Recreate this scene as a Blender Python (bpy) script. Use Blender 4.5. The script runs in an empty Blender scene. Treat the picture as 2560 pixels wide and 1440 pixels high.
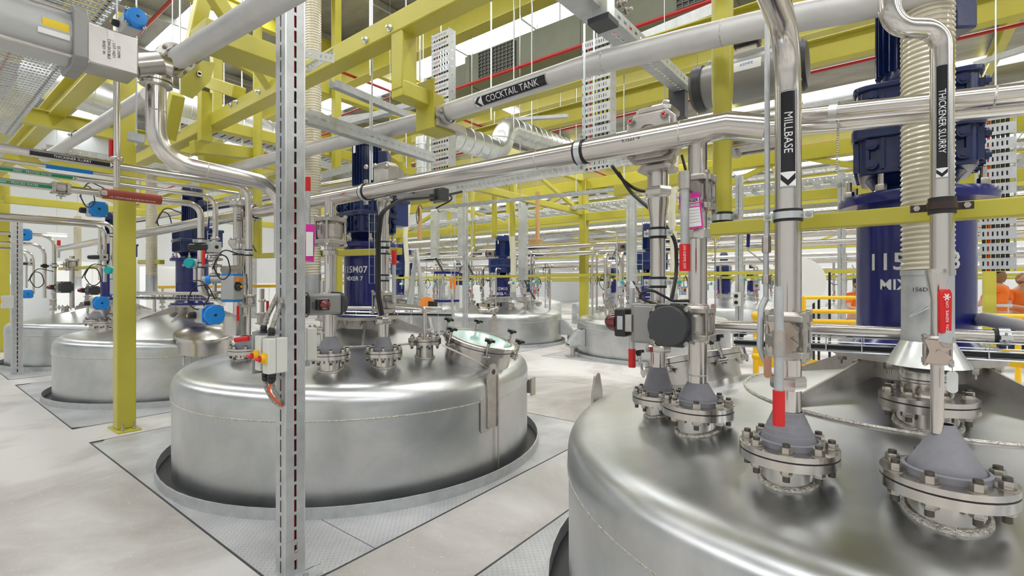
import bpy, bmesh, math, random
from mathutils import Vector, Matrix
random.seed(7)
PI = math.pi
V = Vector
# ---------------------------------------------------------------- camera
F, HZ, EYE = 1209.0, 713.0, 1.5            # focal length and horizon in pixels of the 2560 frame, eye height in m
S, CO = 0.6115, 0.7912                     # heading of the hall's grid relative to the view
sc = bpy.context.scene
cam_d = bpy.data.cameras.new('camera'); cam = bpy.data.objects.new('camera', cam_d)
sc.collection.objects.link(cam); sc.camera = cam
cam_d.sensor_width = 36.0; cam_d.lens = 36.0 * F / 2560.0; cam_d.shift_y = -7.0 / 2560.0
cam_d.clip_start = 0.05; cam_d.clip_end = 200
cam.location = (0, 0, EYE); cam.rotation_euler = (PI / 2, 0, -math.atan2(CO, S))
sc.view_settings.view_transform = 'Standard'; sc.view_settings.look = 'None'
sc.view_settings.gamma = 1.0; sc.view_settings.use_curve_mapping = False
sc.view_settings.exposure = 0.17
# ---------------------------------------------------------------- world and hall lights
w = bpy.data.worlds.new('world'); sc.world = w; w.use_nodes = True
w.node_tree.nodes['Background'].inputs[0].default_value = (0.86, 0.93, 1.0, 1)
w.node_tree.nodes['Background'].inputs[1].default_value = 0.55
CEIL = 7.2
def area(name, loc, sx, sy, power, col=(1, 0.98, 0.95), rot=(0, 0, 0)):
    l = bpy.data.lights.new(name, 'AREA'); l.shape = 'RECTANGLE'; l.size = sx; l.size_y = sy
    l.energy = power; l.color = col
    o = bpy.data.objects.new(name, l); sc.collection.objects.link(o); o.location = loc; o.rotation_euler = rot
    return o
# daylight falling through the long roof lights (they run along y)
SKYL = [-4.3, 0.0, 4.3, 8.6, 12.9, 17.2, 21.5, 26.5, 31.5, 36.5]  # the farthest pair is added to brighten the far wall
for i, x in enumerate(SKYL):
    area('skylight_daylight', (x, 2.0, CEIL - 0.16), 0.9, 34, 560, (1.0, 0.972, 0.988))
# ---------------------------------------------------------------- maths helpers
def ray(px): return (px - 1280.0) / F
def P(px, py, Z):
    X = ray(px) * Z
    return V((S * X + CO * Z, -CO * X + S * Z, EYE + (HZ - py) / F * Z))
def onx(px, py, x): return P(px, py, x / (S * ray(px) + CO))
def ony(px, py, y): return P(px, py, y / (-CO * ray(px) + S))
def onz(px, py, z): return P(px, py, (z - EYE) * F / (HZ - py))
def xy(px, Z):
    p = P(px, HZ, Z); return p.x, p.y
def basis(d):
    d = V(d).normalized()
    u = V((0, 0, 1)) if abs(d.z) < 0.95 else V((1, 0, 0))
    a = d.cross(u).normalized(); b = d.cross(a).normalized()   # a, b, d
    return a, b, d
X, Y, Z3 = V((1, 0, 0)), V((0, 1, 0)), V((0, 0, 1))
# ---------------------------------------------------------------- materials
def mat(name, col, rough=0.5, metal=0.0, var=0.0, scale=8.0, bump=0.0, bscale=40.0, rvar=0.0, stretch=None, emit=0.0, alpha=1.0, trans=0.0, coat=0.0, spec=0.5, rust=None):
    m = bpy.data.materials.new(name); m.use_nodes = True
    nt = m.node_tree; b = nt.nodes['Principled BSDF']
    c = (*col, 1)
    b.inputs['Base Color'].default_value = c
    b.inputs['Roughness'].default_value = rough; b.inputs['Metallic'].default_value = metal
    b.inputs['Specular IOR Level'].default_value = spec
    if coat: b.inputs['Coat Weight'].default_value = coat; b.inputs['Coat Roughness'].default_value = 0.1
    if trans: b.inputs['Transmission Weight'].default_value = trans; b.inputs['IOR'].default_value = 1.3
    if emit: b.inputs['Emission Color'].default_value = c; b.inputs['Emission Strength'].default_value = emit
    tc = nt.nodes.new('ShaderNodeTexCoord'); mp = nt.nodes.new('ShaderNodeMapping')
    nt.links.new(tc.outputs['Object'], mp.inputs[0])
    if stretch: mp.inputs['Scale'].default_value = stretch
    if var or rvar:
        n = nt.nodes.new('ShaderNodeTexNoise'); n.inputs['Scale'].default_value = scale; n.inputs['Detail'].default_value = 5
        n.inputs['Roughness'].default_value = 0.62
        nt.links.new(mp.outputs[0], n.inputs['Vector'])
        if var:
            r = nt.nodes.new('ShaderNodeValToRGB')
            lo = tuple(max(0, x * (1 - var)) for x in col); hi = tuple(min(1, x * (1 + var)) for x in col)
            r.color_ramp.elements[0].position = 0.3; r.color_ramp.elements[1].position = 0.7
            r.color_ramp.elements[0].color = (*lo, 1); r.color_ramp.elements[1].color = (*hi, 1)
            nt.links.new(n.outputs['Fac'], r.inputs[0]); nt.links.new(r.outputs[0], b.inputs['Base Color'])
        if rvar:
            q = nt.nodes.new('ShaderNodeMapRange'); q.inputs['From Min'].default_value = 0.3; q.inputs['From Max'].default_value = 0.7
            q.inputs['To Min'].default_value = max(0.03, rough - rvar); q.inputs['To Max'].default_value = rough + rvar
            nt.links.new(n.outputs['Fac'], q.inputs[0]); nt.links.new(q.outputs[0], b.inputs['Roughness'])
    if bump:
        n2 = nt.nodes.new('ShaderNodeTexNoise'); n2.inputs['Scale'].default_value = bscale; n2.inputs['Detail'].default_value = 3
        nt.links.new(mp.outputs[0], n2.inputs['Vector'])
        bp = nt.nodes.new('ShaderNodeBump'); bp.inputs['Strength'].default_value = bump; bp.inputs['Distance'].default_value = 0.01
        nt.links.new(n2.outputs['Fac'], bp.inputs['Height']); nt.links.new(bp.outputs[0], b.inputs['Normal'])
    return m
M = {}
M['ss'] = mat('polished_stainless', (0.60, 0.575, 0.545), 0.22, 1, 0.06, 5, rvar=0.03)
M['ssp'] = mat('pipe_stainless', (0.66, 0.63, 0.60), 0.19, 1, 0.05, 1.2, rvar=0.02)
M['ssm'] = mat('mill_finish_stainless', (0.50, 0.485, 0.47), 0.32, 1, 0.13, 5, rvar=0.08)
M['ssd'] = mat('cast_stainless', (0.52, 0.49, 0.46), 0.42, 1, 0.12, 14, bump=0.12, bscale=160)
M['bolt'] = mat('bolt_steel', (0.50, 0.47, 0.43), 0.3, 1, 0.15, 30)
M['thread'] = mat('dark_thread_steel', (0.13, 0.115, 0.10), 0.45, 0.9)
M['weld'] = mat('weld_bead', (0.62, 0.59, 0.54), 0.42, 1, 0.35, 60, bump=0.7, bscale=150)
M['cockt'] = mat('matt_pickled_steel', (0.64, 0.635, 0.625), 0.48, 0.45, 0.12, 3, rvar=0.06, bump=0.03)
M['galv'] = mat('galvanised_steel', (0.52, 0.54, 0.55), 0.46, 0.6, 0.13, 14, rvar=0.08, bump=0.04, bscale=90)
M['galvb'] = mat('bright_galvanised_sheet', (0.72, 0.745, 0.745), 0.33, 0.85, 0.10, 6, rvar=0.08)
M['galvd'] = mat('dull_grey_duct_sheet', (0.15, 0.16, 0.115), 0.5, 0.35, 0.10, 3)
M['zinc'] = mat('zinc_plated_clamp', (0.66, 0.70, 0.72), 0.3, 0.9, 0.06, 20)
M['yel'] = mat('mustard_yellow_paint', (0.50, 0.455, 0.055), 0.34, 0.0, 0.06, 2.5, bump=0.03, bscale=120, rvar=0.04)
M['yelf'] = mat('safety_yellow_paint', (0.85, 0.50, 0.01), 0.35)
M['navy'] = mat('dark_navy_paint', (0.007, 0.018, 0.085), 0.25, 0.0, 0.12, 10, bump=0.05, bscale=50, coat=0.3)
M['navyl'] = mat('mid_navy_paint', (0.010, 0.030, 0.15), 0.28, 0.0, 0.1, 10, coat=0.3)
M['blue'] = mat('royal_blue_paint', (0.004, 0.008, 0.150), 0.22, 0.0, 0.10, 3, coat=0.3)
M['actb'] = mat('sky_blue_plastic', (0.01, 0.26, 0.78), 0.35)
M['teal'] = mat('teal_plastic', (0.0, 0.42, 0.45), 0.35)
M['red'] = mat('red_grip_vinyl', (0.65, 0.012, 0.015), 0.33)
M['redp'] = mat('red_pipe_paint', (0.45, 0.02, 0.02), 0.4)
M['rubr'] = mat('red_rubber_hose', (0.33, 0.055, 0.035), 0.55, 0, 0.08, 12)
M['redc'] = mat('red_cable_sheath', (0.50, 0.02, 0.01), 0.5)
M['orange'] = mat('orange_cable_sheath', (0.75, 0.11, 0.02), 0.5)
M['black'] = mat('black_rubber', (0.012, 0.012, 0.013), 0.42)
M['blackp'] = mat('black_plastic', (0.016, 0.016, 0.018), 0.3)
M['dgrey'] = mat('charcoal_plastic', (0.045, 0.047, 0.052), 0.42, 0, 0.05, 20, bump=0.04, bscale=200)
M['actg'] = mat('grey_anodised_actuator', (0.30, 0.295, 0.285), 0.42, 0.35, 0.04, 10)
M['actl'] = mat('light_grey_actuator', (0.50, 0.51, 0.50), 0.4, 0.15)
M['boot'] = mat('grey_rubber_boot', (0.20, 0.20, 0.225), 0.6, 0, 0.08, 30, bump=0.08, bscale=60)
M['white'] = mat('white_plastic', (0.78, 0.79, 0.77), 0.4)
M['ivory'] = mat('light_grey_enclosure', (0.66, 0.67, 0.62), 0.4)
M['wpaint'] = mat('white_paint', (0.82, 0.83, 0.83), 0.5)
M['lett'] = mat('white_lettering', (0.80, 0.80, 0.80), 0.5)
M['ink'] = mat('black_ink', (0.01, 0.01, 0.01), 0.5)
M['label'] = mat('black_label_vinyl', (0.012, 0.012, 0.016), 0.22)
M['green'] = mat('green_label_vinyl', (0.0, 0.25, 0.09), 0.35)
M['bluel'] = mat('blue_label_vinyl', (0.0, 0.20, 0.62), 0.35)
M['pink'] = mat('magenta_tag', (0.72, 0.02, 0.38), 0.5)
M['ytag'] = mat('yellow_warning_label', (0.85, 0.62, 0.02), 0.45)
M['brass'] = mat('copper_coloured_tag', (0.50, 0.27, 0.18), 0.4, 0.7)
M['stopp'] = mat('reflection_tinted_steel', (0.60, 0.50, 0.43), 0.3, 1)  # stainless plate; warm tint of its reflections put into the base colour
M['wood'] = mat('pale_timber', (0.62, 0.38, 0.17), 0.6, 0, 0.12, 6, stretch=(1, 1, 0.15))
M['hose'] = mat('cream_translucent_hose', (0.62, 0.57, 0.43), 0.22, 0, 0.05, 10, coat=0.4)
M['hoser'] = mat('hose_spiral_rib', (0.78, 0.73, 0.58), 0.12, 0, coat=0.6)
M['glass'] = mat('aqua_sight_glass', (0.50, 0.78, 0.76), 0.14, 0.0, 0.05, 4, coat=0.5)
M['skin'] = mat('skin', (0.62, 0.36, 0.25), 0.5)
M['hiviz'] = mat('hi_vis_orange_cloth', (0.95, 0.20, 0.015), 0.7)
M['strip'] = mat('reflective_tape', (0.65, 0.67, 0.68), 0.4)
M['navyc'] = mat('navy_cloth', (0.02, 0.03, 0.07), 0.8)
M['hair'] = mat('brown_hair', (0.28, 0.14, 0.055), 0.6)
M['hosew'] = mat('milky_hose', (0.70, 0.68, 0.56), 0.3, 0, 0.05, 20)
M['redl'] = mat('beacon_red_plastic', (0.16, 0.012, 0.012), 0.12, coat=0.5)
M['lamp'] = mat('lit_lamp_diffuser', (1, 1, 1), 0.5, emit=9.0)
M['sky'] = mat('lit_skylight_sheet', (0.94, 0.98, 1.0), 0.5, emit=2.4)
M['foil'] = mat('foil_insulation', (0.30, 0.30, 0.30), 0.38, 0.55, 0.5, 1.3, bump=0.5, bscale=3.0, stretch=(1, 0.35, 1))
M['cardw'] = mat('paper_white', (0.85, 0.85, 0.84), 0.6)
M['orgp'] = mat('orange_plastic', (0.85, 0.25, 0.02), 0.4)
M['screen'] = mat('lit_screen', (0.55, 0.75, 0.95), 0.3, emit=0.8)
# tank steel: brushed, cloudy stainless
def tank_mat(name, r0, r1):
    m = bpy.data.materials.new(name); m.use_nodes = True
    nt = m.node_tree; b = nt.nodes['Principled BSDF']; N = nt.nodes.new; K = nt.links.new
    b.inputs['Metallic'].default_value = 1
    tc = N('ShaderNodeTexCoord')
    n1 = N('ShaderNodeTexNoise'); n1.inputs['Scale'].default_value = 2.3; n1.inputs['Detail'].default_value = 7; n1.inputs['Roughness'].default_value = 0.6
    n1.inputs['Distortion'].default_value = 0.6
    K(tc.outputs['Object'], n1.inputs['Vector'])
    r = N('ShaderNodeValToRGB'); r.color_ramp.elements[0].position = 0.3; r.color_ramp.elements[1].position = 0.7
    r.color_ramp.elements[0].color = (0.50, 0.535, 0.54, 1); r.color_ramp.elements[1].color = (0.70, 0.695, 0.70, 1)
    K(n1.outputs['Fac'], r.inputs[0]); K(r.outputs[0], b.inputs['Base Color'])
    q = N('ShaderNodeMapRange'); q.inputs['From Min'].default_value = 0.3; q.inputs['From Max'].default_value = 0.7
    q.inputs['To Min'].default_value = r0; q.inputs['To Max'].default_value = r1
    K(n1.outputs['Fac'], q.inputs[0]); K(q.outputs[0], b.inputs['Roughness'])
    mp = N('ShaderNodeMapping'); mp.inputs['Rotation'].default_value = (0, 0, 0.6); mp.inputs['Scale'].default_value = (2, 90, 90)
    K(tc.outputs['Object'], mp.inputs[0])
    n2 = N('ShaderNodeTexNoise'); n2.inputs['Scale'].default_value = 1.5; n2.inputs['Detail'].default_value = 4
    K(mp.outputs[0], n2.inputs['Vector'])
    bp = N('ShaderNodeBump'); bp.inputs['Strength'].default_value = 0.0; bp.inputs['Distance'].default_value = 0.003
    b.inputs['Anisotropic'].default_value = 0.35
    return m
M['tank'] = tank_mat('tank_stainless', 0.36, 0.46); M['lid'] = tank_mat('tank_lid_stainless', 0.29, 0.36)
def floor_mat():
    m = bpy.data.materials.new('polished_concrete'); m.use_nodes = True
    nt = m.node_tree; b = nt.nodes['Principled BSDF']; N = nt.nodes.new; K = nt.links.new
    tc = N('ShaderNodeTexCoord')
    n1 = N('ShaderNodeTexNoise'); n1.inputs['Scale'].default_value = 0.6; n1.inputs['Detail'].default_value = 10; n1.inputs['Distortion'].default_value = 0.8; n1.inputs['Roughness'].default_value = 0.62
    K(tc.outputs['Object'], n1.inputs['Vector'])
    r = N('ShaderNodeValToRGB'); e = r.color_ramp.elements
    e[0].position = 0.34; e[0].color = (0.36, 0.335, 0.30, 1); e[1].position = 0.60; e[1].color = (0.64, 0.63, 0.61, 1)
    K(n1.outputs['Fac'], r.inputs[0])
    n2 = N('ShaderNodeTexNoise'); n2.inputs['Scale'].default_value = 60; n2.inputs['Detail'].default_value = 2
    K(tc.outputs['Object'], n2.inputs['Vector'])
    r2 = N('ShaderNodeValToRGB'); r2.color_ramp.elements[0].position = 0.68; r2.color_ramp.elements[1].position = 0.72
    r2.color_ramp.elements[0].color = (0, 0, 0, 1)
    K(n2.outputs['Fac'], r2.inputs[0])
    mx = N('ShaderNodeMix'); mx.data_type = 'RGBA'; K(r2.outputs[0], mx.inputs[0]); K(r.outputs[0], mx.inputs[6]); mx.inputs[7].default_value = (0.72, 0.71, 0.68, 1)
    K(mx.outputs[2], b.inputs['Base Color'])
    b.inputs['Roughness'].default_value = 0.5
    return m
M['floor'] = floor_mat()
def checker_mat():
    m = bpy.data.materials.new('checker_plate'); m.use_nodes = True
    nt = m.node_tree; b = nt.nodes['Principled BSDF']; N = nt.nodes.new; K = nt.links.new
    b.inputs['Metallic'].default_value = 0.3; b.inputs['Roughness'].default_value = 0.45
    tc = N('ShaderNodeTexCoord'); sp = N('ShaderNodeSeparateXYZ'); K(tc.outputs['Object'], sp.inputs[0])
    def mth(op, a, bb=None):
        n = N('ShaderNodeMath'); n.operation = op
        for i, v in enumerate((a, bb)):
            if v is None: continue
            if isinstance(v, (int, float)): n.inputs[i].default_value = v
            else: K(v, n.inputs[i])
        return n.outputs[0]
    u = mth('MULTIPLY', mth('ADD', sp.outputs[0], sp.outputs[1]), 26.0); v = mth('MULTIPLY', mth('SUBTRACT', sp.outputs[0], sp.outputs[1]), 26.0)
    su = mth('PINGPONG', u, 0.5); sv = mth('PINGPONG', v, 0.5)
    ck = mth('MODULO', mth('ABSOLUTE', mth('ADD', mth('FLOOR', mth('ADD', u, 0.5)), mth('FLOOR', mth('ADD', v, 0.5)))), 2.0)
    # elongated lozenges alternating in direction
    e1 = mth('ADD', mth('POWER', mth('MULTIPLY', su, 2.4), 2.0), mth('POWER', mth('MULTIPLY', sv, 9.0), 2.0))
    e2 = mth('ADD', mth('POWER', mth('MULTIPLY', sv, 2.4), 2.0), mth('POWER', mth('MULTIPLY', su, 9.0), 2.0))
    mxv = N('ShaderNodeMix'); K(ck, mxv.inputs[0]); K(e1, mxv.inputs[2]); K(e2, mxv.inputs[3])
    hgt = mth('LESS_THAN', mxv.outputs[0], 1.0)
    bp = N('ShaderNodeBump'); bp.inputs['Strength'].default_value = 0.9; bp.inputs['Distance'].default_value = 0.004
    K(hgt, bp.inputs['Height']); K(bp.outputs[0], b.inputs['Normal'])
    n1 = N('ShaderNodeTexNoise'); n1.inputs['Scale'].default_value = 2.5; n1.inputs['Detail'].default_value = 8
    K(tc.outputs['Object'], n1.inputs['Vector'])
    r = N('ShaderNodeValToRGB'); e = r.color_ramp.elements
    e[0].position = 0.3; e[0].color = (0.42, 0.43, 0.43, 1); e[1].position = 0.7; e[1].color = (0.66, 0.67, 0.675, 1)
    K(n1.outputs['Fac'], r.inputs[0])
    mx = N('ShaderNodeMix'); mx.data_type = 'RGBA'; mx.blend_type = 'MULTIPLY'; mx.inputs[0].default_value = 0.32
    K(r.outputs[0], mx.inputs[6]); K(hgt, mx.inputs[7])
    iv = mth('SUBTRACT', 1.0, mth('MULTIPLY', hgt, 0.75)); K(iv, mx.inputs[7])
    K(mx.outputs[2], b.inputs['Base Color'])
    return m
M['check'] = checker_mat()
def panel_mat():
    m = bpy.data.materials.new('white_wall_panel'); m.use_nodes = True
    nt = m.node_tree; b = nt.nodes['Principled BSDF']; N = nt.nodes.new; K = nt.links.new
    b.inputs['Base Color'].default_value = (0.80, 0.82, 0.83, 1); b.inputs['Roughness'].default_value = 0.5
    tc = N('ShaderNodeTexCoord'); wv = N('ShaderNodeTexWave'); wv.bands_direction = 'DIAGONAL'; wv.inputs['Scale'].default_value = 0.9; wv.wave_profile = 'SAW'
    mp = N('ShaderNodeMapping'); mp.inputs['Scale'].default_value = (1, 1, 0); K(tc.outputs['Object'], mp.inputs[0]); K(mp.outputs[0], wv.inputs['Vector'])
    bp = N('ShaderNodeBump'); bp.inputs['Strength'].default_value = 0.5; bp.inputs['Distance'].default_value = 0.02
    K(wv.outputs['Fac'], bp.inputs['Height']); K(bp.outputs[0], b.inputs['Normal'])
    return m
M['wall'] = panel_mat()
# ---------------------------------------------------------------- mesh builder
class MB:
    def __init__(s): s.bm = bmesh.new(); s.cuts = []
    def use(s, m): s.cuts.append((len(s.bm.faces), m)); return s
    def poly(s, pts):
        return s.bm.faces.new([s.bm.verts.new(p) for p in pts])
    def hexa(s, c):                          # 8 corners: bottom 4 ccw, top 4 ccw
        v = [s.bm.verts.new(p) for p in c]
        for f in ((3, 2, 1, 0), (4, 5, 6, 7), (0, 1, 5, 4), (1, 2, 6, 5), (2, 3, 7, 6), (3, 0, 4, 7)):
            s.bm.faces.new([v[i] for i in f])
        return s
    def box(s, lo, hi):
        a, b = V(lo), V(hi)
        a, b = V([min(a[i], b[i]) for i in range(3)]), V([max(a[i], b[i]) for i in range(3)])
        return s.hexa([(a.x, a.y, a.z), (b.x, a.y, a.z), (b.x, b.y, a.z), (a.x, b.y, a.z), (a.x, a.y, b.z), (b.x, a.y, b.z), (b.x, b.y, b.z), (a.x, b.y, b.z)])
    def cbox(s, c, sx, sy, sz):
        c = V(c); h = V((sx / 2, sy / 2, sz / 2)); return s.box(c - h, c + h)
    def obox(s, c, ux, uy, uz, sx, sy, sz):  # oriented box
        c = V(c); a, b, d = V(ux) * sx / 2, V(uy) * sy / 2, V(uz) * sz / 2
        return s.hexa([c - a - b - d, c + a - b - d, c + a + b - d, c - a + b - d, c - a - b + d, c + a - b + d, c + a + b + d, c - a + b + d])
    def bar(s, p, q, w_, h_, up=(0, 0, 1)):  # rectangular bar from p to q
        p, q = V(p), V(q); d = (q - p)
        L = d.length; d = d / L; up = V(up)
        if abs(d.dot(up)) > 0.98: up = V((0, 1, 0)) if abs(d.y) < 0.9 else V((1, 0, 0))
        a = d.cross(up).normalized(); b = a.cross(d).normalized()
        return s.obox((p + q) / 2, d, a, b, L, w_, h_)
    def ring(s, c, a, b, r, n, ph=0):
        return [s.bm.verts.new(c + a * (r * math.cos(2 * PI * i / n + ph)) + b * (r * math.sin(2 * PI * i / n + ph))) for i in range(n)]
    def lathe(s, prof, org=(0, 0, 0), d=(0, 0, 1), n=24, cap=True, ph=0):
        a, b, d = basis(d); org = V(org); prev = None; first = None
        for (r, z) in prof:
            cur = s.ring(org + d * z, a, b, max(r, 1e-4), n, ph)
            if prev:
                for i in range(n): s.bm.faces.new((prev[i], prev[(i + 1) % n], cur[(i + 1) % n], cur[i]))
            else: first = cur
            prev = cur
        if cap:
            s.bm.faces.new(first[::-1]); s.bm.faces.new(prev)
        return s
    def cyl(s, p, q, r, r2=None, n=20, cap=True):
        p, q = V(p), V(q); L = (q - p).length
        return s.lathe([(r, 0), (r if r2 is None else r2, L)], p, q - p, n, cap)
    def tubeshell(s, p, q, ro, ri, n=20):
        p, q = V(p), V(q); L = (q - p).length
        s.lathe([(ri, 0), (ro, 0), (ro, L), (ri, L), (ri, 0)], p, q - p, n, False); return s
    def hexnut(s, p, d, r, h): return s.lathe([(r * 0.92, 0), (r, h * 0.12), (r, h * 0.85), (r * 0.9, h)], p, d, 6)
    def tube(s, pts, r, bend=0.0, n=14, seg=6, cap=True):
        pts = [V(p) for p in pts]; path = [pts[0]]
        for i in range(1, len(pts) - 1):
            A, B, C = pts[i - 1], pts[i], pts[i + 1]
            u, v = (A - B), (C - B); lu, lv = u.length, v.length; u.normalize(); v.normalize()
            ang = u.angle(v) if lu > 1e-6 and lv > 1e-6 else PI
            if bend <= 0 or ang > PI - 0.02: path.append(B); continue
            t = min(bend / math.tan(ang / 2), lu * 0.49, lv * 0.49)
            rr = t * math.tan(ang / 2)
            bis = (u + v).normalized(); cen = B + bis * (rr / math.sin(ang / 2))
            p0, p1 = B + u * t, B + v * t
            e0, e1 = (p0 - cen), (p1 - cen); tot = e0.angle(e1); ax = e0.cross(e1).normalized()
            for k in range(seg + 1): path.append(cen + Matrix.Rotation(tot * k / seg, 3, ax) @ e0)
        path.append(pts[-1])
        q = [path[0]]
        for p in path[1:]:
            if (p - q[-1]).length > 1e-5: q.append(p)
        path = q
        t0 = (path[1] - path[0]).normalized(); a, b, _ = basis(t0); prev = None; first = None
        for i, p in enumerate(path):
            if i == 0: t = t0
            elif i == len(path) - 1: t = (path[-1] - path[-2]).normalized()
            else: t = ((path[i + 1] - p).normalized() + (p - path[i - 1]).normalized()).normalized()
            a = (a - t * a.dot(t)).normalized(); b = t.cross(a)
            k = 1.0
            if 0 < i < len(path) - 1:
                c = max(0.5, (p - path[i - 1]).normalized().dot(t)); k = 1.0
            cur = s.ring(p, a, b, r * k, n)
            if prev:
                for j in range(n): s.bm.faces.new((prev[j], prev[(j + 1) % n], cur[(j + 1) % n], cur[j]))
            else: first = cur
            prev = cur
        if cap: s.bm.faces.new(first[::-1]); s.bm.faces.new(prev)
        return s
    def prism(s, pts, org, ux, uy, th):      # 2d outline, thickness along ux x uy
        org, ux, uy = V(org), V(ux), V(uy); nz = ux.cross(uy).normalized()
        lo = [s.bm.verts.new(org + ux * x + uy * y) for x, y in pts]
        hi = [s.bm.verts.new(org + ux * x + uy * y + nz * th) for x, y in pts]
        n = len(pts); s.bm.faces.new(lo[::-1]); s.bm.faces.new(hi)
        for i in range(n): s.bm.faces.new((lo[i], lo[(i + 1) % n], hi[(i + 1) % n], hi[i]))
        return s
    def sph(s, c, r, sx=1, sy=1, sz=1, n=14):
        m = Matrix.Translation(V(c)) @ Matrix.Diagonal((r * sx, r * sy, r * sz, 1))
        bmesh.ops.create_uvsphere(s.bm, u_segments=n, v_segments=max(6, n * 2 // 3), radius=1, matrix=m); return s
    def slotted(s, p, q, wdir, wid, th, slot_l, slot_w, pitch, offs=0.0):   # a strip from p to q with a row of slots down the middle
        p, q, wdir = V(p), V(q), V(wdir); d = (q - p); L = d.length; d.normalize(); nn = d.cross(wdir).normalized()
        m = (wid - slot_w) / 2
        for sg in (-1, 1): s.obox((p + q) / 2 + wdir * sg * (slot_w / 2 + m / 2), d, wdir, nn, L, m, th)
        x = offs; last = 0
        while x < L:
            e = min(x, L)
            if e > last: s.obox(p + d * ((last + e) / 2), d, wdir, nn, e - last, slot_w, th)
            last = x + slot_l; x += pitch
        if last < L: s.obox(p + d * ((last + L) / 2), d, wdir, nn, L - last, slot_w, th)
        return s
    def build(s, name, m, parent=None, smooth=35, bevel=0.0, origin=None):
        bm = s.bm; bm.faces.ensure_lookup_table()
        for k, (n0, _m) in enumerate(s.cuts):
            for i in range(n0, len(bm.faces)): bm.faces[i].material_index = k + 1
        bmesh.ops.recalc_face_normals(bm, faces=bm.faces[:])
        if bevel:
            pass
        if parent is not None:
            org = WORLD[parent.name]
        elif origin is not None: org = V(origin)
        else:
            xs = [v.co for v in bm.verts]
            org = V(((min(v.x for v in xs) + max(v.x for v in xs)) / 2, (min(v.y for v in xs) + max(v.y for v in xs)) / 2, min(v.z for v in xs)))
        for v in bm.verts: v.co -= org
        me = bpy.data.meshes.new(name); bm.to_mesh(me); bm.free()
        if smooth:
            me.shade_smooth(); me.set_sharp_from_angle(angle=math.radians(smooth))
        me.materials.append(M[m] if isinstance(m, str) else m)
        for _n, m2 in s.cuts: me.materials.append(M[m2])
        o = bpy.data.objects.new(name, me); sc.collection.objects.link(o)
        if parent is not None:
            o.parent = parent; WORLD[o.name] = org.copy()
        else: o.location = org; WORLD[o.name] = org.copy()
        if bevel:
            md = o.modifiers.new('bevel', 'BEVEL'); md.width = bevel; md.segments = 2; md.limit_method = 'ANGLE'; md.angle_limit = 0.7
        return o
WORLD = {}
def thing(name, loc, label, cat, group=None):
    o = bpy.data.objects.new(name, None); sc.collection.objects.link(o); o.empty_display_size = 0.1
    o.location = loc; WORLD[o.name] = V(loc); tag(o, label, cat, group); return o
def tag(o, label=None, cat=None, group=None, kind=None):
    if label: o['label'] = label
    if cat: o['category'] = cat
    if group: o['group'] = group
    if kind: o['kind'] = kind
    return o
def struct(o): o['kind'] = 'structure'; return o
def kids(o): return [c for c in o.children]
CH = {}
def copy_tree(o, parent=None, off=None, children=None):
    c = o.copy(); sc.collection.objects.link(c)
    if parent is not None: c.parent = parent
    for ch in o.children: copy_tree(ch, c)
    return c
def dup(o, delta, label=None, group=None, rz=0.0):
    c = copy_tree(o); c.location = o.location + V(delta)
    if rz: c.rotation_euler.z += rz
    WORLD[c.name] = c.location.copy()
    if label: c['label'] = label
    if group: c['group'] = group
    return c
def spread(first, deltas):
    for d in deltas:
        c = copy_tree(first, first.parent); c.location = first.location + V(d)
def lettering(txt, size, C, flow, up, R=None, mode='flat', m='lett', parent=None, name='lettering', sx=1.0, bold=0.0, label=None, lift=0.0012):
    """letters centred at C; mode 'pipe': the flow runs along the axis of a tube of radius R; mode 'drum': the flow goes round a drum of radius R"""
    cu = bpy.data.curves.new('txt', 'FONT'); cu.body = txt; cu.size = size; cu.align_x = 'CENTER'; cu.align_y = 'CENTER'; cu.resolution_u = 2
    cu.offset = bold
    ob = bpy.data.objects.new('txt', cu); sc.collection.objects.link(ob)
    dg = bpy.context.evaluated_depsgraph_get(); dg.update()
    me = bpy.data.meshes.new_from_object(ob.evaluated_get(dg)); bpy.data.objects.remove(ob); bpy.data.curves.remove(cu)
    mb = MB(); mb.bm.from_mesh(me); bpy.data.meshes.remove(me); bm = mb.bm
    C, flow, up = V(C), V(flow).normalized(), V(up).normalized(); nn = flow.cross(up).normalized()
    for v in bm.verts: v.co.x *= sx
    if mode != 'flat':
        ax = 1 if mode == 'pipe' else 0
        vals = [v.co[ax] for v in bm.verts]; lo, hi = min(vals), max(vals); st = max(R * 0.12, 0.003)
        k = lo + st
        while k < hi:
            no = [0, 0, 0]; no[ax] = 1; co = [0, 0, 0]; co[ax] = k
            bmesh.ops.bisect_plane(bm, geom=bm.verts[:] + bm.edges[:] + bm.faces[:], plane_co=co, plane_no=no); k += st
    for v in bm.verts:
        x, y = v.co.x, v.co.y
        if mode == 'flat': v.co = C + flow * x + up * y + nn * lift
        elif mode == 'pipe': v.co = C + flow * x + up * ((R + lift) * math.sin(y / R)) + nn * ((R + lift) * math.cos(y / R) - R)
        else: v.co = C + up * y + flow * ((R + lift) * math.sin(x / R)) + nn * ((R + lift) * math.cos(x / R) - R)
    o = mb.build(name, m, parent, smooth=0)
    if label: o['label'] = label
    return o
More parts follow.
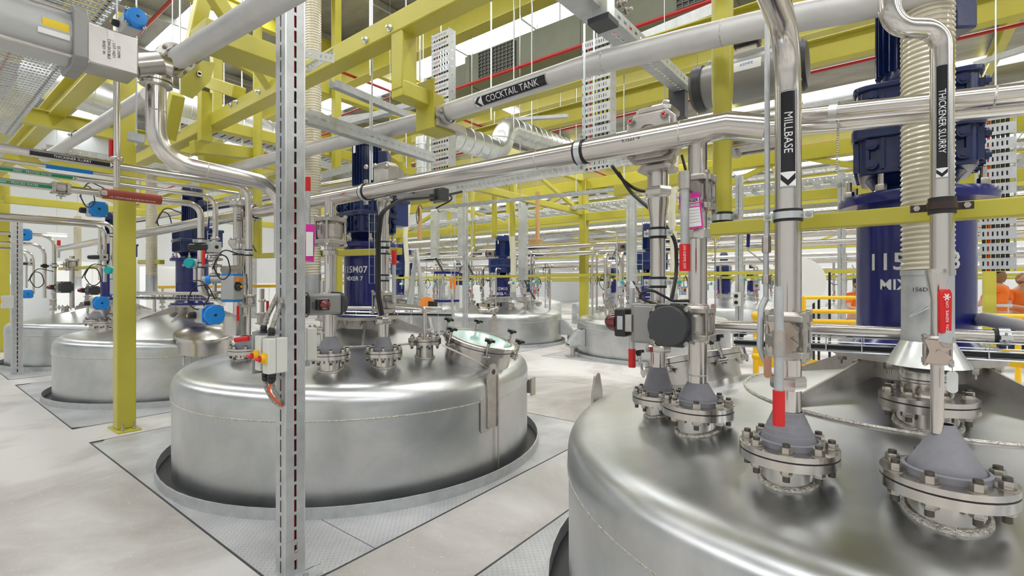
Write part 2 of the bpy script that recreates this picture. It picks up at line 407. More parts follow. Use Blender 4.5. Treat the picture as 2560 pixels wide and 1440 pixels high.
def patch(name, C, flow, up, L, Hh, R, mode, m, parent, lift=0.0006, n=10, label=None, clip=None):
    """a sticker of length L (along flow) and height Hh wrapped on a tube or drum"""
    C, flow, up = V(C), V(flow).normalized(), V(up).normalized(); nn = flow.cross(up).normalized(); mb = MB()
    g = []
    for i in range(n + 1):
        row = []
        for j in range(2):
            if mode == 'pipe': x, y = (j - 0.5) * L, (i / n - 0.5) * Hh
            else: x, y = (i / n - 0.5) * L, (j - 0.5) * Hh
            if mode == 'pipe': p = C + flow * x + up * ((R + lift) * math.sin(y / R)) + nn * ((R + lift) * math.cos(y / R) - R)
            elif mode == 'drum': p = C + up * y + flow * ((R + lift) * math.sin(x / R)) + nn * ((R + lift) * math.cos(x / R) - R)
            else: p = C + flow * x + up * y + nn * lift
            row.append(mb.bm.verts.new(p))
        g.append(row)
    for i in range(n): mb.bm.faces.new((g[i][0], g[i][1], g[i + 1][1], g[i + 1][0]))
    o = mb.build(name, m, parent, smooth=60)
    if label: o['label'] = label
    return o
# ================================================================ THE SETTING
TX = 2.90                                    # row of tanks nearest the camera
T_Y = [-0.10, 4.05, 8.50, 12.75]
PY = {-0.10: (-1.95, 1.67), 4.05: (2.3, 6.0), 8.5: (6.7, 10.35), 12.75: (11.0, 14.6)}
XB = 10.2                                    # second row across the aisle
XMIN, XMAX, YMIN, YMAX = -9.0, 40.0, -26.0, 24.0
o = struct(MB().box((XMIN, YMIN, -0.2), (XMAX, YMAX, -0.02)).build('floor', 'floor', smooth=0))
# floor slab proper lies between the plate squares; built as one slab with square openings
PW = 3.42
def floor_slab():
    mb = MB()
    rows = [(TX, [PY[y] for y in T_Y]), (XB, [(y - PW / 2, y + PW / 2) for y in (4.05, 8.2, 12.35)])]
    xs = [XMIN]
    for cx, ys in rows: xs += [cx - PW / 2, cx + PW / 2]
    xs.append(XMAX)
    for i in range(len(xs) - 1):
        if i % 2 == 0: mb.box((xs[i], YMIN, -0.03), (xs[i + 1], YMAX, 0))
        else:
            ys = sorted(rows[i // 2][1]); last = YMIN
            for (ya, yb) in ys:
                mb.box((xs[i], last, -0.03), (xs[i + 1], ya, 0)); last = yb
            mb.box((xs[i], last, -0.03), (xs[i + 1], YMAX, 0))
    bmesh.ops.remove_doubles(mb.bm, verts=mb.bm.verts, dist=1e-5)
    return mb.build('floor_slab', 'floor', o, smooth=0)
floor_slab()
mb = MB()
for (x, y0, y1) in ((-1.2, YMIN, YMAX), (6.5, YMIN, YMAX), (13.9, YMIN, YMAX)): mb.box((x, y0, -0.001), (x + 0.006, y1, 0.0006))
for y in (-2.2, 6.15, 14.4): mb.box((4.9, y, -0.001), (8.3, y + 0.006, 0.0006))
tag(struct(mb.build('trim_1', 'dgrey')))
struct(MB().box((XMIN, YMAX, 0), (XMAX, YMAX + 0.2, CEIL)).build('wall_left', 'wall', smooth=0))
struct(MB().box((XMAX, YMIN, 0), (XMAX + 0.2, YMAX, CEIL)).build('wall_far', 'wall', smooth=0))
struct(MB().box((XMIN, YMIN - 0.2, 0), (XMAX, YMIN, CEIL)).build('wall_right', 'wall', smooth=0))
struct(MB().box((XMIN - 0.2, YMIN, 0), (XMIN, YMAX, CEIL)).build('wall_near', 'wall', smooth=0))
# ceiling with roof lights, the added far pair included
mb = MB(); xs = [XMIN] + sum([[x - 0.5, x + 0.5] for x in SKYL], []) + [XMAX]
for i in range(0, len(xs), 2): mb.box((xs[i], YMIN, CEIL), (xs[i + 1], YMAX, CEIL + 0.1))
ce = struct(mb.build('ceiling', 'foil', smooth=0))
for k, x in enumerate(SKYL):
    struct(MB().box((x - 0.5, YMIN, CEIL + 0.05), (x + 0.5, YMAX, CEIL + 0.08)).build('window_%d' % (k + 1), 'sky', smooth=0))
mb = MB()                                     # thin purlins under the sheeting
for y in range(-24, 24, 2): mb.box((XMIN, y, CEIL - 0.14), (XMAX, y + 0.05, CEIL - 0.02))
struct(mb.build('trim_2', 'galv', smooth=0))
# ================================================================ TANKS
R_T = 1.58
LID = [(0, 1.118), (0.10, 1.110), (0.2, 1.092)] + [(r / 100, 1.133 - 0.215 * r / 100 - 0.002) for r in range(30, 145, 6)]
for k in range(0, 11):                       # knuckle: smooth curve from the cone into the shell
    u = k / 10; LID.append(((1 - u) ** 2 * 1.45 + 2 * u * (1 - u) * 1.585 + u * u * 1.585, (1 - u) ** 2 * 0.8193 + 2 * u * (1 - u) * 0.790 + u * u * 0.665))
def dome_h(r):
    pts = LID
    for (a, ha), (b, hb) in zip(pts, pts[1:]):
        if r <= b: return ha + (hb - ha) * (r - a) / (b - a)
    return 0.66
def make_tank(cx, cy, label, n=96):
    t = thing('mixing_tank', (cx, cy, 0), label, 'tank', 'steel mixing tanks sunk into the floor')
    MB().lathe([(R_T - 0.02, -0.02), (R_T, -0.02), (R_T, 0.60)], (cx, cy, 0), n=n, cap=False).build('shell', 'tank', t)
    prof = [(R_T + 0.006, 0.60), (R_T + 0.006, 0.64)] + LID[::-1]
    MB().lathe(prof, (cx, cy, 0), n=n, cap=False).build('domed_lid', 'lid', t, smooth=50)
    MB().lathe([(R_T, 0.592), (R_T + 0.009, 0.597), (R_T + 0.009, 0.603), (R_T, 0.608)], (cx, cy, 0), n=n, cap=False).build('weld_seam', 'weld', t)
    return t
def plate_and_curb(cx, cy, where, ya=None, yb=None):
    if ya is None: ya, yb = cy - PW / 2, cy + PW / 2
    # checker plate with a round opening
    mb = MB(); n = 64; h = PW / 2; Rc = R_T + 0.10
    k = 1 / math.sqrt(2)
    for i in range(n):
        a0, a1 = 2 * PI * i / n, 2 * PI * (i + 1) / n
        def sq(a):
            c, s_ = math.cos(a), math.sin(a); hy = (yb - cy) if s_ > 0 else (cy - ya); m = max(abs(c) / h, abs(s_) / hy); return (cx + c / m, cy + s_ / m)
        p0, p1 = (cx + Rc * math.cos(a0), cy + Rc * math.sin(a0)), (cx + Rc * math.cos(a1), cy + Rc * math.sin(a1))
        q0, q1 = sq(a0), sq(a1)
        mb.poly([(p0[0], p0[1], 0.001), (q0[0], q0[1], 0.001), (q1[0], q1[1], 0.001), (p1[0], p1[1], 0.001)])
    bmesh.ops.remove_doubles(mb.bm, verts=mb.bm.verts, dist=1e-5)
    for f in list(bmesh.ops.extrude_face_region(mb.bm, geom=mb.bm.faces[:])['geom']):
        if isinstance(f, bmesh.types.BMVert): f.co.z -= 0.008
    p = mb.build('floor_plate', 'check', smooth=0); tag(p, 'checker plate floor cover ' + where, 'floor plate', 'checker plate covers around the tanks')
    e = MB()                                  # dark joint around the plate
    for sx in (-1, 1):
        e.box((cx + sx * (h + 0.004) - 0.006, ya - 0.01, -0.006), (cx + sx * (h + 0.004) + 0.006, yb + 0.01, 0.0022))
        yy = yb if sx > 0 else ya
        e.box((cx - h - 0.01, yy + sx * 0.004 - 0.006, -0.006), (cx + h + 0.01, yy + sx * 0.004 + 0.006, 0.0022))
    e.box((cx - 1.2, ya, 0.0005), (cx - 1.196, cy - 1.19, 0.0018))
    e.build('joint', 'dgrey', p, smooth=0)
    c = MB().lathe([(Rc, 0), (Rc + 0.012, 0), (Rc + 0.012, 0.075), (Rc, 0.075), (Rc, 0)], (cx, cy, 0), n=n, cap=False)
    c = c.build('kerb_ring', 'galv'); tag(c, 'low galvanised steel kerb ring ' + where, 'kerb', 'kerb rings around the tanks')
    MB().lathe([(Rc, -0.012), (R_T - 0.3, -0.0115)], (cx, cy, 0), n=n, cap=False).build('dark_gap', 'black', c, smooth=0)
    return p
W1 = 'around the nearest tank at the right'
for y, t_ in zip(T_Y, (W1, 'around the big tank in the middle', 'around the tank behind the yellow column', 'around the leftmost tank')): plate_and_curb(TX, y, t_, *PY[y])
YB = [-0.1, 4.05, 8.2, 12.35]
for i, y in enumerate(YB):
  if i: plate_and_curb(XB, y, ['around the tank hidden behind the nearest mixer', 'around the aisle tank right of the far yellow column', 'around the aisle tank left of the far yellow column', 'around the tank behind the upright ladder'][i])
T1 = make_tank(TX, T_Y[0], 'brushed steel tank filling the bottom right corner', 160)
T2 = make_tank(TX, T_Y[1], 'big domed steel tank in the middle, behind the slotted post', 160)
T4 = make_tank(TX, T_Y[2], 'steel tank behind the yellow column with white paint spilled down its lid')
T5 = make_tank(TX, T_Y[3], 'leftmost steel tank, behind the small galvanised post')
T7 = make_tank(XB, YB[1], 'steel tank across the aisle, right of the far yellow column')
T6 = make_tank(XB, YB[2], 'steel tank across the aisle, under the mixer marked MIXER 10')
T9 = make_tank(XB, YB[3], 'steel tank across the aisle behind the folding ladder')
# ================================================================ NOZZLES, MIXERS, PIPES NEAR THE CAMERA
def nozzle(t, x, y, hb, hf, rn, rf, boot=None, nb=8, ph=0.2, tf=0.026, bolts=True, n=40, rb=None, name='nozzle', cap=True):
    """neck from the dome up to a bolted flange pair whose top face is at height hf"""
    tl, gap = tf, 0.005; tu = tf * 0.62
    mb = MB()
    mb.lathe([(rn, hb - 0.06), (rn, hf - tl - tu - gap), (rf, hf - tl - tu - gap), (rf, hf - tu - gap), (rn * 0.6, hf - tu - gap)], (x, y, 0), n=n, cap=False)
    mb.lathe([(rn * 0.6 if cap else rn * 0.9, hf - tu), (rf, hf - tu), (rf, hf), (rn * 0.55 if boot or not cap else 0.001, hf)], (x, y, 0), n=n, cap=False)
    nz = mb.build(name, 'ss', t)
    MB().lathe([(rn * 0.5, hf - tu - gap - 0.001), (rf * 0.985, hf - tu - gap), (rf * 0.985, hf - tu), (rn * 0.5, hf - tu)], (x, y, 0), n=n, cap=False).build('gasket', 'black', nz)
    mb = MB(); nw = 48; rw = 0.0095 * (rn / 0.08) ** 0.5          # weld bead lying on the dome
    cx, cy = WORLD[t.name].x, WORLD[t.name].y
    loop = []
    for i in range(nw + 1):
        a = 2 * PI * i / nw; px_, py_ = x + (rn + 0.004) * math.cos(a), y + (rn + 0.004) * math.sin(a)
        loop.append(V((px_, py_, dome_h(math.hypot(px_ - cx, py_ - cy)) + 0.003)))
    mb.tube(loop, rw, n=7, cap=False); mb.build('weld_bead', 'weld', nz)
    if bolts:
        rbc = rb or (rf * 0.83); hs = rf * 0.085; first = None
        for i in range(nb):
            a = 2 * PI * i / nb + ph; bx, by = x + rbc * math.cos(a), y + rbc * math.sin(a)
            if first is None:
                b_ = MB(); b_.hexnut((bx, by, hf + 0.002), (0, 0, 1), hs * 1.42, hs * 1.6); b_.cyl((bx, by, hf), (bx, by, hf + 0.0025), hs * 1.9)
                b_.hexnut((bx, by, hf - tl - tu - gap - hs * 1.45), (0, 0, 1), hs * 1.42, hs * 1.45)
                b_.use('thread'); b_.cyl((bx, by, hf - tl - tu - gap - hs * 3.0), (bx, by, hf + hs * 2.5), hs * 0.85, n=12)
                first = b_.build('bolt', 'bolt', nz); a0 = (bx, by)
            else:
                c = first.copy(); sc.collection.objects.link(c); c.parent = nz; c.location = V((bx - a0[0], by - a0[1], 0))
                c.matrix_parent_inverse = first.matrix_parent_inverse
    if boot:
        rt, ht, ro = boot
        pr = [(ro + 0.012, hf - 0.002), (ro + 0.012, hf + 0.016), (ro + 0.004, hf + 0.019), (ro, hf + 0.010), (ro - 0.002, hf + 0.02)]
        for k in range(5):
            u0 = (k + 0.9) / 5; r_ = (ro - 0.002) + (rt + 0.004 - ro) * u0; pr += [(r_ + 0.0015, hf + 0.02 + (ht - 0.02) * u0 - 0.001), (r_, hf + 0.02 + (ht - 0.02) * u0)]
        pr += [(rt + 0.001, hf + ht)]
        MB().lathe(pr, (x, y, 0), n=n, cap=False).build('sealing_boot', 'boot', nz)
    return nz
# nozzles of the nearest tank (positions read off the photo, then held on one circle of the dome)
n1 = P(1645, 0, 2.32); n2 = P(1744, 0, 2.03); n3 = P(1970, 0, 1.56); n4 = P(2364, 0, 1.31); n5 = P(2318, 0, 1.75)
nozzle(T1, n1.x, n1.y, 0.87, 0.985, 0.056, 0.120, (0.036, 0.125, 0.070), 8, 0.5, 0.024)
nozzle(T1, n2.x, n2.y, 0.865, 1.008, 0.080, 0.1425, (0.0385, 0.085, 0.080), 8, 0.25)
nozzle(T1, n3.x, n3.y, 0.87, 0.990, 0.075, 0.1425, (0.040, 0.107, 0.080), 8, 0.1)
nozzle(T1, n4.x, n4.y, 0.85, 0.990, 0.083, 0.1440, (0.0165, 0.134, 0.083), 8, 0.45)
nozzle(T1, n5.x, n5.y, 0.98, 1.103, 0.088, 0.1420, None, 8, 0.3)
MB().lathe([(0.072, 1.10), (0.078, 1.115), (0.078, 1.15), (0.083, 1.155), (0.083, 1.162), (0.080, 1.165), (0.080, 1.19), (0.070, 1.205), (0.048, 1.212), (0.048, 1.25)], (n5.x, n5.y, 0), n=40).build('dust_cap', 'ss', T1)
# nozzles of the middle tank
m0 = P(617, 0, 4.0); m1 = P(826, 0, 3.6); m2 = P(959, 0, 3.72); m3 = P(1062, 0, 4.02)
nozzle(T2, m0.x, m0.y, 0.89, 0.985, 0.075, 0.14, (0.04, 0.10, 0.09), 8, 0.3)
nozzle(T2, m1.x, m1.y, 0.87, 1.005, 0.080, 0.1425, (0.04, 0.115, 0.095), 8, 0.25)
nozzle(T2, m2.x, m2.y, 0.88, 1.005, 0.078, 0.1425, (0.042, 0.10, 0.07), 8, 0.1)
nozzle(T2, m3.x, m3.y, 0.92, 1.06, 0.070, 0.135, None, 8, 0.4)
def manway(t, c, ax, r=0.27, h=0.13, knobs=6):
    """round manhole with sight glass lid, clamp bolts with black star knobs; ax = tilted axis"""
    c = V(c); ax = V(ax).normalized(); a, b, d = basis(ax)
    mw = MB().lathe([(r, -0.16), (r, h), (r + 0.03, h), (r + 0.03, h + 0.03), (r - 0.02, h + 0.032)], c, ax, 56, False).build('manway', 'ss', t)
    MB().lathe([(r + 0.025, h + 0.034), (r + 0.025, h + 0.062), (r + 0.012, h + 0.070), (r - 0.028, h + 0.070), (r - 0.030, h + 0.064), (r - 0.03, h + 0.05)], c, ax, 56, False).build('lid_ring', 'ss', mw)
    MB().lathe([(0.0, h + 0.060), (r - 0.029, h + 0.060), (r - 0.029, h + 0.05)], c, ax, 48, False).build('sight_glass', 'glass', mw)
    MB().lathe([(r + 0.02, h + 0.029), (r + 0.03, h + 0.03), (r + 0.03, h + 0.034), (r + 0.02, h + 0.035)], c, ax, 48, False).build('seal', 'black', mw)
    for k in range(knobs):
        an = 2 * PI * k / knobs + 0.35; u = a * math.cos(an) + b * math.sin(an); v = u.cross(ax)
        q = c + u * (r + 0.052)
        mb = MB(); mb.cyl(q + ax * (h - 0.03), q + ax * (h + 0.115), 0.008, n=10); mb.lathe([(0.013, 0), (0.013, 0.06)], q + ax * (h + 0.055), ax, 12)
        mb.obox(q + ax * (h + 0.0) - u * 0.012, u, v, ax, 0.045, 0.014, 0.03); mb.obox(q + ax * (h + 0.0) - u * 0.012 + v * 0.016, u, v, ax, 0.045, 0.006, 0.04); mb.obox(q + ax * (h) - u * 0.012 - v * 0.016, u, v, ax, 0.045, 0.006, 0.04)
        mb.cyl(q + ax * h - v * 0.03, q + ax * h + v * 0.03, 0.013, n=12)
        ck = mb.build('clamp_bolt', 'ss', mw)
    return mw
def star_knob(parent, q, ax, r=0.033):
    a, b, d = basis(ax); mb = MB()
    mb.lathe([(0.014, 0), (0.018, 0.012), (0.018, 0.02)], q, ax, 14)
    mb.lathe([(r * 0.6, 0.015), (r * 0.66, 0.022), (r * 0.6, 0.038)], q, ax, 16)
    for k in range(5):
        an = 2 * PI * k / 5; u = a * math.cos(an) + b * math.sin(an)
        mb.cyl(V(q) + u * r * 0.78 + ax * 0.017, V(q) + u * r * 0.78 + ax * 0.036, r * 0.30, n=10)
    return mb.build('star_knob', 'blackp', parent)
mwc = P(1192, 0, 4.22); mwc.z = 0.86
mdir = V((mwc.x - TX, mwc.y - T_Y[1], 0)).normalized()
mwa = (V((0, 0, 1)) + mdir * 0.27).normalized()
MW2 = manway(T2, mwc, mwa, 0.285, 0.12)
a_, b_, d_ = basis(mwa)
for k in range(6):
    an = 2 * PI * k / 6 + 0.35; u = a_ * math.cos(an) + b_ * math.sin(an); star_knob(MW2, mwc + u * (0.285 + 0.052) + mwa * 0.235, mwa, 0.042)
mc1 = P(1742, 0, 3.12); mc1.z = 0.875; md1 = V((mc1.x - TX, mc1.y - T_Y[0], 0)).normalized(); ma1 = (Z3 + md1 * 0.27).normalized()
MW1 = manway(T1, mc1, ma1, 0.27, 0.11); a_, b_, d_ = basis(ma1)
for k in range(6):
    an = 2 * PI * k / 6 + 0.35; u = a_ * math.cos(an) + b_ * math.sin(an); star_knob(MW1, mc1 + u * (0.27 + 0.052) + ma1 * 0.225, ma1, 0.038)
def lug(t, cx, cy, ang, z0=0.375, z1=0.88, wd=0.145):
    """lifting lug plate welded to the shell"""
    u = V((math.cos(ang), math.sin(ang), 0)); v = V((-u.y, u.x, 0)); c = V((cx, cy, 0)) + u * (R_T + 0.016)
    hw = wd / 2; pts = [(-hw, z0 + 0.015), (-hw + 0.015, z0), (hw - 0.015, z0), (hw, z0 + 0.015)]
    top = [(hw * 0.98, z1 - 0.13)]
    rr = hw * 0.45
    pts += top + [(rr * math.cos(a) * 1.15, z1 - rr + rr * math.sin(a)) for a in [PI * k / 10 for k in range(0, 11)]] + [(-hw * 0.98, z1 - 0.13)]
    mb = MB(); mb.prism(pts, c, v, V((0, 0, 1)), -0.016)
    L = mb.build('lifting_lug', 'ssd', t)
    MB().lathe([(0.021, 0), (0.021, 0.002)], c + V((0, 0, z1 - 0.065)) + u * 0.0, u, 20).build('lug_hole', 'dgrey', L)
    mb = MB(); p2 = [(-hw - 0.055, z0 - 0.02), (-hw - 0.07, z0), (-hw - 0.07, z0 + 0.24), (-hw - 0.05, z0 + 0.26), (-hw + 0.02, z0 + 0.26), (-hw + 0.02, z0 - 0.02)]
    c2 = V((cx, cy, 0)) + u * (R_T + 0.006); mb.prism(p2, c2, v, V((0, 0, 1)), -0.008); mb.build('doubler_plate', 'ssm', L)
    return L
lug(T2, TX, T_Y[1], math.atan2(P(1232, 0, 3.83).y - T_Y[1], P(1232, 0, 3.83).x - TX))
# thin drain tube running down beside the lug
q = P(1256, 700, 3.84); an = math.atan2(q.y - T_Y[1], q.x - TX)
def shell_pt(cx, cy, an, off, z): return V((cx + (R_T + off) * math.cos(an), cy + (R_T + off) * math.sin(an), z))
MB().tube([P(1105, 862, 3.7), P(1170, 893, 3.72), P(1205, 912, 3.75), shell_pt(TX, T_Y[1], an, -0.06, 0.815), shell_pt(TX, T_Y[1], an, 0.02, 0.80), shell_pt(TX, T_Y[1], an, 0.025, 0.02)], 0.0065, 0.03, 8).build('drain_tube', 'ssd', T2)
ang1 = math.atan2(P(1490, 0, 3.15).y - T_Y[0], P(1490, 0, 3.15).x - TX)
q_ = P(1326, 965, 4.70); MB().cbox(q_, 0.05, 0.05, 0.13).cbox(q_ + V((0, -0.03, 0)), 0.07, 0.012, 0.17).build('name_plate_bracket', 'ssd', T2)
lug(T1, TX, T_Y[0], ang1, 0.45, 0.93)
# -------- gussets and mixer plinth on each tank
def plinth(t, cx, cy, detail=True):
    pl = MB().lathe([(0.22, 1.06), (0.22, 1.17), (0.31, 1.17), (0.31, 1.20), (0.20, 1.20)], (cx, cy, 0), n=48, cap=False).build('mixer_plinth', 'ssd', t)
    for k in range(4):
        a = PI / 4 + k * PI / 2 + 0.1; u = V((math.cos(a), math.sin(a), 0)); v = V((-u.y, u.x, 0))
        c = V((cx, cy, 0)) - v * 0.006
        MB().prism([(0.20, 1.05), (0.70, 0.965), (0.70, 0.992), (0.30, 1.165), (0.20, 1.165)], c, u, V((0, 0, 1)), -0.012).build('gusset', 'ssd', pl)
    if detail:
        pos = [(0.28 * math.cos(2 * PI * k / 12 + 0.2), 0.28 * math.sin(2 * PI * k / 12 + 0.2), 0) for k in range(12)]
        mb = MB(); x, y = cx + pos[0][0], cy + pos[0][1]
        mb.hexnut((x, y, 1.14), (0, 0, 1), 0.02, 0.03); mb.cyl((x, y, 1.12), (x, y, 1.199), 0.009)
        f = mb.build('bolt', 'bolt', pl); spread(f, [V(p) - V(pos[0]) for p in pos[1:]])
        lp = [V((cx + 0.70 * math.cos(2 * PI * i / 60), cy + 0.70 * math.sin(2 * PI * i / 60), dome_h(0.70) + 0.002)) for i in range(61)]
        MB().tube(lp, 0.008, n=6, cap=False).build('lid_weld', 'weld', t)
    return pl
for t_, x_, y_ in ((T1, TX, T_Y[0]), (T2, TX, T_Y[1]), (T4, TX, T_Y[2]), (T5, TX, T_Y[3]), (T7, XB, YB[1]), (T6, XB, YB[2]), (T9, XB, YB[3])): plinth(t_, x_, y_, t_ in (T1, T2))
# -------- mixers
def mixer(cx, cy, label, txt=None, face=None, full=True, sx=1.0, top=3.0):
    t = thing('tank_mixer', (cx, cy, 1.20), label, 'mixer', 'blue mixers on the tanks'); c = (cx, cy, 0)
    R = 0.215; z0 = 1.20; zr = 1.86 if full else 1.70
    dr = MB().lathe([(0.285, z0), (0.285, z0 + 0.03), (R + 0.02, z0 + 0.035), (R, z0 + 0.06), (R, zr), (0.285, zr + 0.005), (0.29, zr + 0.03), (0.285, zr + 0.05), (0.12, zr + 0.055)], c, n=64, cap=False).build('drum', 'blue', t)
    zr += 0.055
    nk = MB().lathe([(0.17, zr - 0.01), (0.15, zr + 0.03), (0.19, zr + 0.09), (0.20, zr + 0.10)], c, n=40).build('neck', 'navy', t)
    pos = [(0.25 * math.cos(2 * PI * k / 8 + 0.3), 0.25 * math.sin(2 * PI * k / 8 + 0.3), 0) for k in range(8)]
    mb = MB(); x, y = cx + pos[0][0], cy + pos[0][1]
    mb.cyl((x, y, zr - 0.01), (x, y, zr + 0.075), 0.011, n=10); mb.hexnut((x, y, zr), (0, 0, 1), 0.021, 0.03)
    f = mb.build('stud', 'bolt', t); spread(f, [V(p) - V(pos[0]) for p in pos[1:]])
    # gearbox: ribbed casting, boxy with rounded corners
    gz0 = zr + 0.08; gh = 0.40 if full else 0.38; nv = 'navy' if full else 'navyl'; mb = MB()
    def rbox(h0, h1, wx, wy, r=0.05, ox=0, oy=0):
        pts = []
        for (sx_, sy_, a0) in ((1, 1, 0), (-1, 1, PI / 2), (-1, -1, PI), (1, -1, 1.5 * PI)):
            for k in range(4):
                a = a0 + k * PI / 6; pts.append((ox + sx_ * (wx - r) + r * math.cos(a), oy + sy_ * (wy - r) + r * math.sin(a)))
        mb.prism(pts, (cx, cy, h0), X, Y, h1 - h0)
    G = 0.215 if full else 0.295
    rbox(gz0, gz0 + gh * 0.42, G - 0.012, G - 0.012); rbox(gz0 + gh * 0.40, gz0 + gh * 0.52, G + 0.012, G + 0.012); rbox(gz0 + gh * 0.50, gz0 + gh, G - 0.008, G - 0.008)
    rbox(gz0 + gh * 0.94, gz0 + gh * 1.0, G + 0.006, G + 0.006)
    gb = mb.build('gearbox', nv, t, bevel=0.006)
    mb = MB()
    for k in range(-3, 4):
        for h0 in (gz0 + 0.02, gz0 + gh * 0.54):
            mb.box((cx + k * 0.055 - 0.006, cy - G - 0.004, h0), (cx + k * 0.055 + 0.006, cy + G + 0.004, h0 + gh * 0.34)); mb.box((cx - G - 0.004, cy + k * 0.055 - 0.006, h0), (cx + G + 0.004, cy + k * 0.055 + 0.006, h0 + gh * 0.34))
    mb.build('casting_rib', nv, gb)
    if label.startswith('largest') or 'MIXER 7' in label:
        for ax_ in (0, 1):
            d_ = (-1, 0, 0) if ax_ == 0 else (0, -1, 0)
            def pp(sy, hz): return V((cx - G - 0.006, cy + sy * 0.15, gz0 + gh * hz)) if ax_ == 0 else V((cx + sy * 0.15, cy - G - 0.006, gz0 + gh * hz))
            q0 = pp(-1, 0.10); f = MB().lathe([(0.022, 0), (0.022, 0.012), (0.013, 0.012), (0.013, 0.020)], q0, d_, 14).build('plug', nv, gb)
            spread(f, [pp(sy, hz) - q0 for sy in (-1, 0, 1) for hz in (0.10, 0.32, 0.62, 0.86)][1:])
    if full: MB().box((cx + 0.19, cy - 0.20, gz0 + 0.10), (cx + 0.36, cy + 0.20, gz0 + gh * 0.86)).box((cx + 0.20, cy - 0.215, gz0 + gh * 0.82), (cx + 0.375, cy + 0.215, gz0 + gh * 0.93)).build('side_housing', 'navyl', t, bevel=0.012)
    # second stage housing off to one side, then the finned motor
    gt = gz0 + gh
    MB().lathe([(0.10, gt - 0.02), (0.125, gt + 0.02), (0.125, gt + 0.06), (0.10, gt + 0.07)], c, n=40).build('motor_flange', nv, t)
    R2 = 0.175 if not full else 0.128; mh = top - gt if full else 0.62
    mb = MB(); mb.lathe([(R2 * 0.93, gt + 0.05), (R2 * 0.93, gt + mh - 0.02)], c, n=36)
    nf = 28
    for k in range(nf):
        a = 2 * PI * k / nf; u = V((math.cos(a), math.sin(a), 0)); v = V((-u.y, u.x, 0))
        mb.obox(V((cx, cy, gt + 0.08 + (mh - 0.22) / 2)) + u * R2 * 0.98, u, v, V((0, 0, 1)), R2 * 0.24, 0.0045, mh - 0.22)
    mt = mb.build('motor', nv, t)
    MB().lathe([(R2 * 1.08, gt + mh - 0.15), (R2 * 1.1, gt + mh - 0.02), (R2 * 0.98, gt + mh + 0.01), (R2 * 0.5, gt + mh + 0.02)], c, n=36).build('fan_cowl', nv, mt)
    mb = MB(); mb.obox((cx + R2 * 0.8, cy - R2 * 1.1, gt + mh * 0.55), V((0.6, -0.8, 0)), V((0.8, 0.6, 0)), Z3, 0.10, 0.15, 0.16); mb.build('terminal_box', nv, mt, bevel=0.01)
    MB().cbox((cx - R2 * 1.12, cy + 0.0, gt + mh * 0.7), 0.004, 0.035, 0.09).build('rating_plate', 'white', mt)
    dirc = V((-cx, -cy, 0)).normalized(); rgt = V((-dirc.y, dirc.x, 0))
    for s_ in (-1, 1):
        p = V((cx, cy, 1.80)) + dirc * (R * 0.86) + rgt * s_ * R * 0.52; u = (p - V((cx, cy, 1.80))).normalized(); p = V((cx, cy, 1.80)) + u * R
        mb = MB(); mb.hexnut(p, u, 0.016, 0.014); mb.lathe([(0.02, 0), (0.02, 0.003)], p, u, 16); mb.build('cover_bolt', 'bolt', dr)
    if txt:
        dz, off = txt[2], txt[3]; sxx = txt[5] if len(txt) > 5 else 0.86
        dd = Matrix.Rotation(off, 3, 'Z') @ dirc; rg = V((-dd.y, dd.x, 0)); cc = V((cx, cy, dz)) + dd * R
        lettering(txt[0], txt[4], cc, rg, Z3, R, 'drum', 'lett', dr, bold=0.0015, sx=sxx)
        lettering(txt[1], txt[4] * 0.62, cc - V((0, 0, txt[4] * 0.95)), rg, Z3, R, 'drum', 'lett', dr, bold=0.001, sx=sxx)
    return t
mixer(TX, T_Y[0], 'largest blue mixer, on the nearest tank at the right edge', ('115M08', 'MIXER 8', 1.600, -0.02, 0.105, 1.0))
mixer(TX, T_Y[1], 'blue mixer marked MIXER 7 on the middle tank', ('115M07', 'MIXER 7', 1.645, -0.60, 0.088, 0.92))
mixer(TX, T_Y[2], 'blue mixer behind the valves on the tank past the yellow column')
mixer(TX, T_Y[3], 'blue mixer on the leftmost tank, mostly hidden by pipework')
mixer(XB, YB[2], 'blue mixer marked MIXER 10, standing free in the centre', ('115M10', 'MIXER 10', 1.40, -0.2, 0.125), full=False)
mixer(XB, YB[1], 'blue mixer marked MIXER 11 beside a steel pipe', ('115M11', 'MIXER 11', 1.46, 0.0, 0.11), full=False)
mixer(XB, YB[3], 'blue mixer beside the folding ladder', full=False)
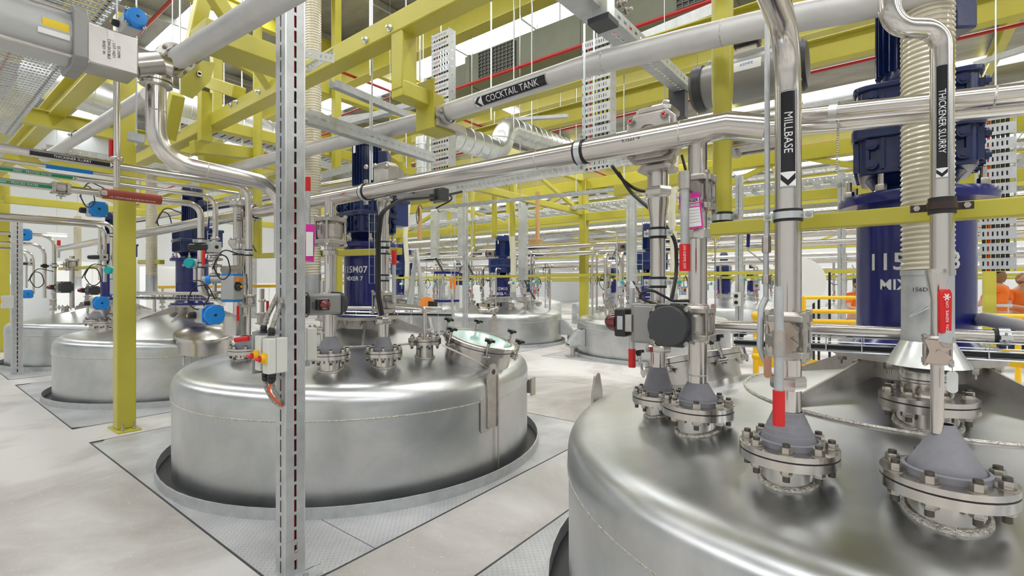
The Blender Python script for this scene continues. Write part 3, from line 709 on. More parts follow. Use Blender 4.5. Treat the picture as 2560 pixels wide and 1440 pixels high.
# ================================================================ PIPES, VALVES AND ACTUATORS
def pipe(pts, r, label, m='ssp', bend=0.0, name='process_pipe', cat='pipe', group=None, n=24, welds=(), parent=None):
    o = MB().tube(pts, r, bend, n).build(name, m, parent, smooth=60)
    if parent is None: tag(o, label, cat, group)
    pts = [V(p) for p in pts]
    for (i, f) in welds:
        a, b = pts[i], pts[i + 1]; p = a.lerp(b, f); d = (b - a).normalized()
        MB().lathe([(r, -0.003), (r + 0.0012, 0), (r, 0.003)], p, d, n, False).build('weld_line', 'weld', o)
    return o
def band(p, d, r, label, w_=0.025, parent=None, rub=True, m='zinc', ear=None, name='pipe_clamp', group='zinc pipe clamps'):
    """two-part pipe clamp with rubber lining"""
    p, d = V(p), V(d).normalized(); t = thing(name, p, label, 'clamp', group)
    if rub: MB().lathe([(r + 0.0005, -w_ * 0.9), (r + 0.004, -w_ * 0.9), (r + 0.004, w_ * 0.9), (r + 0.0005, w_ * 0.9)], p, d, 28, False).build('rubber_lining', 'black', t)
    mb = MB(); mb.lathe([(r + 0.003, -w_ / 2), (r + 0.007, -w_ / 2), (r + 0.007, w_ / 2), (r + 0.003, w_ / 2)], p, d, 28, False)
    ear = V(ear).normalized() if ear is not None else basis(d)[0]
    o_ = d.cross(ear).normalized()
    for s_ in (-1, 1): mb.obox(p + ear * s_ * (r + 0.018), ear, o_, d, 0.028, 0.014, w_)
    mb.build('band', m, t)
    for s_ in (-1, 1): MB().hexnut(p + ear * s_ * (r + 0.02) + o_ * 0.006, o_, 0.009, 0.008).cyl(p + ear * s_ * (r + 0.02) - o_ * 0.018, p + ear * s_ * (r + 0.02) + o_ * 0.02, 0.004, n=8).build('bolt', 'bolt', t)
    return t
def rod(p, q, label, r=0.005, group='threaded hanger rods'):
    o = MB().cyl(p, q, r, n=8).build('hanger_rod', 'zinc'); return tag(o, label, 'rod', group)
def octo(a, b, c, h, w_, mb, ch=0.3, th=0.02):   # chamfered square plate centred at c; a, b in plane; thickness both ways along h
    k = w_ / 2; e = k * (1 - ch); pts = [(k, -e), (k, e), (e, k), (-e, k), (-k, e), (-k, -e), (-e, -k), (e, -k)]
    mb.prism(pts, V(c) - V(h) * th / 2, a, b, th if V(a).cross(V(b)).dot(V(h)) > 0 else -th)
def valve(c, label, s=1.0, d=(0, 0, 1), u=(-1, 0, 0), red=False, nm='ball_valve', cat='valve', group=None, plate=True):
    """three-piece ball valve on an axis d, stem pointing along u"""
    c, d, u = V(c), V(d).normalized(), V(u).normalized(); v = d.cross(u).normalized()
    t = thing(nm, c, label, cat, group)
    MB().lathe([(0.040 * s, -0.075 * s), (0.052 * s, -0.062 * s), (0.056 * s, -0.035 * s), (0.060 * s, -0.03 * s), (0.060 * s, 0.03 * s), (0.056 * s, 0.035 * s), (0.052 * s, 0.062 * s), (0.040 * s, 0.075 * s)], c, d, 32).build('body', 'ssd', t)
    for sg in (-1, 1):
        mb = MB(); octo(u, v, c + d * sg * 0.055 * s, d, 0.125 * s, mb, 0.28, 0.020 * s); mb.build('end_plate', 'ssd', t, bevel=0.002 * s)
    for a in (-1, 1):
        for b in (-1, 1):
            p = c + u * a * 0.050 * s + v * b * 0.050 * s; mb = MB()
            mb.cyl(p - d * 0.080 * s, p + d * 0.080 * s, 0.0065 * s, n=10)
            for sg in (-1, 1): mb.hexnut(p + d * sg * 0.065 * s, d * sg, 0.0115 * s, 0.011 * s)
            mb.build('tie_bolt', 'bolt', t)
    mb = MB(); mb.cyl(c + u * 0.05 * s, c + u * 0.085 * s, 0.022 * s); octo(d, v, c + u * 0.080 * s, u, 0.075 * s, mb, 0.35, 0.008 * s); mb.cyl(c + u * 0.08 * s, c + u * 0.115 * s, 0.010 * s)
    mb.build('stem_pad', 'ssd', t)
    if plate: MB().obox(c + v * 0.0605 * s * (-1 if v.dot(V((1, 0, 0))) > 0 else 1), u, v, d, 0.030 * s, 0.003, 0.04 * s).build('rating_plate', 'galv', t)
    if red:
        for a in (-1, 1):
            p = c + u * a * 0.050 * s - v * 0.05 * s + d * 0.0775 * s
            MB().obox(p, u, v, d, 0.014 * s, 0.014 * s, 0.002).build('paint_mark', 'red', t)
    return t
def lever(t, piv, top, end, r=0.0125, g0=0.72, grip='red', holder=True):
    """tubular lever from top to end, gripped at the end, in a collar at the pivot"""
    piv, top, end = V(piv), V(top), V(end); d = (end - top).normalized(); L = (end - top).length
    h = MB().cyl(top, end, r, n=16).build('handle', 'galv', t)
    g = top + d * L * g0
    MB().tube([g, end + d * 0.006], r * 1.28, 0, 16).build('grip', grip, h)
    mb = MB(); q = top + d * min(max((piv - top).dot(d), 0.0), L)
    mb.cyl(q - d * 0.035, q + d * 0.035, r * 1.35, n=16); mb.bar(q, piv, 0.03, 0.03)
    mb.build('lever_holder', 'ssd', h)
    MB().cyl(q, q + (q - piv).normalized() * (r * 1.45), 0.004, n=8).build('set_screw', 'bolt', h)
    return h
def stopplate(t, piv, u, d, s=1.0, m='stopp'):
    u, d = V(u).normalized(), V(d).normalized(); v = d.cross(u).normalized(); mb = MB()
    mb.prism([(-0.045 * s, -0.05 * s), (0.02 * s, -0.05 * s), (0.045 * s, -0.02 * s), (0.02 * s, 0), (0.045 * s, 0.02 * s), (0.02 * s, 0.05 * s), (-0.045 * s, 0.05 * s), (-0.03 * s, 0)], V(piv), v, d, 0.004)
    return mb.build('stop_plate', m, t)
def actuator(c, label, axis=(0, -1, 0), stem=(-1, 0, 0), L=0.26, R=0.085, cap='dgrey', body='actg', beacon=True, both=True, group='pneumatic valve actuators', bo=0.0):
    """rack and pinion actuator: body along axis, round end caps, position beacon on the stem side"""
    c, ax, st = V(c), V(axis).normalized(), V(stem).normalized(); v = ax.cross(st).normalized()
    t = thing('pneumatic_actuator', c, label, 'actuator', group)
    k = R * 0.92; pts = [(k, -k * .8), (k, k * .8), (k * .8, k), (-k * .8, k), (-k, k * .8), (-k, -k * .8), (-k * .8, -k), (k * .8, -k)]
    mb = MB(); mb.prism(pts, c - ax * L / 2, st, v, L * (1 if st.cross(v).dot(ax) > 0 else -1)); mb.build('body', body, t, bevel=0.004)
    for s_ in ((1, -1) if both else (1,)):
        mb = MB(); kk = R * 1.04; p2 = [(kk, -kk * .62), (kk, kk * .62), (kk * .62, kk), (-kk * .62, kk), (-kk, kk * .62), (-kk, -kk * .62), (-kk * .62, -kk), (kk * .62, -kk)]
        sg = s_ * (1 if st.cross(v).dot(ax) > 0 else -1)
        mb.prism(p2, c + ax * s_ * L / 2, st, v, 0.016 * sg)
        mb.lathe([(R * 1.0, 0.01), (R * 1.0, 0.045), (R * 0.95, 0.053), (R * 0.4, 0.056)], c + ax * s_ * L / 2, ax * s_, 40)
        cp = mb.build('end_cap', cap, t)
        for a in (-1, 1):
            for b in (-1, 1): MB().lathe([(0.010, 0), (0.010, 0.008), (0.006, 0.009), (0.005, 0.004)], c + ax * s_ * (L / 2 + 0.016) + st * a * R * 0.82 + v * b * R * 0.82, ax * s_, 12).build('cap_screw', 'bolt', cp)
    if beacon:
        q = c + st * k + ax * bo
        mb = MB(); mb.obox(q + st * 0.02, ax, v, st, 0.09, 0.035, 0.04); mb.build('bracket', 'ssd', t)
        q = q + st * 0.035; mb = MB(); mb.obox(q + st * 0.022, ax, v, st, 0.085, 0.075, 0.045); bx = mb.build('switch_box', 'blackp', t, bevel=0.006)
        MB().lathe([(0.032, 0), (0.031, 0.02), (0.022, 0.04), (0.008, 0.048)], q + st * 0.044, st, 24).build('beacon', 'redl', bx)
        MB().lathe([(0.0322, 0.004), (0.0312, 0.02), (0.0225, 0.0397)], q + st * 0.0445, st, 24, False).build('dome', 'blackp', bx) if False else None
        MB().obox(q + st * 0.03 - ax * 0.0 + v * (0.0385 if v.z > 0 else -0.0385), ax, v, st, 0.06, 0.002, 0.026).build('scale_plate', 'white', bx)
    return t
# ---- main steel header above the row of nozzles
pA, pB = onx(150, 622, 2.05), onx(1820, 313, 2.05)
hdr = (pB - pA).normalized()
main = pipe([pA, pB, P(1915, 322, 1.86)], 0.055, 'large polished steel header pipe running under the COCKTAIL TANK pipe', n=36, welds=((0, 0.62), (0, 0.925), (0, 0.985)))
MB().tube([P(1915, 322, 1.86), P(1990, 318, 1.79)], 0.035, n=24).build('reducer_end', 'ssp', main)
def on_main(px):                             # point of the header's axis seen in column px
    k = ray(px); a, b = pA, pB
    f = lambda p: (p.x * CO * 0 + 0)
    def cam(p): return (S * p.x - CO * p.y, CO * p.x + S * p.y)
    (xa, za), (xb, zb) = cam(a), cam(b); t_ = (k * za - xa) / ((xb - xa) - k * (zb - za)); return a.lerp(b, t_)
lettering('K1533 →', 0.022, on_main(1590) + V((-0.055, 0, 0)) + V((0, 0, 0.0)), (0, -1, 0), (0.25, 0, 1), 0.055, 'pipe', 'ink', main)
for px, lb in ((1455, 'clamp around the steel header in the centre, below the hanging tray'), (915, 'clamp around the steel header left of the dark blue gearbox'), (640, 'clamp on the header just left of the slotted post')):
    band(on_main(px), hdr, 0.055, lb, 0.03, ear=(0, 0, 1))
for px, lb, y1 in ((1461, 'hanger rod above the centre header clamp', 60), (925, 'hanger rod above the header clamp by the dark blue motor', 250)):
    p = on_main(px) + V((0, 0, 0.06)); q = P(px, y1, 1); q = onx(px, y1, p.x); rod(p, (p.x, p.y, q.z), lb)
# branch down to the second nozzle with its two ball valves
b2 = V((n2.x, n2.y, 0)); top2 = on_main(1744)
b2.x = top2.x * 0.5 + n2.x * 0.5
def at(b, z): return V((b.x, b.y, z))
br2 = pipe([at(V((n2.x, n2.y, 0)), 1.06), at(V((n2.x, n2.y, 0)), 2.15)], 0.038, 'vertical steel branch pipe under the header, behind the pink danger tag', n=32, welds=((0, 0.06), (0, 0.33)))
zz = lambda y, Z: EYE + (HZ - y) / F * Z
valve(at(n2, zz(808, 2.03)), 'ball valve with orange-red nuts, right of the large dark end cap', 1.0, u=(1, 0, 0), red=True)
v2 = valve(at(n2, zz(485, 2.03)), 'ball valve holding the pink danger tag', 1.05, u=(-1, 0, 0), red=True)
pv = at(n2, zz(468, 2.03)) + V((-0.125, 0.015, 0)); lt = P(1712, 440, 1.90); le = P(1712, 674, 1.90)
lever(v2, pv, lt, le, 0.0165, 0.73)
lettering('ON KEMPE OFF', 0.0135, P(1711, 642, 1.875) , (0, 0, -1), P(1712, 0, 1.9).xyz * 0 + V((0.6, -0.8, 0)), 0.021, 'pipe', 'lett', v2)
MB().lathe([(0.052, -0.02), (0.056, -0.016), (0.056, 0.016), (0.052, 0.02)], at(n2, zz(586, 2.03)), (0, 0, 1), 8).build('hex_adaptor', 'ss', br2)
# danger tag
c = P(1727, 528, 1.925); rt = (P(1752, 528, 1.92) - P(1702, 528, 1.94)).normalized(); upv = (Z3 + rt * 0.0).normalized(); rt = (rt - Z3 * rt.z + Z3 * 0.10).normalized(); upv = rt.cross((rt.cross(Z3)).normalized() * -1).normalized()
if upv.z < 0: upv = -upv
tg = MB(); tg.prism([(-0.040, -0.070), (0.040, -0.070), (0.040, 0.062), (0.030, 0.072), (-0.030, 0.072), (-0.040, 0.062)], c, rt, upv, 0.0015)
tg = tag(tg.build('danger_tag', 'pink', smooth=0), 'pink DANGER tag hanging on the valve under the header', 'tag')
nn_ = rt.cross(upv).normalized(); sgn = 1 if nn_.dot(c - cam.location) < 0 else -1
for (y0, y1) in ((0.032, 0.050), (0.018, 0.027), (-0.063, 0.013)): MB().obox(c + upv * (y0 + y1) / 2 + nn_ * 0.0012, rt, upv, nn_, 0.068, y1 - y0, 0.0022).build('white_panel', 'cardw', tg)
lettering('DANGER', 0.019, c + upv * 0.041 + nn_ * 0.002, rt, upv, m='ink', parent=tg, bold=0.0006, sx=0.8)
lettering('COMMISSIONING', 0.009, c + upv * 0.0225 + nn_ * 0.002, rt, upv, m='ink', parent=tg, sx=0.95)
for k in range(5): MB().obox(c + upv * (0.002 - k * 0.012) + nn_ * 0.0024, rt, upv, nn_, 0.06, 0.0008, 0.0006).build('ruled_line', 'ink', tg)
MB().lathe([(0.003, 0), (0.006, 0), (0.006, 0.003), (0.003, 0.003)], c + upv * 0.061, nn_, 14, False).build('eyelet', 'brass', tg)
MB().tube([c + upv * 0.061, c + upv * 0.085 + nn_ * 0.01, pv + V((-0.02, 0, 0.0))], 0.0012, 0.01, 6).build('string', 'white', tg)
# first nozzle's pipe, reducer, big square valve behind the header
g1 = V((n1.x, n1.y, 0)); Z1 = 2.32
p1 = pipe([at(g1, 1.085), at(g1, zz(580, Z1))], 0.036, 'steel pipe rising from the nozzle behind the dark round end cap', n=32)
MB().lathe([(0.036, 0), (0.038, 0.06), (0.050, 0.14), (0.050, 0.16)], at(g1, zz(580, Z1)), (0, 0, 1), 36).build('reducer', 'ssp', p1)
MB().lathe([(0.060, 0), (0.064, 0.006), (0.064, 0.034), (0.060, 0.04)], at(g1, zz(490, Z1)), (0, 0, 1), 6).build('hex_adaptor', 'ss', p1)
MB().lathe([(0.050, 0), (0.050, 0.09)], at(g1, zz(472, Z1)), (0, 0, 1), 36).build('upper_stub', 'ssp', p1)
MB().lathe([(0.058, 0), (0.062, 0.006), (0.062, 0.03), (0.056, 0.035)], at(g1, zz(880, Z1)), (0, 0, 1), 8).build('hex_adaptor', 'ss', p1)
band(at(g1, zz(583, Z1)), (0, 0, 1), 0.037, 'upper clamp on the pipe rising behind the dark round end cap', 0.03, ear=(0, 1, 0)); band(at(g1, zz(706, Z1)), (0, 0, 1), 0.037, 'lower clamp on the pipe rising behind the dark round end cap', 0.03, ear=(0, 1, 0))
bv = thing('flanged_valve', at(g1, zz(400, Z1)), 'big square cast valve with red cross marks on its bolts, behind the header', 'valve')
cz = at(g1, zz(355, Z1)); mb = MB(); octo(Y, Z3, cz + V((-0.085, 0, 0)), X, 0.235, mb, 0.32, 0.024); mb.build('flange_plate', 'ssd', bv, bevel=0.004)
mb = MB(); octo(Y, Z3, cz + V((-0.115, 0, 0)), X, 0.205, mb, 0.36, 0.02); mb.build('flange_plate', 'ssd', bv, bevel=0.004)
mb = MB(); mb.lathe([(0.085, -0.08), (0.10, -0.04), (0.10, 0.06), (0.085, 0.09)], cz, X, 36); mb.lathe([(0.06, -0.13), (0.085, -0.10), (0.085, 0.10)], cz, Z3, 30); mb.build('body', 'ssd', bv)
MB().lathe([(0.055, 0), (0.058, 0.008), (0.050, 0.008), (0.050, 0.003)], cz + V((-0.125, 0, 0)), -X, 36, False).build('raised_ring', 'ssd', bv)
for a in (-1, 1):
    for b in (-1, 1):
        q = cz + V((-0.125, a * 0.078, b * 0.078)); MB().lathe([(0.020, 0), (0.020, 0.003)], q, -X, 20).hexnut(q, -X, 0.017, 0.018).build('bolt', 'bolt', bv)
        for ro in (0.8, -0.8):
            d_ = V((0, math.sin(ro), math.cos(ro))); MB().obox(q + V((-0.0185, 0, 0)), d_, X, d_.cross(X), 0.022, 0.002, 0.005).build('paint_mark', 'red', bv)
mb = MB(); octo(X, Y, cz + V((0, 0, 0.135)), Z3, 0.17, mb, 0.3, 0.022); mb.build('top_plate', 'ssd', bv, bevel=0.003)
for a in (-1, 1): MB().hexnut(cz + V((0.06 * a, 0.06 * a, 0.146)), Z3, 0.017, 0.02).build('bolt', 'bolt', bv)
mb = MB(); octo(X, Y, cz + V((0, 0, -0.135)), Z3, 0.16, mb, 0.3, 0.022); mb.build('bottom_plate', 'ssd', bv, bevel=0.003)
# charcoal capped actuator on the first nozzle
A1 = P(1672, 815, 1.98) + V((0.10, 0, 0))
ac1 = actuator(A1, 'large grey actuator with dark round end cap hiding the pipe beside the danger tag lever', axis=(-1, 0, 0), stem=(0, 1, 0), L=0.15, R=0.083, beacon=False)
MB().cbox(A1 + V((0.01, 0.12, 0.0)), 0.15, 0.10, 0.155).cbox(A1 + V((0.01, 0.13, 0.0)), 0.11, 0.12, 0.172).build('pinion_housing', 'actg', ac1, bevel=0.005)
MB().cbox(A1 + V((-0.03, 0.195, 0.0)), 0.06, 0.03, 0.075).build('bracket', 'ssd', ac1)
q = A1 + V((-0.02, 0.235, 0)); sbx = MB().cbox(q, 0.085, 0.055, 0.125).build('switch_box', 'blackp', ac1, bevel=0.008)
MB().lathe([(0.045, 0), (0.044, 0.02), (0.034, 0.045), (0.015, 0.06), (0.002, 0.064)], q + V((0, 0.027, 0)), Y, 28).build('beacon', 'redl', sbx)
for k_ in range(3): MB().lathe([(0.0458, 0.0), (0.0448, 0.02), (0.0348, 0.045), (0.0155, 0.0605)], q + V((0, 0.027, 0)), Y, 9, False, 0).build('dome_rib', 'blackp', sbx) if k_ == 0 else None
MB().cbox(q + V((-0.0435, -0.002, 0)), 0.003, 0.026, 0.06).build('scale_plate', 'galv', sbx)
for dx_ in (0.09, 0.15): MB().hexnut(A1 + V((0.0, dx_, 0.080)), Z3, 0.014, 0.022).build('port_fitting', 'bolt', ac1)
MB().tube([A1 + V((-0.02, 0.09, 0.085)), A1 + V((-0.05, 0.17, 0.12)), A1 + V((-0.04, 0.10, 0.15)), A1 + V((0, 0.02, 0.10)), A1 + V((0.03, -0.06, 0.10)), A1 + V((0.08, -0.08, 0.16)), A1 + V((0.10, -0.06, 0.45)), A1 + V((0.12, 0.02, 0.75))], 0.006, 0.05, 8).build('control_cable', 'black', ac1)
tag(MB().cyl(P(1580, 850, 2.02), P(1580, 868, 2.02), 0.011).build('lever_tube', 'galv'), 'short grey stub under the dark actuator', 'tube') if False else None
lv = thing('valve_lever', P(1580, 850, 2.3), 'upright lever with red lower grip left of the dark actuator', 'lever')
MB().cyl(P(1580, 720, 2.3), P(1580, 878, 2.3), 0.0135).build('bar', 'galv', lv); MB().tube([P(1580, 872, 2.3), P(1580, 918, 2.3)], 0.017, n=16).build('grip', 'red', lv)
# actuator row near the middle tank
A2 = P(800, 760, 3.38); ac2 = actuator(A2, 'grey actuator with dark end cap on the middle tank, right of the slotted post', axis=(1, 0, 0), stem=(0, -1, 0), L=0.24, R=0.080, bo=-0.06)
p5 = pipe([at(m1, 1.115), at(m1, 2.15)], 0.041, 'steel pipe from the middle tank up to the header, right of the slotted post', n=28)
valve(at(m1, zz(578, 3.6)), 'ball valve on the pipe below the header with a small pink tag', 1.5, u=(0, 1, 0))
MB().lathe([(0.052, -0.02), (0.056, -0.016), (0.056, 0.016), (0.052, 0.02)], at(m1, zz(632, 3.6)), (0, 0, 1), 8).build('hex_adaptor', 'ss', p5)
l5 = thing('valve_lever', P(770, 560, 3.45), 'upright lever with red top grip right of the slotted post', 'lever')
MB().cyl(P(770, 583, 3.45), P(770, 470, 3.45), 0.016).build('bar', 'galv', l5); MB().tube([P(770, 478, 3.45), P(770, 443, 3.45)], 0.018, n=16).build('grip', 'red', l5)
MB().bar(P(770, 565, 3.45), P(812, 572, 3.6), 0.03, 0.03).build('lever_holder', 'ssd', l5)
tg2 = MB().prism([(-0.035, -0.13), (0.03, -0.14), (0.04, 0.12), (-0.025, 0.13)], P(774, 606, 3.42), (P(800, 600, 3.4) - P(770, 600, 3.4)).normalized(), Z3, 0.002).build('danger_tag', 'pink', smooth=0)
tag(tg2, 'small pink and white tag hanging by the slotted post', 'tag'); MB().obox(P(774, 610, 3.405), (P(800, 600, 3.4) - P(770, 600, 3.4)).normalized(), Z3, V((0.79, 0.61, 0)), 0.05, 0.17, 0.003).build('white_panel', 'cardw', tg2)
p6 = pipe([at(m2, 1.1), at(m2, zz(560, 3.72))], 0.040, 'steel pipe with reducer rising from the middle tank beside the black cable', n=28, welds=((0, 0.15),))
MB().lathe([(0.036, 0), (0.038, 0.06), (0.052, 0.16), (0.052, 0.2)], at(m2, zz(560, 3.72)), (0, 0, 1), 32).build('reducer', 'ssp', p6)
MB().lathe([(0.066, 0), (0.070, 0.006), (0.070, 0.03), (0.066, 0.04)], at(m2, zz(502, 3.72)), (0, 0, 1), 8).build('hex_adaptor', 'ss', p6)
MB().cyl(at(m2, zz(498, 3.72)), at(m2, zz(465, 3.72)), 0.052).build('upper_stub', 'ssp', p6)
valve(at(m2, zz(755, 3.72)), 'ball valve with red topped lever in the centre, below the black cable', 1.15, u=(0, -1, 0))
l6 = thing('valve_lever', P(985, 750, 3.6), 'lever with red top grip standing beside the central ball valve', 'lever')
MB().cyl(P(985, 755, 3.6), P(985, 660, 3.6), 0.014).build('bar', 'galv', l6); MB().tube([P(985, 662, 3.6), P(985, 626, 3.6)], 0.018, n=16).build('grip', 'red', l6); MB().bar(P(985, 745, 3.6), P(965, 750, 3.66), 0.04, 0.03).build('lever_holder', 'ssd', l6)
MB().lathe([(0.054, -0.03), (0.060, -0.02), (0.060, 0.02), (0.054, 0.03)], at(m2, zz(800, 3.72)), (0, 0, 1), 8).build('hex_adaptor', 'ss', p6)
for y_, nm_ in ((612, 'upper'), (628, 'middle'), (695, 'lower')): band(at(m2, zz(y_, 3.72)), Z3, 0.040, nm_ + ' clamp on the reducer pipe beside the black cable', 0.03, ear=(0, 1, 0))
# small bend pipes over the third nozzle
pipe([at(m3, 1.06), at(m3, zz(770, 4.02)), P(985, 762, 3.85)], 0.0175, 'small hooked pipe into the blank flange next to the manway', bend=0.05, n=16)
pipe([P(1185, 858, 3.6), P(1130, 830, 3.7), P(1000, 795, 3.9), P(978, 790, 3.9)], 0.006, 'thin tube lying between flange and manway', n=8, bend=0.03) if False else None
# ---- MILLBASE pipe
Z_3 = 1.56; g3 = V((n3.x, n3.y, 0))
elb = at(g3, zz(240, Z_3))
mill = pipe([at(g3, 1.05), at(g3, 2.304), V((g3.x - 0.95, g3.y, 2.310))], 0.038, 'tall steel pipe marked MILLBASE bending over toward the viewer', bend=0.17, n=40, welds=((0, 0.28), (0, 0.88)))
fdir = V((g3.x, g3.y, 0)).normalized(); side = V((-fdir.y, fdir.x, 0))
def pipe_label(parent, c, R, L, Hh, text, size, flow, up, arrow='down', m='label', bold=0.0, off=0.0, tl=None):
    patch('pipe_marker_border', c, flow, up, L, Hh, R, 'pipe', 'lett', parent, 0.0004)
    k = 0.002 * (Hh / 0.045)
    patch('pipe_marker_edge', c, flow, up, L + k * 1.6, Hh + k * 1.6, R, 'pipe', m, parent, 0.0002)
    pk = patch('pipe_marker', c, flow, up, L - k * 2, Hh - k * 2, R, 'pipe', m, parent, 0.0007)
    lettering(text, size, c + V(flow) * off, flow, up, R, 'pipe', 'lett', pk, sx=0.92, bold=bold, lift=0.0012)
    sg = 1 if arrow == 'end' else -1; w2 = Hh / 2 - k
    mb = MB(); e = L / 2 - k * 1.5; fl, up_, nn = V(flow).normalized(), V(up).normalized(), V(flow).cross(V(up)).normalized(); aL = Hh * 0.95
    def pt(x, y, l_=0.0013): return c + fl * x + up_ * ((R + l_) * math.sin(y / R)) + nn * ((R + l_) * math.cos(y / R) - R)
    N_ = 8
    for i in range(N_):
        y0, y1 = w2 * (2 * i / N_ - 1), w2 * (2 * (i + 1) / N_ - 1)
        f0, f1 = [(1 - abs(y) / w2) for y in (y0, y1)]
        # white block with a black chevron on it
        mb.poly([pt(sg * (e - aL), y0), pt(sg * (e - aL), y1), pt(sg * (e - 0.42 * aL - (1 - f1) * aL * 0.5), y1), pt(sg * (e - 0.42 * aL - (1 - f0) * aL * 0.5), y0)])
        if f0 > -1: mb.poly([pt(sg * e, y0), pt(sg * e, y1), pt(sg * (e - (1 - f1) * aL * 0.5), y1), pt(sg * (e - (1 - f0) * aL * 0.5), y0)])
    mb.build('arrow_mark', 'lett', pk, smooth=0)
lc = at(g3, zz(354, Z_3)) - fdir * 0.038
pipe_label(mill, lc, 0.038, 0.305, 0.047, 'MILLBASE', 0.034, -Z3, -side, 'end', off=-0.02)
# camera sees the label square on
valve(at(g3, zz(838, Z_3)), 'ball valve with the long red ended lever under the MILLBASE pipe', 1.02, u=(-1, 0, 0))
v3 = [o for o in sc.objects if o.get('label', '').startswith('ball valve with the long red')][0]
pv3 = at(g3, zz(840, Z_3)) + V((-0.12, 0.03, 0)); lever(v3, pv3, P(1947, 716, 1.38), P(1947, 1058, 1.38), 0.0125, 0.76)
stopplate(v3, at(g3, zz(838, Z_3)) + V((-0.093, 0, 0)), (-1, 0, 0), Z3, 0.95)
MB().lathe([(0.048, -0.022), (0.052, -0.016), (0.052, 0.016), (0.048, 0.022)], at(g3, zz(955, Z_3)), (0, 0, 1), 6).build('hex_adaptor', 'ss', mill)
kt = thing('key_tag', P(1919, 905, 1.42), 'oval copper coloured tag hanging on the MILLBASE valve', 'tag'); mb = MB()
c = P(1919, 918, 1.42); mb.prism([(0.0105 * math.cos(a), (0.022 if math.sin(a) > 0 else -0.022) + 0.010 * math.sin(a)) for a in [2 * PI * k / 20 for k in range(20)]], c, side, Z3, 0.0015); mb.build('plate', 'brass', kt)
MB().tube([c + V((0, 0, 0.028)), c + V((0.004, 0, 0.045)), c + V((-0.004, 0, 0.06))], 0.0012, n=6).build('wire', 'ss', kt)
band(at(g3, zz(540, Z_3)), Z3, 0.038, 'zinc clamp fixing the MILLBASE pipe to the yellow rail', 0.022, ear=(0, 1, 0))
# thin dark rod with needle valves left of MILLBASE
th = pipe([P(1915, 745, 1.6), P(1915, 640, 1.6), P(1918, 560, 1.6), P(1918, 60, 1.6)], 0.0085, 'thin grey tube running up beside the MILLBASE pipe', 'galv', n=10)
for y_ in (603, 622, 700): MB().hexnut(P(1916, y_ + 10, 1.6), Z3, 0.014, 0.03).build('fitting', 'ssd', th)
MB().tube([P(1915, 745, 1.6), P(1903, 770, 1.6), P(1900, 870, 1.58), P(1915, 905, 1.58)], 0.0105, 0.03, 10).build('bent_tube', 'galv', th)
hb_ = thing('valve_lever', P(1872, 600, 1.9), 'slim blue handle beside the thin grey tube', 'lever'); MB().tube([P(1872, 560, 1.9), P(1870, 618, 1.9)], 0.0065, n=10).build('grip', 'blue', hb_); MB().tube([P(1870, 618, 1.9), P(1870, 626, 1.9), P(1905, 652, 1.7)], 0.003, n=8).build('bar', 'galv', hb_)
# ---- THICKENER SLURRY pipe
Z_4 = 1.31; g4 = V((P(2343, 0, Z_4).x, P(2343, 0, Z_4).y, 0)); G4 = P(2355, 0, Z_4); G4.z = 0
thk = pipe([at(g4, 1.10), at(g4, zz(765, Z_4))], 0.0145, 'steel pipe marked THICKENER SLURRY with an S-bend at the top right', n=28)
MB().lathe([(0.0145, 0), (0.0145, 0.02), (0.026, 0.085), (0.026, 0.10)], at(g4, zz(765, Z_4)), (0, 0, 1), 32).build('reducer', 'ssp', thk)
tb = at(G4, zz(72, Z_4)); tl = tb + V((-0.087, 0.112, 0.004))
MB().tube([at(G4, zz(690, Z_4)), tb, tl, at(tl, 2.75)], 0.026, 0.055, 32, 8).build('upper_run', 'ssp', thk)
f4 = V((G4.x, G4.y, 0)).normalized(); s4 = V((-f4.y, f4.x, 0))
pipe_label(thk, at(G4, zz(309, Z_4)) - f4 * 0.026, 0.026, 0.302, 0.026, 'THICKENER SLURRY', 0.0205, -Z3, -s4, 'end', off=0.0)
v4 = valve(at(g4, zz(875, Z_4)), 'small ball valve with upright flat red handle on the THICKENER SLURRY pipe', 0.52, u=(-1, 0, 0), plate=False)
stopplate(v4, at(g4, zz(875, Z_4)) + V((-0.045, 0, 0)), (-1, 0, 0), Z3, 0.62)
u4 = (P(2387, 780, 1.22) - P(2347, 780, 1.22)).normalized(); hc = P(2367, 778, 1.235)
hd = MB().prism([(-0.014, -0.057), (0.014, -0.057), (0.0155, 0.045), (0.010, 0.057), (-0.010, 0.057), (-0.0155, 0.045)], hc, u4, Z3, -0.011).build('handle', 'red', v4, bevel=0.003)
lettering('ON  KEMPE  OFF', 0.0105, hc - f4 * 0.0 + V((0, 0, -0.012)), Z3, -u4, m='lett', parent=hd, lift=0.002)
mb = MB()
for k in range(3):
    a = k * PI / 3; d_ = u4 * math.cos(a) + Z3 * math.sin(a); mb.obox(hc + V((0, 0, 0.036)) - f4 * 0.0015, d_, u4.cross(Z3), d_.cross(u4.cross(Z3)), 0.018, 0.002, 0.0028)
mb.build('star_mark', 'lett', hd)
MB().bar(P(2367, 826, 1.235), P(2362, 856, 1.235), 0.026, 0.003, f4).build('handle_shank', 'galv', hd); MB().hexnut(P(2366, 858, 1.26), -f4, 0.012, 0.016).build('stem_nut', 'bolt', v4)
kt = thing('key_tag', P(2387, 950, 1.26), 'clear oval tag hanging on the THICKENER SLURRY valve', 'tag'); c = P(2381, 955, 1.26)
MB().prism([(0.0115 * math.cos(a), (0.018 if math.sin(a) > 0 else -0.018) + 0.011 * math.sin(a)) for a in [2 * PI * k / 20 for k in range(20)]], c, s4, Z3, 0.0015).build('plate', 'galvb', kt); MB().tube([c + V((0, 0, 0.025)), c + V((0.004, 0, 0.04)), c + V((-0.002, 0.004, 0.055))], 0.0012, n=6).build('wire', 'ss', kt)
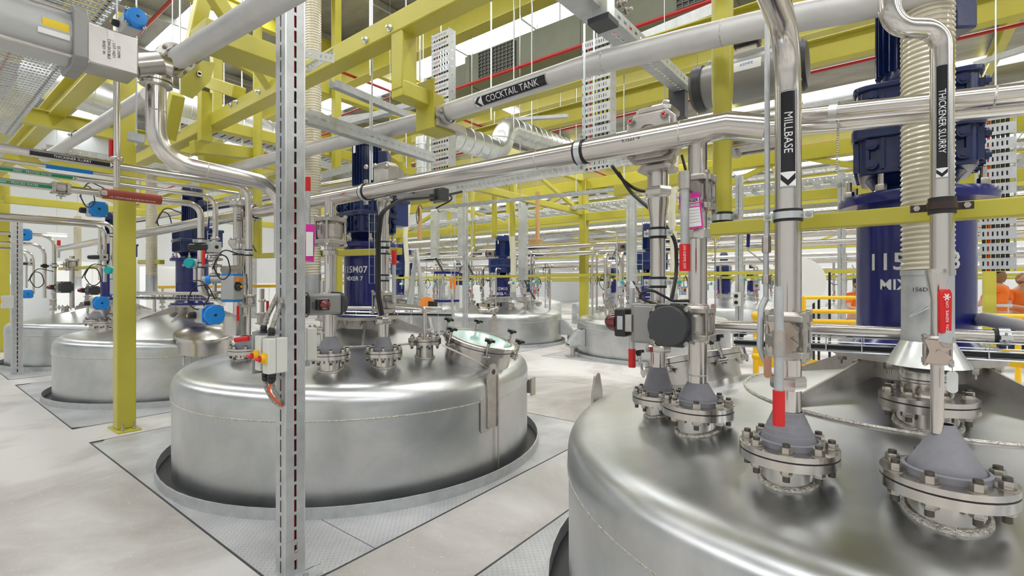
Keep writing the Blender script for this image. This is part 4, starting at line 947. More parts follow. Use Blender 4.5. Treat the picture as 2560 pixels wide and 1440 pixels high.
cl = thing('pipe_clamp', at(G4, zz(515, Z_4)), 'dark brown saddle clamp holding the THICKENER SLURRY pipe to the yellow rail', 'clamp')
mm = mat('dark_brown_clamp', (0.035, 0.018, 0.014), 0.45)
q = at(G4, zz(515, Z_4)); MB().lathe([(0.0265, -0.022), (0.030, -0.022), (0.030, 0.022), (0.0265, 0.022)], q, Z3, 28, False).build('rubber_lining', 'black', cl)
mb = MB(); mb.lathe([(0.029, -0.010), (0.0325, -0.010), (0.0325, 0.010), (0.029, 0.010)], q, Z3, 28, False)
for s_ in (-1, 1): mb.obox(q + V((0.026, s_ * 0.045, 0)), X, Y, Z3, 0.006, 0.042, 0.02)
mb.build('saddle', mm, cl)
for s_ in (-1, 1): MB().hexnut(q + V((0.022, s_ * 0.052, 0)), -X, 0.0085, 0.008).build('bolt', 'bolt', cl)
# ---- cream ribbed hose with galvanised skirt
hz0, hz1 = zz(690, 1.75), 3.2
hs = MB().lathe([(0.071, hz0), (0.071, hz1)], (n5.x, n5.y, 0), n=40, cap=False).build('ribbed_hose', 'hose'); tag(hs, 'wide cream ribbed hose hanging in front of the nearest blue mixer', 'hose')
def helix(x, y, z0, z1, r, pitch, rr, n=28, k=6):
    pts = []; t_ = 0
    while z0 + pitch * t_ / n < z1: pts.append(V((x + r * math.cos(2 * PI * t_ / n), y + r * math.sin(2 * PI * t_ / n), z0 + pitch * t_ / n))); t_ += 1
    return MB().tube(pts, rr, 0, k)
helix(n5.x, n5.y, hz0, hz1, 0.0725, 0.0185, 0.0052).build('spiral_rib', 'hoser', hs)
sk = thing('extraction_duct', (n5.x, n5.y, zz(915, 1.75)), 'galvanised duct collar with flared skirt under the cream hose', 'duct'); c = (n5.x, n5.y, 0)
MB().lathe([(0.076, zz(860, 1.75)), (0.076, zz(835, 1.75)), (0.0745, zz(833, 1.75)), (0.0745, zz(690, 1.75)), (0.0775, zz(688, 1.75)), (0.0775, zz(676, 1.75))], c, n=44, cap=False).build('collar', 'galv', sk)
MB().lathe([(0.122, zz(912, 1.75)), (0.076, zz(852, 1.75))], c, n=44, cap=False).build('skirt', 'galvb', sk)
f5 = V((n5.x, n5.y, 0)).normalized(); s5 = V((f5.y, -f5.x, 0))
lettering('156DN', 0.020, V((n5.x, n5.y, zz(724, 1.75))) - f5 * 0.0745 - s5 * 0.012, s5, Z3, 0.0745, 'drum', 'ink', sk)
q = V((n5.x, n5.y, zz(775, 1.75))) - f5 * 0.078; MB().tube([q + s5 * 0.0 + Z3 * 0.02, q - s5 * 0.045 - Z3 * 0.02 - f5 * 0.01, q - s5 * 0.05 - Z3 * 0.026 - f5 * 0.01, q + s5 * 0.004 + Z3 * 0.01], 0.0022, 0.004, 8).build('damper_handle', 'galv', sk)
# ---- two small headers running out to the right
ext = lambda a, b, L: b + (b - a).normalized() * L
u1 = pipe([P(1990, 291, 1.83), ext(P(1990, 291, 1.83), P(2680, 220, 1.375), 2.0)], 0.031, 'upper of the two steel pipes crossing behind the THICKENER SLURRY pipe', n=32, welds=((0, 0.2),))
u2 = pipe([P(1830, 337, 1.97), ext(P(1830, 337, 1.97), P(2680, 256, 1.44), 2.0)], 0.026, 'lower of the two steel pipes crossing behind the THICKENER SLURRY pipe', n=32)
MB().tube([P(2006, 302, 1.75), P(2100, 296, 1.68), P(2360, 272, 1.52)], 0.006, 0, 10).build('small_tube', 'ssp', u1)
MB().lathe([(0.036, -0.013), (0.039, -0.013), (0.039, 0.013), (0.036, 0.013)], P(2085, 283, 1.755), (P(2680, 220, 1.375) - P(1990, 291, 1.83)), 28, False).build('sleeve_clamp', 'galvb', u1)
ch = thing('chain', P(2096, 390, 1.70), 'short steel ball chain hanging from the clamp by the MILLBASE pipe', 'chain'); mb = MB()
for k in range(22): mb.sph(P(2096 - 0.2 * k, 302 + 6 * k, 1.70), 0.0042, n=8)
mb.build('chain_links', 'ssd', ch)
# ---- yellow rail behind the vertical pipes
rl = MB().bar(ext(P(1782, 574, 1.93), P(2700, 506, 1.19), 1.8), P(1782, 574, 1.93), 0.05, 0.05).build('support_rail', 'yel', bevel=0.004); tag(rl, 'yellow square rail running behind MILLBASE and THICKENER SLURRY pipes', 'rail')
yp = MB().lathe([(0.042, zz(545, 2.3)), (0.042, zz(265, 2.3)), (0.046, zz(250, 2.3)), (0.048, zz(205, 2.3)), (0.048, 3.4)], P(1806, 0, 2.3) * 1, (0, 0, 1), 36)
for v_ in yp.bm.verts: v_.co.z -= 0
p_ = P(1806, 0, 2.3); yp2 = MB().lathe([(0.042, zz(548, 2.3)), (0.042, zz(262, 2.3)), (0.0465, zz(245, 2.3)), (0.0485, zz(200, 2.3)), (0.0485, 4.2)], (p_.x, p_.y, 0), n=36).build('support_post', 'yel'); yp.bm.free()
tag(yp2, 'round yellow hanging post passing behind the header at its kink', 'post')
band(V((p_.x, p_.y, zz(545, 2.3))), Z3, 0.042, 'clamp at the lower end of the round yellow hanging post', 0.028, ear=(0, 1, 0))
# pale steel pipe marked COCKTAIL TANK
cpts = [onx(560, 428, 2.23), onx(632, 410, 2.23), onx(1048, 304, 2.23), onx(1455, 168, 2.23), onx(1710, 104, 2.23), onx(1915, 58, 2.23), onx(2137, 18, 2.23), onx(2600, -50, 2.23) + V((0, -2.0, 0))]
ct = pipe(cpts, 0.055, 'long matt grey pipe marked COCKTAIL TANK', 'cockt', n=40, bend=0.6, welds=((2, 0.1), (3, 0.25), (4, 0.5)))
c0 = onx(1283, 226, 2.23); fl = (onx(1400, 184, 2.23) - onx(1200, 252, 2.23)).normalized()
vn = (cam.location - c0); vn = (vn - fl * vn.dot(fl)).normalized(); 
upc = vn.cross(fl).normalized(); upc = -upc if upc.z < 0 else upc
# tilt the sticker a little upward like in the photo
pipe_label(ct, c0 + vn * 0.055, 0.055, 0.52, 0.062, 'COCKTAIL TANK', 0.052, fl, upc, 'start', off=0.02)
# upper left grey pipes
g = pipe([onx(447, 146, 1.05), ext(onx(447, 146, 1.05), onx(735, -28, 1.05), 2.0)], 0.057, 'thick matt grey pipe slanting out of the top edge left of the slotted post', 'cockt', n=40)
mb = MB(); d_ = (onx(735, -28, 1.05) - onx(447, 146, 1.05)).normalized(); q = onx(437, 151, 1.05)
MB().lathe([(0.03, 0), (0.098, 0), (0.098, 0.016), (0.03, 0.016)], q, d_, 40).build('flange', 'ss', g); MB().lathe([(0.098, -0.018), (0.098, -0.003), (0.03, -0.003)], q, d_, 40).build('flange', 'ss', g); MB().lathe([(0.062, 0.016), (0.058, 0.07)], q, d_, 40, False).build('collar', 'ss', g)
a_, b_, _ = basis(d_)
f = MB(); p0 = q + a_ * 0.078; f.hexnut(p0 + d_ * 0.016, d_, 0.013, 0.014); f.cyl(p0 - d_ * 0.04, p0 + d_ * 0.042, 0.0075, n=10); f = f.build('flange_bolt', 'bolt', g)
spread(f, [a_ * 0.078 * (math.cos(2 * PI * k / 8) - 1) + b_ * 0.078 * math.sin(2 * PI * k / 8) for k in range(1, 8)])
g2 = pipe([onx(372, 236, 1.3), onx(150, 372, 1.3), onx(110, 395, 1.3)], 0.057, 'matt grey pipe slanting down behind the tall elbow at upper left', 'cockt', n=36)
band(onx(196, 340, 1.3), onx(372, 236, 1.3) - onx(150, 372, 1.3), 0.057, 'clamp with long bolts on the slanting grey pipe at upper left', 0.03, m='ssd')
# big elbow pipe
e0 = P(390, 205, 2.2); hE = zz(398, 2.2)
eb = pipe([at(e0, zz(215, 2.2)), at(e0, hE), V((e0.x + 0.58, e0.y, hE - 0.03)), V((e0.x + 0.58, e0.y, hE - 0.42))], 0.040, 'bright steel elbow pipe dropping from the upper left flange and bending right', n=36, bend=0.14, welds=((0, 0.35), (1, 0.35)))
MB().lathe([(0.04, 0), (0.062, 0.004), (0.062, 0.018), (0.05, 0.018), (0.05, 0.022), (0.066, 0.022), (0.066, 0.036), (0.045, 0.04), (0.045, 0.09)], at(e0, zz(218, 2.2)), Z3, 36).build('clamp_flange', 'ss', eb)
MB().tube([V((e0.x - 0.16, e0.y, zz(165, 2.2))), V((e0.x + 0.05, e0.y, zz(165, 2.2)))], 0.055, n=36).build('tee_body', 'ss', eb)
# top left pneumatic cylinder and steel coupling box
b0 = 2.58
cy = thing('pneumatic_cylinder', ony(60, 90, b0), 'large grey cylinder actuator entering at the top left with a yellow warning label', 'actuator')
a_, b_ = ony(-200, 58, b0), ony(185, 108, b0); a_ = V((a_.x, b0, b_.z)); b_.y = b0
MB().lathe([(0.10, 0), (0.10, (b_ - a_).length)], a_, b_ - a_, 40).build('barrel', 'actl', cy)
mb = MB(); octo(Y, Z3, b_ + V((0.0, 0, 0)), X, 0.235, mb, 0.25, 0.045); mb.build('end_block', 'actg', cy, bevel=0.004)
for s_ in (-1, 1): MB().cyl(a_ + V((0, -0.085 * 1, 0.085 * s_)), b_ + V((0.03, -0.085, 0.085 * s_)), 0.008, n=10).build('tie_rod', 'ss', cy)
vn = V((-0.35, -0.93, 0.0)).normalized(); c0 = ony(142, 55, b0 - 0.1)
def onface(px, py): return ony(px, py, b0 - 0.101)
mb = MB(); q = onface(140, 62); patch('warning_label', V((q.x, b0 - 0.1, q.z)), X, Z3, 0.075, 0.03, 0.1, 'pipe', 'ytag', cy, 0.001); patch('data_label', V((q.x - 0.005, b0 - 0.1, q.z - 0.035)), X, Z3, 0.09, 0.02, 0.1, 'pipe', 'cardw', cy, 0.001)
bx = thing('coupling_box', ony(280, 180, b0), 'rectangular brushed steel coupling cover beside the grey cylinder', 'cover'); A_ = ony(212, 95, b0 - 0.07); B_ = ony(346, 150, b0 - 0.07)
MB().box((A_.x + 0.005, b0 - 0.075, b_.z - 0.085), (B_.x, b0 + 0.075, b_.z + 0.075)).build('shell', 'ssm', bx, bevel=0.006)
MB().box((A_.x + 0.07, b0 - 0.077, b_.z + 0.03), (A_.x + 0.09, b0 - 0.0755, b_.z + 0.065)).build('sticker', 'cardw', bx)
for k, s_ in enumerate(('BODY VK', 'CRN DOUBLE', 'LOT 14251', 'ES 24398')): lettering(s_, 0.013, V((A_.x + 0.058 + 0.016 * k, b0 - 0.0765, b_.z - 0.01)), -Z3, X, m='ink', parent=bx)
sh = thing('stem_coupling', V((B_.x, b0, b_.z)), 'short steel shaft between the coupling box and the elbow tee', 'coupling'); MB().cyl((B_.x + 0.001, b0, b_.z - 0.02), (e0.x - 0.0, b0, zz(165, 2.2)), 0.05, n=32).build('shaft', 'ss', sh)
# ================================================================ POSTS, COLUMNS, BEAMS
def strut_post(cx, cy, z0, z1, label, w_=0.10, base=True, red=True, ext=0.052):
    """boxed pair of slotted channels, open slots show the cables inside"""
    t = thing('slotted_post', (cx, cy, z0), label, 'post', 'galvanised slotted posts'); h = w_ / 2
    def face(c0, c1, wd, ww): return MB().slotted(c0, c1, wd, ww, 0.0025, 0.062, 0.013, 0.078, 0.02)
    face(V((cx - h, cy - 0.0, z0)), V((cx - h, cy, z1)), Y, w_).build('slotted_face', 'galv', t, smooth=0)
    face(V((cx, cy - h, z0)), V((cx, cy - h, z1)), X, w_).build('slotted_face', 'galv', t, smooth=0)
    face(V((cx, cy + h, z0)), V((cx, cy + h, z1)), X, w_).build('slotted_face', 'galv', t, smooth=0)
    face(V((cx + h, cy, z0)), V((cx + h, cy, z1)), Y, w_).build('slotted_face', 'galv', t, smooth=0)
    mb = MB()
    for a in (-1, 1): mb.box((cx + a * h - 0.003, cy - h - 0.002, z0), (cx + a * h + 0.003, cy - h + 0.004, z1))
    mb.build('corner_seam', 'galvb', t, smooth=0)
    if red:
        for k, (dx, dy, m_) in enumerate(((-0.02, -0.01, 'redc'), (0.005, -0.02, 'redc'), (0.012, 0.012, 'black'), (-0.012, 0.02, 'galv'))):
            MB().tube([V((cx + dx + 0.004 * math.sin(z * 7 + k), cy + dy + 0.004 * math.cos(z * 5 + k), z)) for z in [z0 + 0.02 + (z1 - z0 - 0.04) * i / 24 for i in range(25)]], 0.009, n=8).build('cable', m_, t)
    if base:
        mb = MB(); mb.box((cx - h - 0.012, cy - h - 0.006, z0), (cx + h + 0.09, cy - h - 0.001, z0 + 0.006)); mb.box((cx - h - 0.004, cy - h - 0.09, z0), (cx + h + 0.05, cy + h + 0.004, z0 + 0.006))
        fp = mb.build('foot_plate', 'galv', t)
        MB().slotted((cx, cy - h - 0.004, z0 + 0.006), (cx, cy - h - 0.004, z0 + 0.19), X, w_ - 0.002, 0.005, 0.05, 0.016, 0.09, 0.03).build('foot_bracket', 'galv', t, smooth=0)
        for z in (0.13,): MB().hexnut((cx, cy - h - 0.006, z0 + z), -Y, 0.010, 0.008).build('bolt', 'bolt', t)
        MB().hexnut((cx + 0.03, cy - h - 0.05, z0 + 0.006), Z3, 0.013, 0.012).build('anchor_bolt', 'bolt', t)
    return t
PX, PY_ = 1.29, 2.46
post = strut_post(PX, PY_, 0.0, 3.3, 'tall slotted galvanised post in the left foreground with switches on it')
# isolator switch boxes on the post
def isolator(c, label, sw=True):
    c = V(c); t = thing('isolator_switch', c, label, 'switch', 'isolator boxes on the slotted post'); sx, sy, sz = 0.10, 0.058, 0.175
    MB().cbox(c, sx * 0.28, sy, sz).build('back_box', 'ivory', t, bevel=0.004) if False else None
    MB().box((c.x - sx / 2, c.y - sy / 2, c.z - sz / 2), (c.x + sx / 2, c.y + sy / 2, c.z + sz / 2)).build('enclosure', 'ivory', t, bevel=0.005)
    MB().box((c.x - sx * 0.1, c.y - sy / 2 - 0.0006, c.z - sz / 2 - 0.0006), (c.x - sx * 0.1 + 0.0015, c.y + sy / 2 + 0.0006, c.z + sz / 2 + 0.0006)).build('lid_joint', 'dgrey', t, smooth=0)
    if sw:
        q = V((c.x - sx / 2, c.y, c.z - 0.01))
        MB().cbox(q + V((-0.004, 0, 0)), 0.008, 0.048, 0.052).build('yellow_plate', 'yelf', t, bevel=0.002)
        MB().lathe([(0.021, 0), (0.021, 0.014), (0.017, 0.016)], q + V((-0.008, 0, 0)), -X, 28).build('rotor', 'yelf', t)
        MB().lathe([(0.0165, 0), (0.0165, 0.006)], q + V((-0.0225, 0, 0)), -X, 24).build('dial', 'redp', t)
        MB().obox(q + V((-0.036, 0, 0)), X, V((0, 1, 0.15)).normalized(), V((0, -0.15, 1)).normalized(), 0.026, 0.034, 0.010).build('knob', 'red', t, bevel=0.003)
    return t
zi = zz(893, 2.35)
isoA = isolator((PX - 0.102, PY_ - 0.047, zi), 'nearer of the two grey isolator boxes with red and yellow switch, label on its side')
isoB = isolator((PX - 0.102, PY_ + 0.035, zi + 0.008), 'farther of the two grey isolator boxes with red and yellow switch')
isoC = isolator((PX + 0.105, PY_ + 0.035, zi + 0.03), 'plain grey box on the right side of the slotted post', False)
q = V((PX - 0.078, PY_ - 0.0645, zi + 0.0)); MB().cbox(q, 0.030, 0.0012, 0.062).build('name_sticker', 'cardw', isoA)
for k, s_ in enumerate(('115AG08001', 'FED FROM', '169MCC04')): lettering(s_, [0.0095, 0.0085, 0.0085][k], q + V((0.009 - 0.009 * k, -0.0012, 0)), -Z3, X, m='ink', parent=isoA)
MB().lathe([(0.010, 0), (0.010, 0.0012)], (PX - 0.075, PY_ - 0.0645, zi - 0.07), -Y, 20).build('knockout', 'white', isoA)
bp = MB().box((PX - 0.158, PY_ + 0.078, zi - 0.10), (PX + 0.155, PY_ + 0.081, zi + 0.115)).build('mounting_plate', 'galv'); tag(bp, 'galvanised backing plate behind the isolator boxes', 'plate')
def gland(c, d, label): 
    t = thing('cable_gland', c, label, 'gland', 'black cable glands on the isolator boxes'); MB().lathe([(0.017, 0), (0.017, 0.012), (0.014, 0.014), (0.016, 0.016), (0.016, 0.032), (0.011, 0.042)], c, d, 14).build('nut', 'blackp', t); return t
for k, (dx, dy) in enumerate(((-0.115, -0.035), (-0.115, 0.045))):
    c = V((PX + dx, PY_ + dy, zi + 0.098 + k * 0.008)); gland(c, Z3, ['black gland on top of the nearer isolator box', 'black gland on top of the farther isolator box'][k])
    cd = MB().tube([c + V((0, 0, 0.03)), c + V((0.02, 0.0, 0.09)), c + V((0.075, 0.02 - 0.02 * k, 0.20)), V((PX - 0.01, PY_ + 0.01 * k, zi + 0.38))], 0.0125, 0.08, 14).build('braided_conduit', mat('braided_steel_sleeve', (0.42, 0.40, 0.37), 0.42, 0.8, 0.4, 90, bump=0.8, bscale=160) if k == 0 else bpy.data.materials['braided_steel_sleeve'])
    tag(cd, ['braided conduit rising from the nearer isolator box into the post', 'braided conduit rising from the farther isolator box into the post'][k], 'conduit', 'braided conduits')
for k, (dx, dy, m_) in enumerate(((-0.125, -0.05, 'orange'), (-0.105, -0.025, 'galv'), (-0.115, 0.03, 'galv'), (-0.10, 0.055, 'orange'))):
    c = V((PX + dx, PY_ + dy, zi - 0.095)); gland(c, -Z3, 'black gland under the isolator boxes, number counting toward the wall %s' % ['first', 'second', 'third', 'fourth'][k] if False else ['black gland under the nearer isolator box, front corner', 'black gland under the nearer isolator box, back corner', 'black gland under the farther isolator box, front corner', 'black gland under the farther isolator box, back corner'][k])
    cb = MB().tube([c + V((0, 0, -0.035)), c + V((-0.012 if k == 0 else 0.005, 0, -0.08)), c + V((0.04, 0, -0.15)), V((PX - 0.052, PY_ - 0.02 + 0.01 * k, zi - 0.265))], 0.0052 if m_ == 'orange' else 0.010, 0.07, 10).build('cable', m_ if m_ != 'galv' else bpy.data.materials['braided_steel_sleeve'])
    tag(cb, ['orange cable looping from the nearer isolator box', 'braided cable under the nearer isolator box', 'braided cable under the farther isolator box', 'orange cable under the farther isolator box'][k], 'cable')
q = onz(42, 935, 0.0); lp2 = strut_post(P(42, 0, 8.2).x, P(42, 0, 8.2).y, 0.0, 2.65, 'small galvanised slotted post at the far left in front of the leftmost tank', 0.13)
isl = thing('isolator_switch', P(12, 757, 8.0), 'grey isolator box with yellow switch at the left edge of the picture', 'switch'); c = P(18, 755, 8.0)
MB().obox(c, X, Y, Z3, 0.14, 0.12, 0.21).build('enclosure', 'ivory', isl, bevel=0.006); MB().cbox(c + V((-0.08, 0, 0.01)), 0.03, 0.07, 0.07).build('yellow_plate', 'yelf', isl); MB().cbox(c + V((-0.11, 0, 0.01)), 0.04, 0.05, 0.016).build('knob', 'red', isl)
# ---- yellow columns
def column(cx, cy, z1, label, w_=0.2, base=True):
    t = thing('steel_column', (cx, cy, 0), label, 'column', 'yellow steel columns'); h = w_ / 2
    MB().box((cx - h, cy - h, 0.018), (cx + h, cy + h, z1)).build('shaft', 'yel', t, bevel=0.012)
    if base:
        MB().box((cx - h - 0.02, cy - h - 0.10, 0), (cx + h + 0.02, cy + h + 0.10, 0.018)).build('base_plate', 'yel', t, bevel=0.003)
        for s_ in (-1, 1):
            for a in (-0.6, 0.6): MB().cyl((cx + a * h, cy + s_ * (h + 0.055), 0.0), (cx + a * h, cy + s_ * (h + 0.055), 0.085), 0.010, n=10).hexnut((cx + a * h, cy + s_ * (h + 0.055), 0.018), Z3, 0.019, 0.022).build('anchor_bolt', 'bolt', t)
    return t
CX1, CY1 = 1.52, 6.28
column(CX1, CY1, 4.3, 'yellow square column in front of the tank at the left', 0.16)
column(11.17, 6.25, 4.2, 'far yellow column between the two aisle tanks', 0.19)
column(P(8, 0, 10.9).x, P(8, 0, 10.9).y, 4.0, 'yellow column cut by the left edge of the picture', 0.2)
column(P(2473, 0, 7.2).x, P(2473, 0, 7.2).y, 3.6, 'yellow column behind the mixer at the right edge', 0.14)
column(P(1000, 0, 17.5).x, P(1000, 0, 17.5).y, 4.2, 'distant yellow column behind the middle tank mixer', 0.2)
# ---- the long yellow beam overhead
BA = 2.0
e1, e2 = onx(325, 395, BA), onx(1330, -60, BA); hb = 3.14
bm_ = thing('overhead_beam', (BA, 5, hb - 0.07), 'long yellow square beam slanting across the top from the left column', 'beam')
z1_ = onx(433, 346, BA).z; z2_ = onx(981, 80, BA).z
MB().bar((BA, 8.1, 3.10), (BA, -0.9, 3.16), 0.13, 0.13).build('box_section', 'yel', bm_, bevel=0.01)
def beam_bolt(px, py, parent, r=0.016):
    q = onx(px, py, BA - 0.066); MB().lathe([(r * 1.35, 0), (r * 1.35, 0.004)], q, -X, 20).hexnut(q, -X, r, 0.012).cyl(q, q + V((-0.03, 0, 0)), r * 0.55, n=10).build('bolt', 'zinc', parent)
for (px, py) in ((975, 70), (915, 100), (647, 230), (577, 263), (592, 255), (447, 328), (430, 340)): beam_bolt(px, py, bm_)
# bracket that holds the COCKTAIL TANK pipe
q = onx(1010, 100, BA); br = thing('pipe_bracket', (BA, q.y, 2.4), 'yellow cranked bracket carrying the COCKTAIL TANK pipe', 'bracket'); yb_ = q.y
MB().bar((BA, yb_, 3.09), (BA, yb_, 2.72), 0.12, 0.11, (0, 1, 0)).build('drop_arm', 'yel', br, bevel=0.008)
zc = onx(1075, 280, 2.23).z; MB().bar((BA - 0.055, yb_, 2.72), (2.30, yb_, 2.72), 0.12, 0.10).build('cross_arm', 'yel', br, bevel=0.008)
MB().box((2.16, yb_ - 0.10, zc - 0.14), (2.172, yb_ + 0.07, 2.84)).build('end_plate', 'yel', br, bevel=0.002); MB().box((2.172, yb_ - 0.10, zc - 0.14), (2.36, yb_ + 0.07, zc - 0.128)).build('shelf_plate', 'yel', br)
mb = MB(); mb.box((2.17, yb_ - 0.14, zc - 0.128), (2.42, yb_ - 0.06, zc - 0.085)); mb.build('channel_shoe', 'ssm', br)
band((2.23, yb_ - 0.16, onx(1130, 283, 2.23).z), (0, 1, -0.03), 0.055, 'clamp on the COCKTAIL TANK pipe beside the yellow bracket', 0.03, rub=False, m='ssd')
# galvanised channel across the post and beam, top
ch1 = MB().slotted(P(742, 128, 2.55), P(835, 148, 2.72), Z3, 0.045, 0.004, 0.014, 0.014, 0.03, 0.01).build('angle_bracket', 'galv', smooth=0); tag(ch1, 'punched angle bracket fixing the slotted post to the yellow beam', 'bracket')
ch2 = MB(); ch2.slotted(P(765, 172, 2.62), P(832, 128, 3.0), Z3, 0.04, 0.003, 0.03, 0.012, 0.05); ch2.bar(P(765, 180, 2.62), P(832, 136, 3.0), 0.04, 0.003); ch2 = ch2.build('strut_channel', 'galv', smooth=0); tag(ch2, 'short galvanised channel lying against the yellow beam beside the post', 'channel')
def channel(p, q, label, w_=0.041, h_=0.041, slot=True, name='strut_channel', group='galvanised strut channels', up=(0, 0, 1), m='galv'):
    p, q = V(p), V(q); d = (q - p).normalized(); up = V(up); sd = d.cross(up).normalized(); up = sd.cross(d).normalized(); mb = MB()
    mb.obox((p + q) / 2 - up * h_ / 2, d, sd, up, (q - p).length, w_, 0.003)
    for s_ in (-1, 1):
        if slot: mb.slotted(p + sd * s_ * w_ / 2, q + sd * s_ * w_ / 2, up, h_, 0.003, 0.05, 0.014, 0.078, 0.02)
        else: mb.obox((p + q) / 2 + sd * s_ * w_ / 2, d, up, sd, (q - p).length, h_, 0.003)
    o = mb.build(name, m, smooth=0); return tag(o, label, 'channel', group)
channel(P(760, 290, 2.7), P(1080, 395, 4.1), 'slotted galvanised channel going right from the post under the yellow beam', 0.06, 0.075)
channel(P(830, 208, 3.2), P(1040, 298, 4.3), 'galvanised rail above the slotted channel right of the post', 0.05, 0.05, False)
# ================================================================ SMALL FITTINGS, MADE ONCE AND COPIED
HID = []
def proto(o): HID.append(o); return o
def place(o, loc, label, rz=0.0, s=1.0, group=None):
    c = copy_tree(o); c.location = V(loc); c.rotation_euler = (0, 0, rz); c.scale = (s, s, s); c['label'] = label
    if group: c['group'] = group
    return c
def mk_riser():                               # small flanged riser with ball valve and red lever, 0.5 m tall
    t = thing('valve_riser', (0, 0, 0), 'x', 'valve', 'small valve risers')
    MB().cyl((0, 0, 0), (0, 0, 0.55), 0.022, n=14).build('tube', 'ssp', t)
    MB().lathe([(0.05, 0.10), (0.055, 0.105), (0.055, 0.12), (0.05, 0.125)], n=16).lathe([(0.05, 0.13), (0.055, 0.132), (0.055, 0.147), (0.05, 0.15)], n=16).build('clamp_flange', 'ss', t)
    mb = MB(); mb.lathe([(0.03, 0.20), (0.045, 0.22), (0.045, 0.30), (0.03, 0.32)], n=16); mb.cbox((0, 0, 0.215), 0.09, 0.09, 0.015); mb.cbox((0, 0, 0.305), 0.09, 0.09, 0.015); mb.build('valve_body', 'ssd', t)
    MB().cyl((-0.03, -0.05, 0.26), (-0.03, -0.05, 0.33), 0.006, n=8).build('lever', 'galv', t)
    MB().cyl((-0.03, -0.05, 0.32), (-0.03, -0.05, 0.43), 0.012, n=10).build('grip', 'red', t)
    MB().lathe([(0.03, 0.42), (0.035, 0.425), (0.035, 0.44), (0.03, 0.445)], n=14).build('ferrule', 'ss', t)
    return t
def mk_sensor():
    t = thing('transmitter', (0, 0, 0), 'x', 'sensor', 'transmitters with teal caps')
    MB().cyl((0, 0, 0), (0, 0, 0.12), 0.012, n=10).build('stem', 'ss', t)
    MB().lathe([(0.03, -0.07), (0.037, -0.06), (0.037, 0.05), (0.03, 0.055)], (0, 0, 0.15), (0, -1, 0), 16).build('housing', 'white', t)
    MB().lathe([(0.040, 0.0), (0.042, 0.015), (0.036, 0.03)], (0, -0.055, 0.15), (0, -1, 0), 18).build('cap', 'teal', t)
    return t
def mk_reg():
    t = thing('pressure_regulator', (0, 0, 0), 'x', 'regulator', 'pressure regulators with black knobs')
    MB().cbox((0, 0, 0), 0.07, 0.07, 0.075).build('block', 'actl', t, bevel=0.004)
    MB().lathe([(0.025, 0.03), (0.027, 0.10), (0.024, 0.16), (0.020, 0.165)], (0, 0, 0), (-0.6, 0.8, 0), 16).build('knob', 'blackp', t)
    MB().lathe([(0.012, 0), (0.012, 0.004)], (0, -0.035, 0.0), -Y, 12).build('gauge', 'black', t)
    MB().cyl((0, 0, 0.03), (0, 0, 0.09), 0.014, n=10).build('nipple', 'ss', t)
    return t
def mk_solact():                              # upright grey actuator with blue ends and orange indicator
    t = thing('valve_actuator', (0, 0, 0), 'x', 'actuator', 'upright grey actuators with blue ends')
    MB().cbox((0, 0, 0.10), 0.115, 0.115, 0.20).build('body', 'actl', t, bevel=0.008)
    for z in (-0.008, 0.208): MB().cbox((0, 0, z), 0.11, 0.11, 0.016).build('end_cap', 'actb', t)
    MB().cbox((-0.01, -0.07, 0.165), 0.055, 0.04, 0.03).build('indicator_block', 'orgp', t); MB().lathe([(0.036, 0), (0.034, 0.02), (0.020, 0.035)], (-0.01, -0.058, 0.11), -Y, 18).build('indicator', 'blackp', t)
    MB().lathe([(0.012, 0), (0.008, 0.01)], (-0.01, -0.092, 0.11), -Y, 14).build('indicator_dot', 'yelf', t)
    return t
def mk_cable():
    t = MB(); pts = [V((0.0, 0, 0)), V((0.05, 0, 0.12)), V((0.14, 0.02, 0.10)), V((0.18, 0.03, -0.02)), V((0.10, 0.03, -0.10)), V((0.03, 0.03, 0.02)), V((0.08, 0.0, 0.16)), V((0.25, 0, 0.12))]
    t.tube(pts, 0.005, 0.06, 6, 4); return tag(t.build('control_cable', 'black'), 'x', 'cable', 'looped black control cables')
def mk_bolted():                              # blind flanged stub
    t = thing('blank_flange', (0, 0, 0), 'x', 'flange', 'flanged stubs on the tank lids')
    MB().lathe([(0.06, -0.06), (0.06, 0.07), (0.115, 0.07), (0.115, 0.092), (0.10, 0.094), (0.10, 0.098), (0.115, 0.10), (0.115, 0.118), (0.0, 0.118)], n=24, cap=False).build('stub', 'ss', t)
    f = MB().hexnut((0.095, 0, 0.118), Z3, 0.012, 0.02).cyl((0.095, 0, 0.04), (0.095, 0, 0.118), 0.008, n=6).build('bolt', 'bolt', t)
    spread(f, [V((0.095 * (math.cos(a) - 1), 0.095 * math.sin(a), 0)) for a in [2 * PI * k / 8 for k in range(1, 8)]])
    return t
RIS, SEN, REG, SOL, CAB, BLK = [proto(f()) for f in (mk_riser, mk_sensor, mk_reg, mk_solact, mk_cable, mk_bolted)]
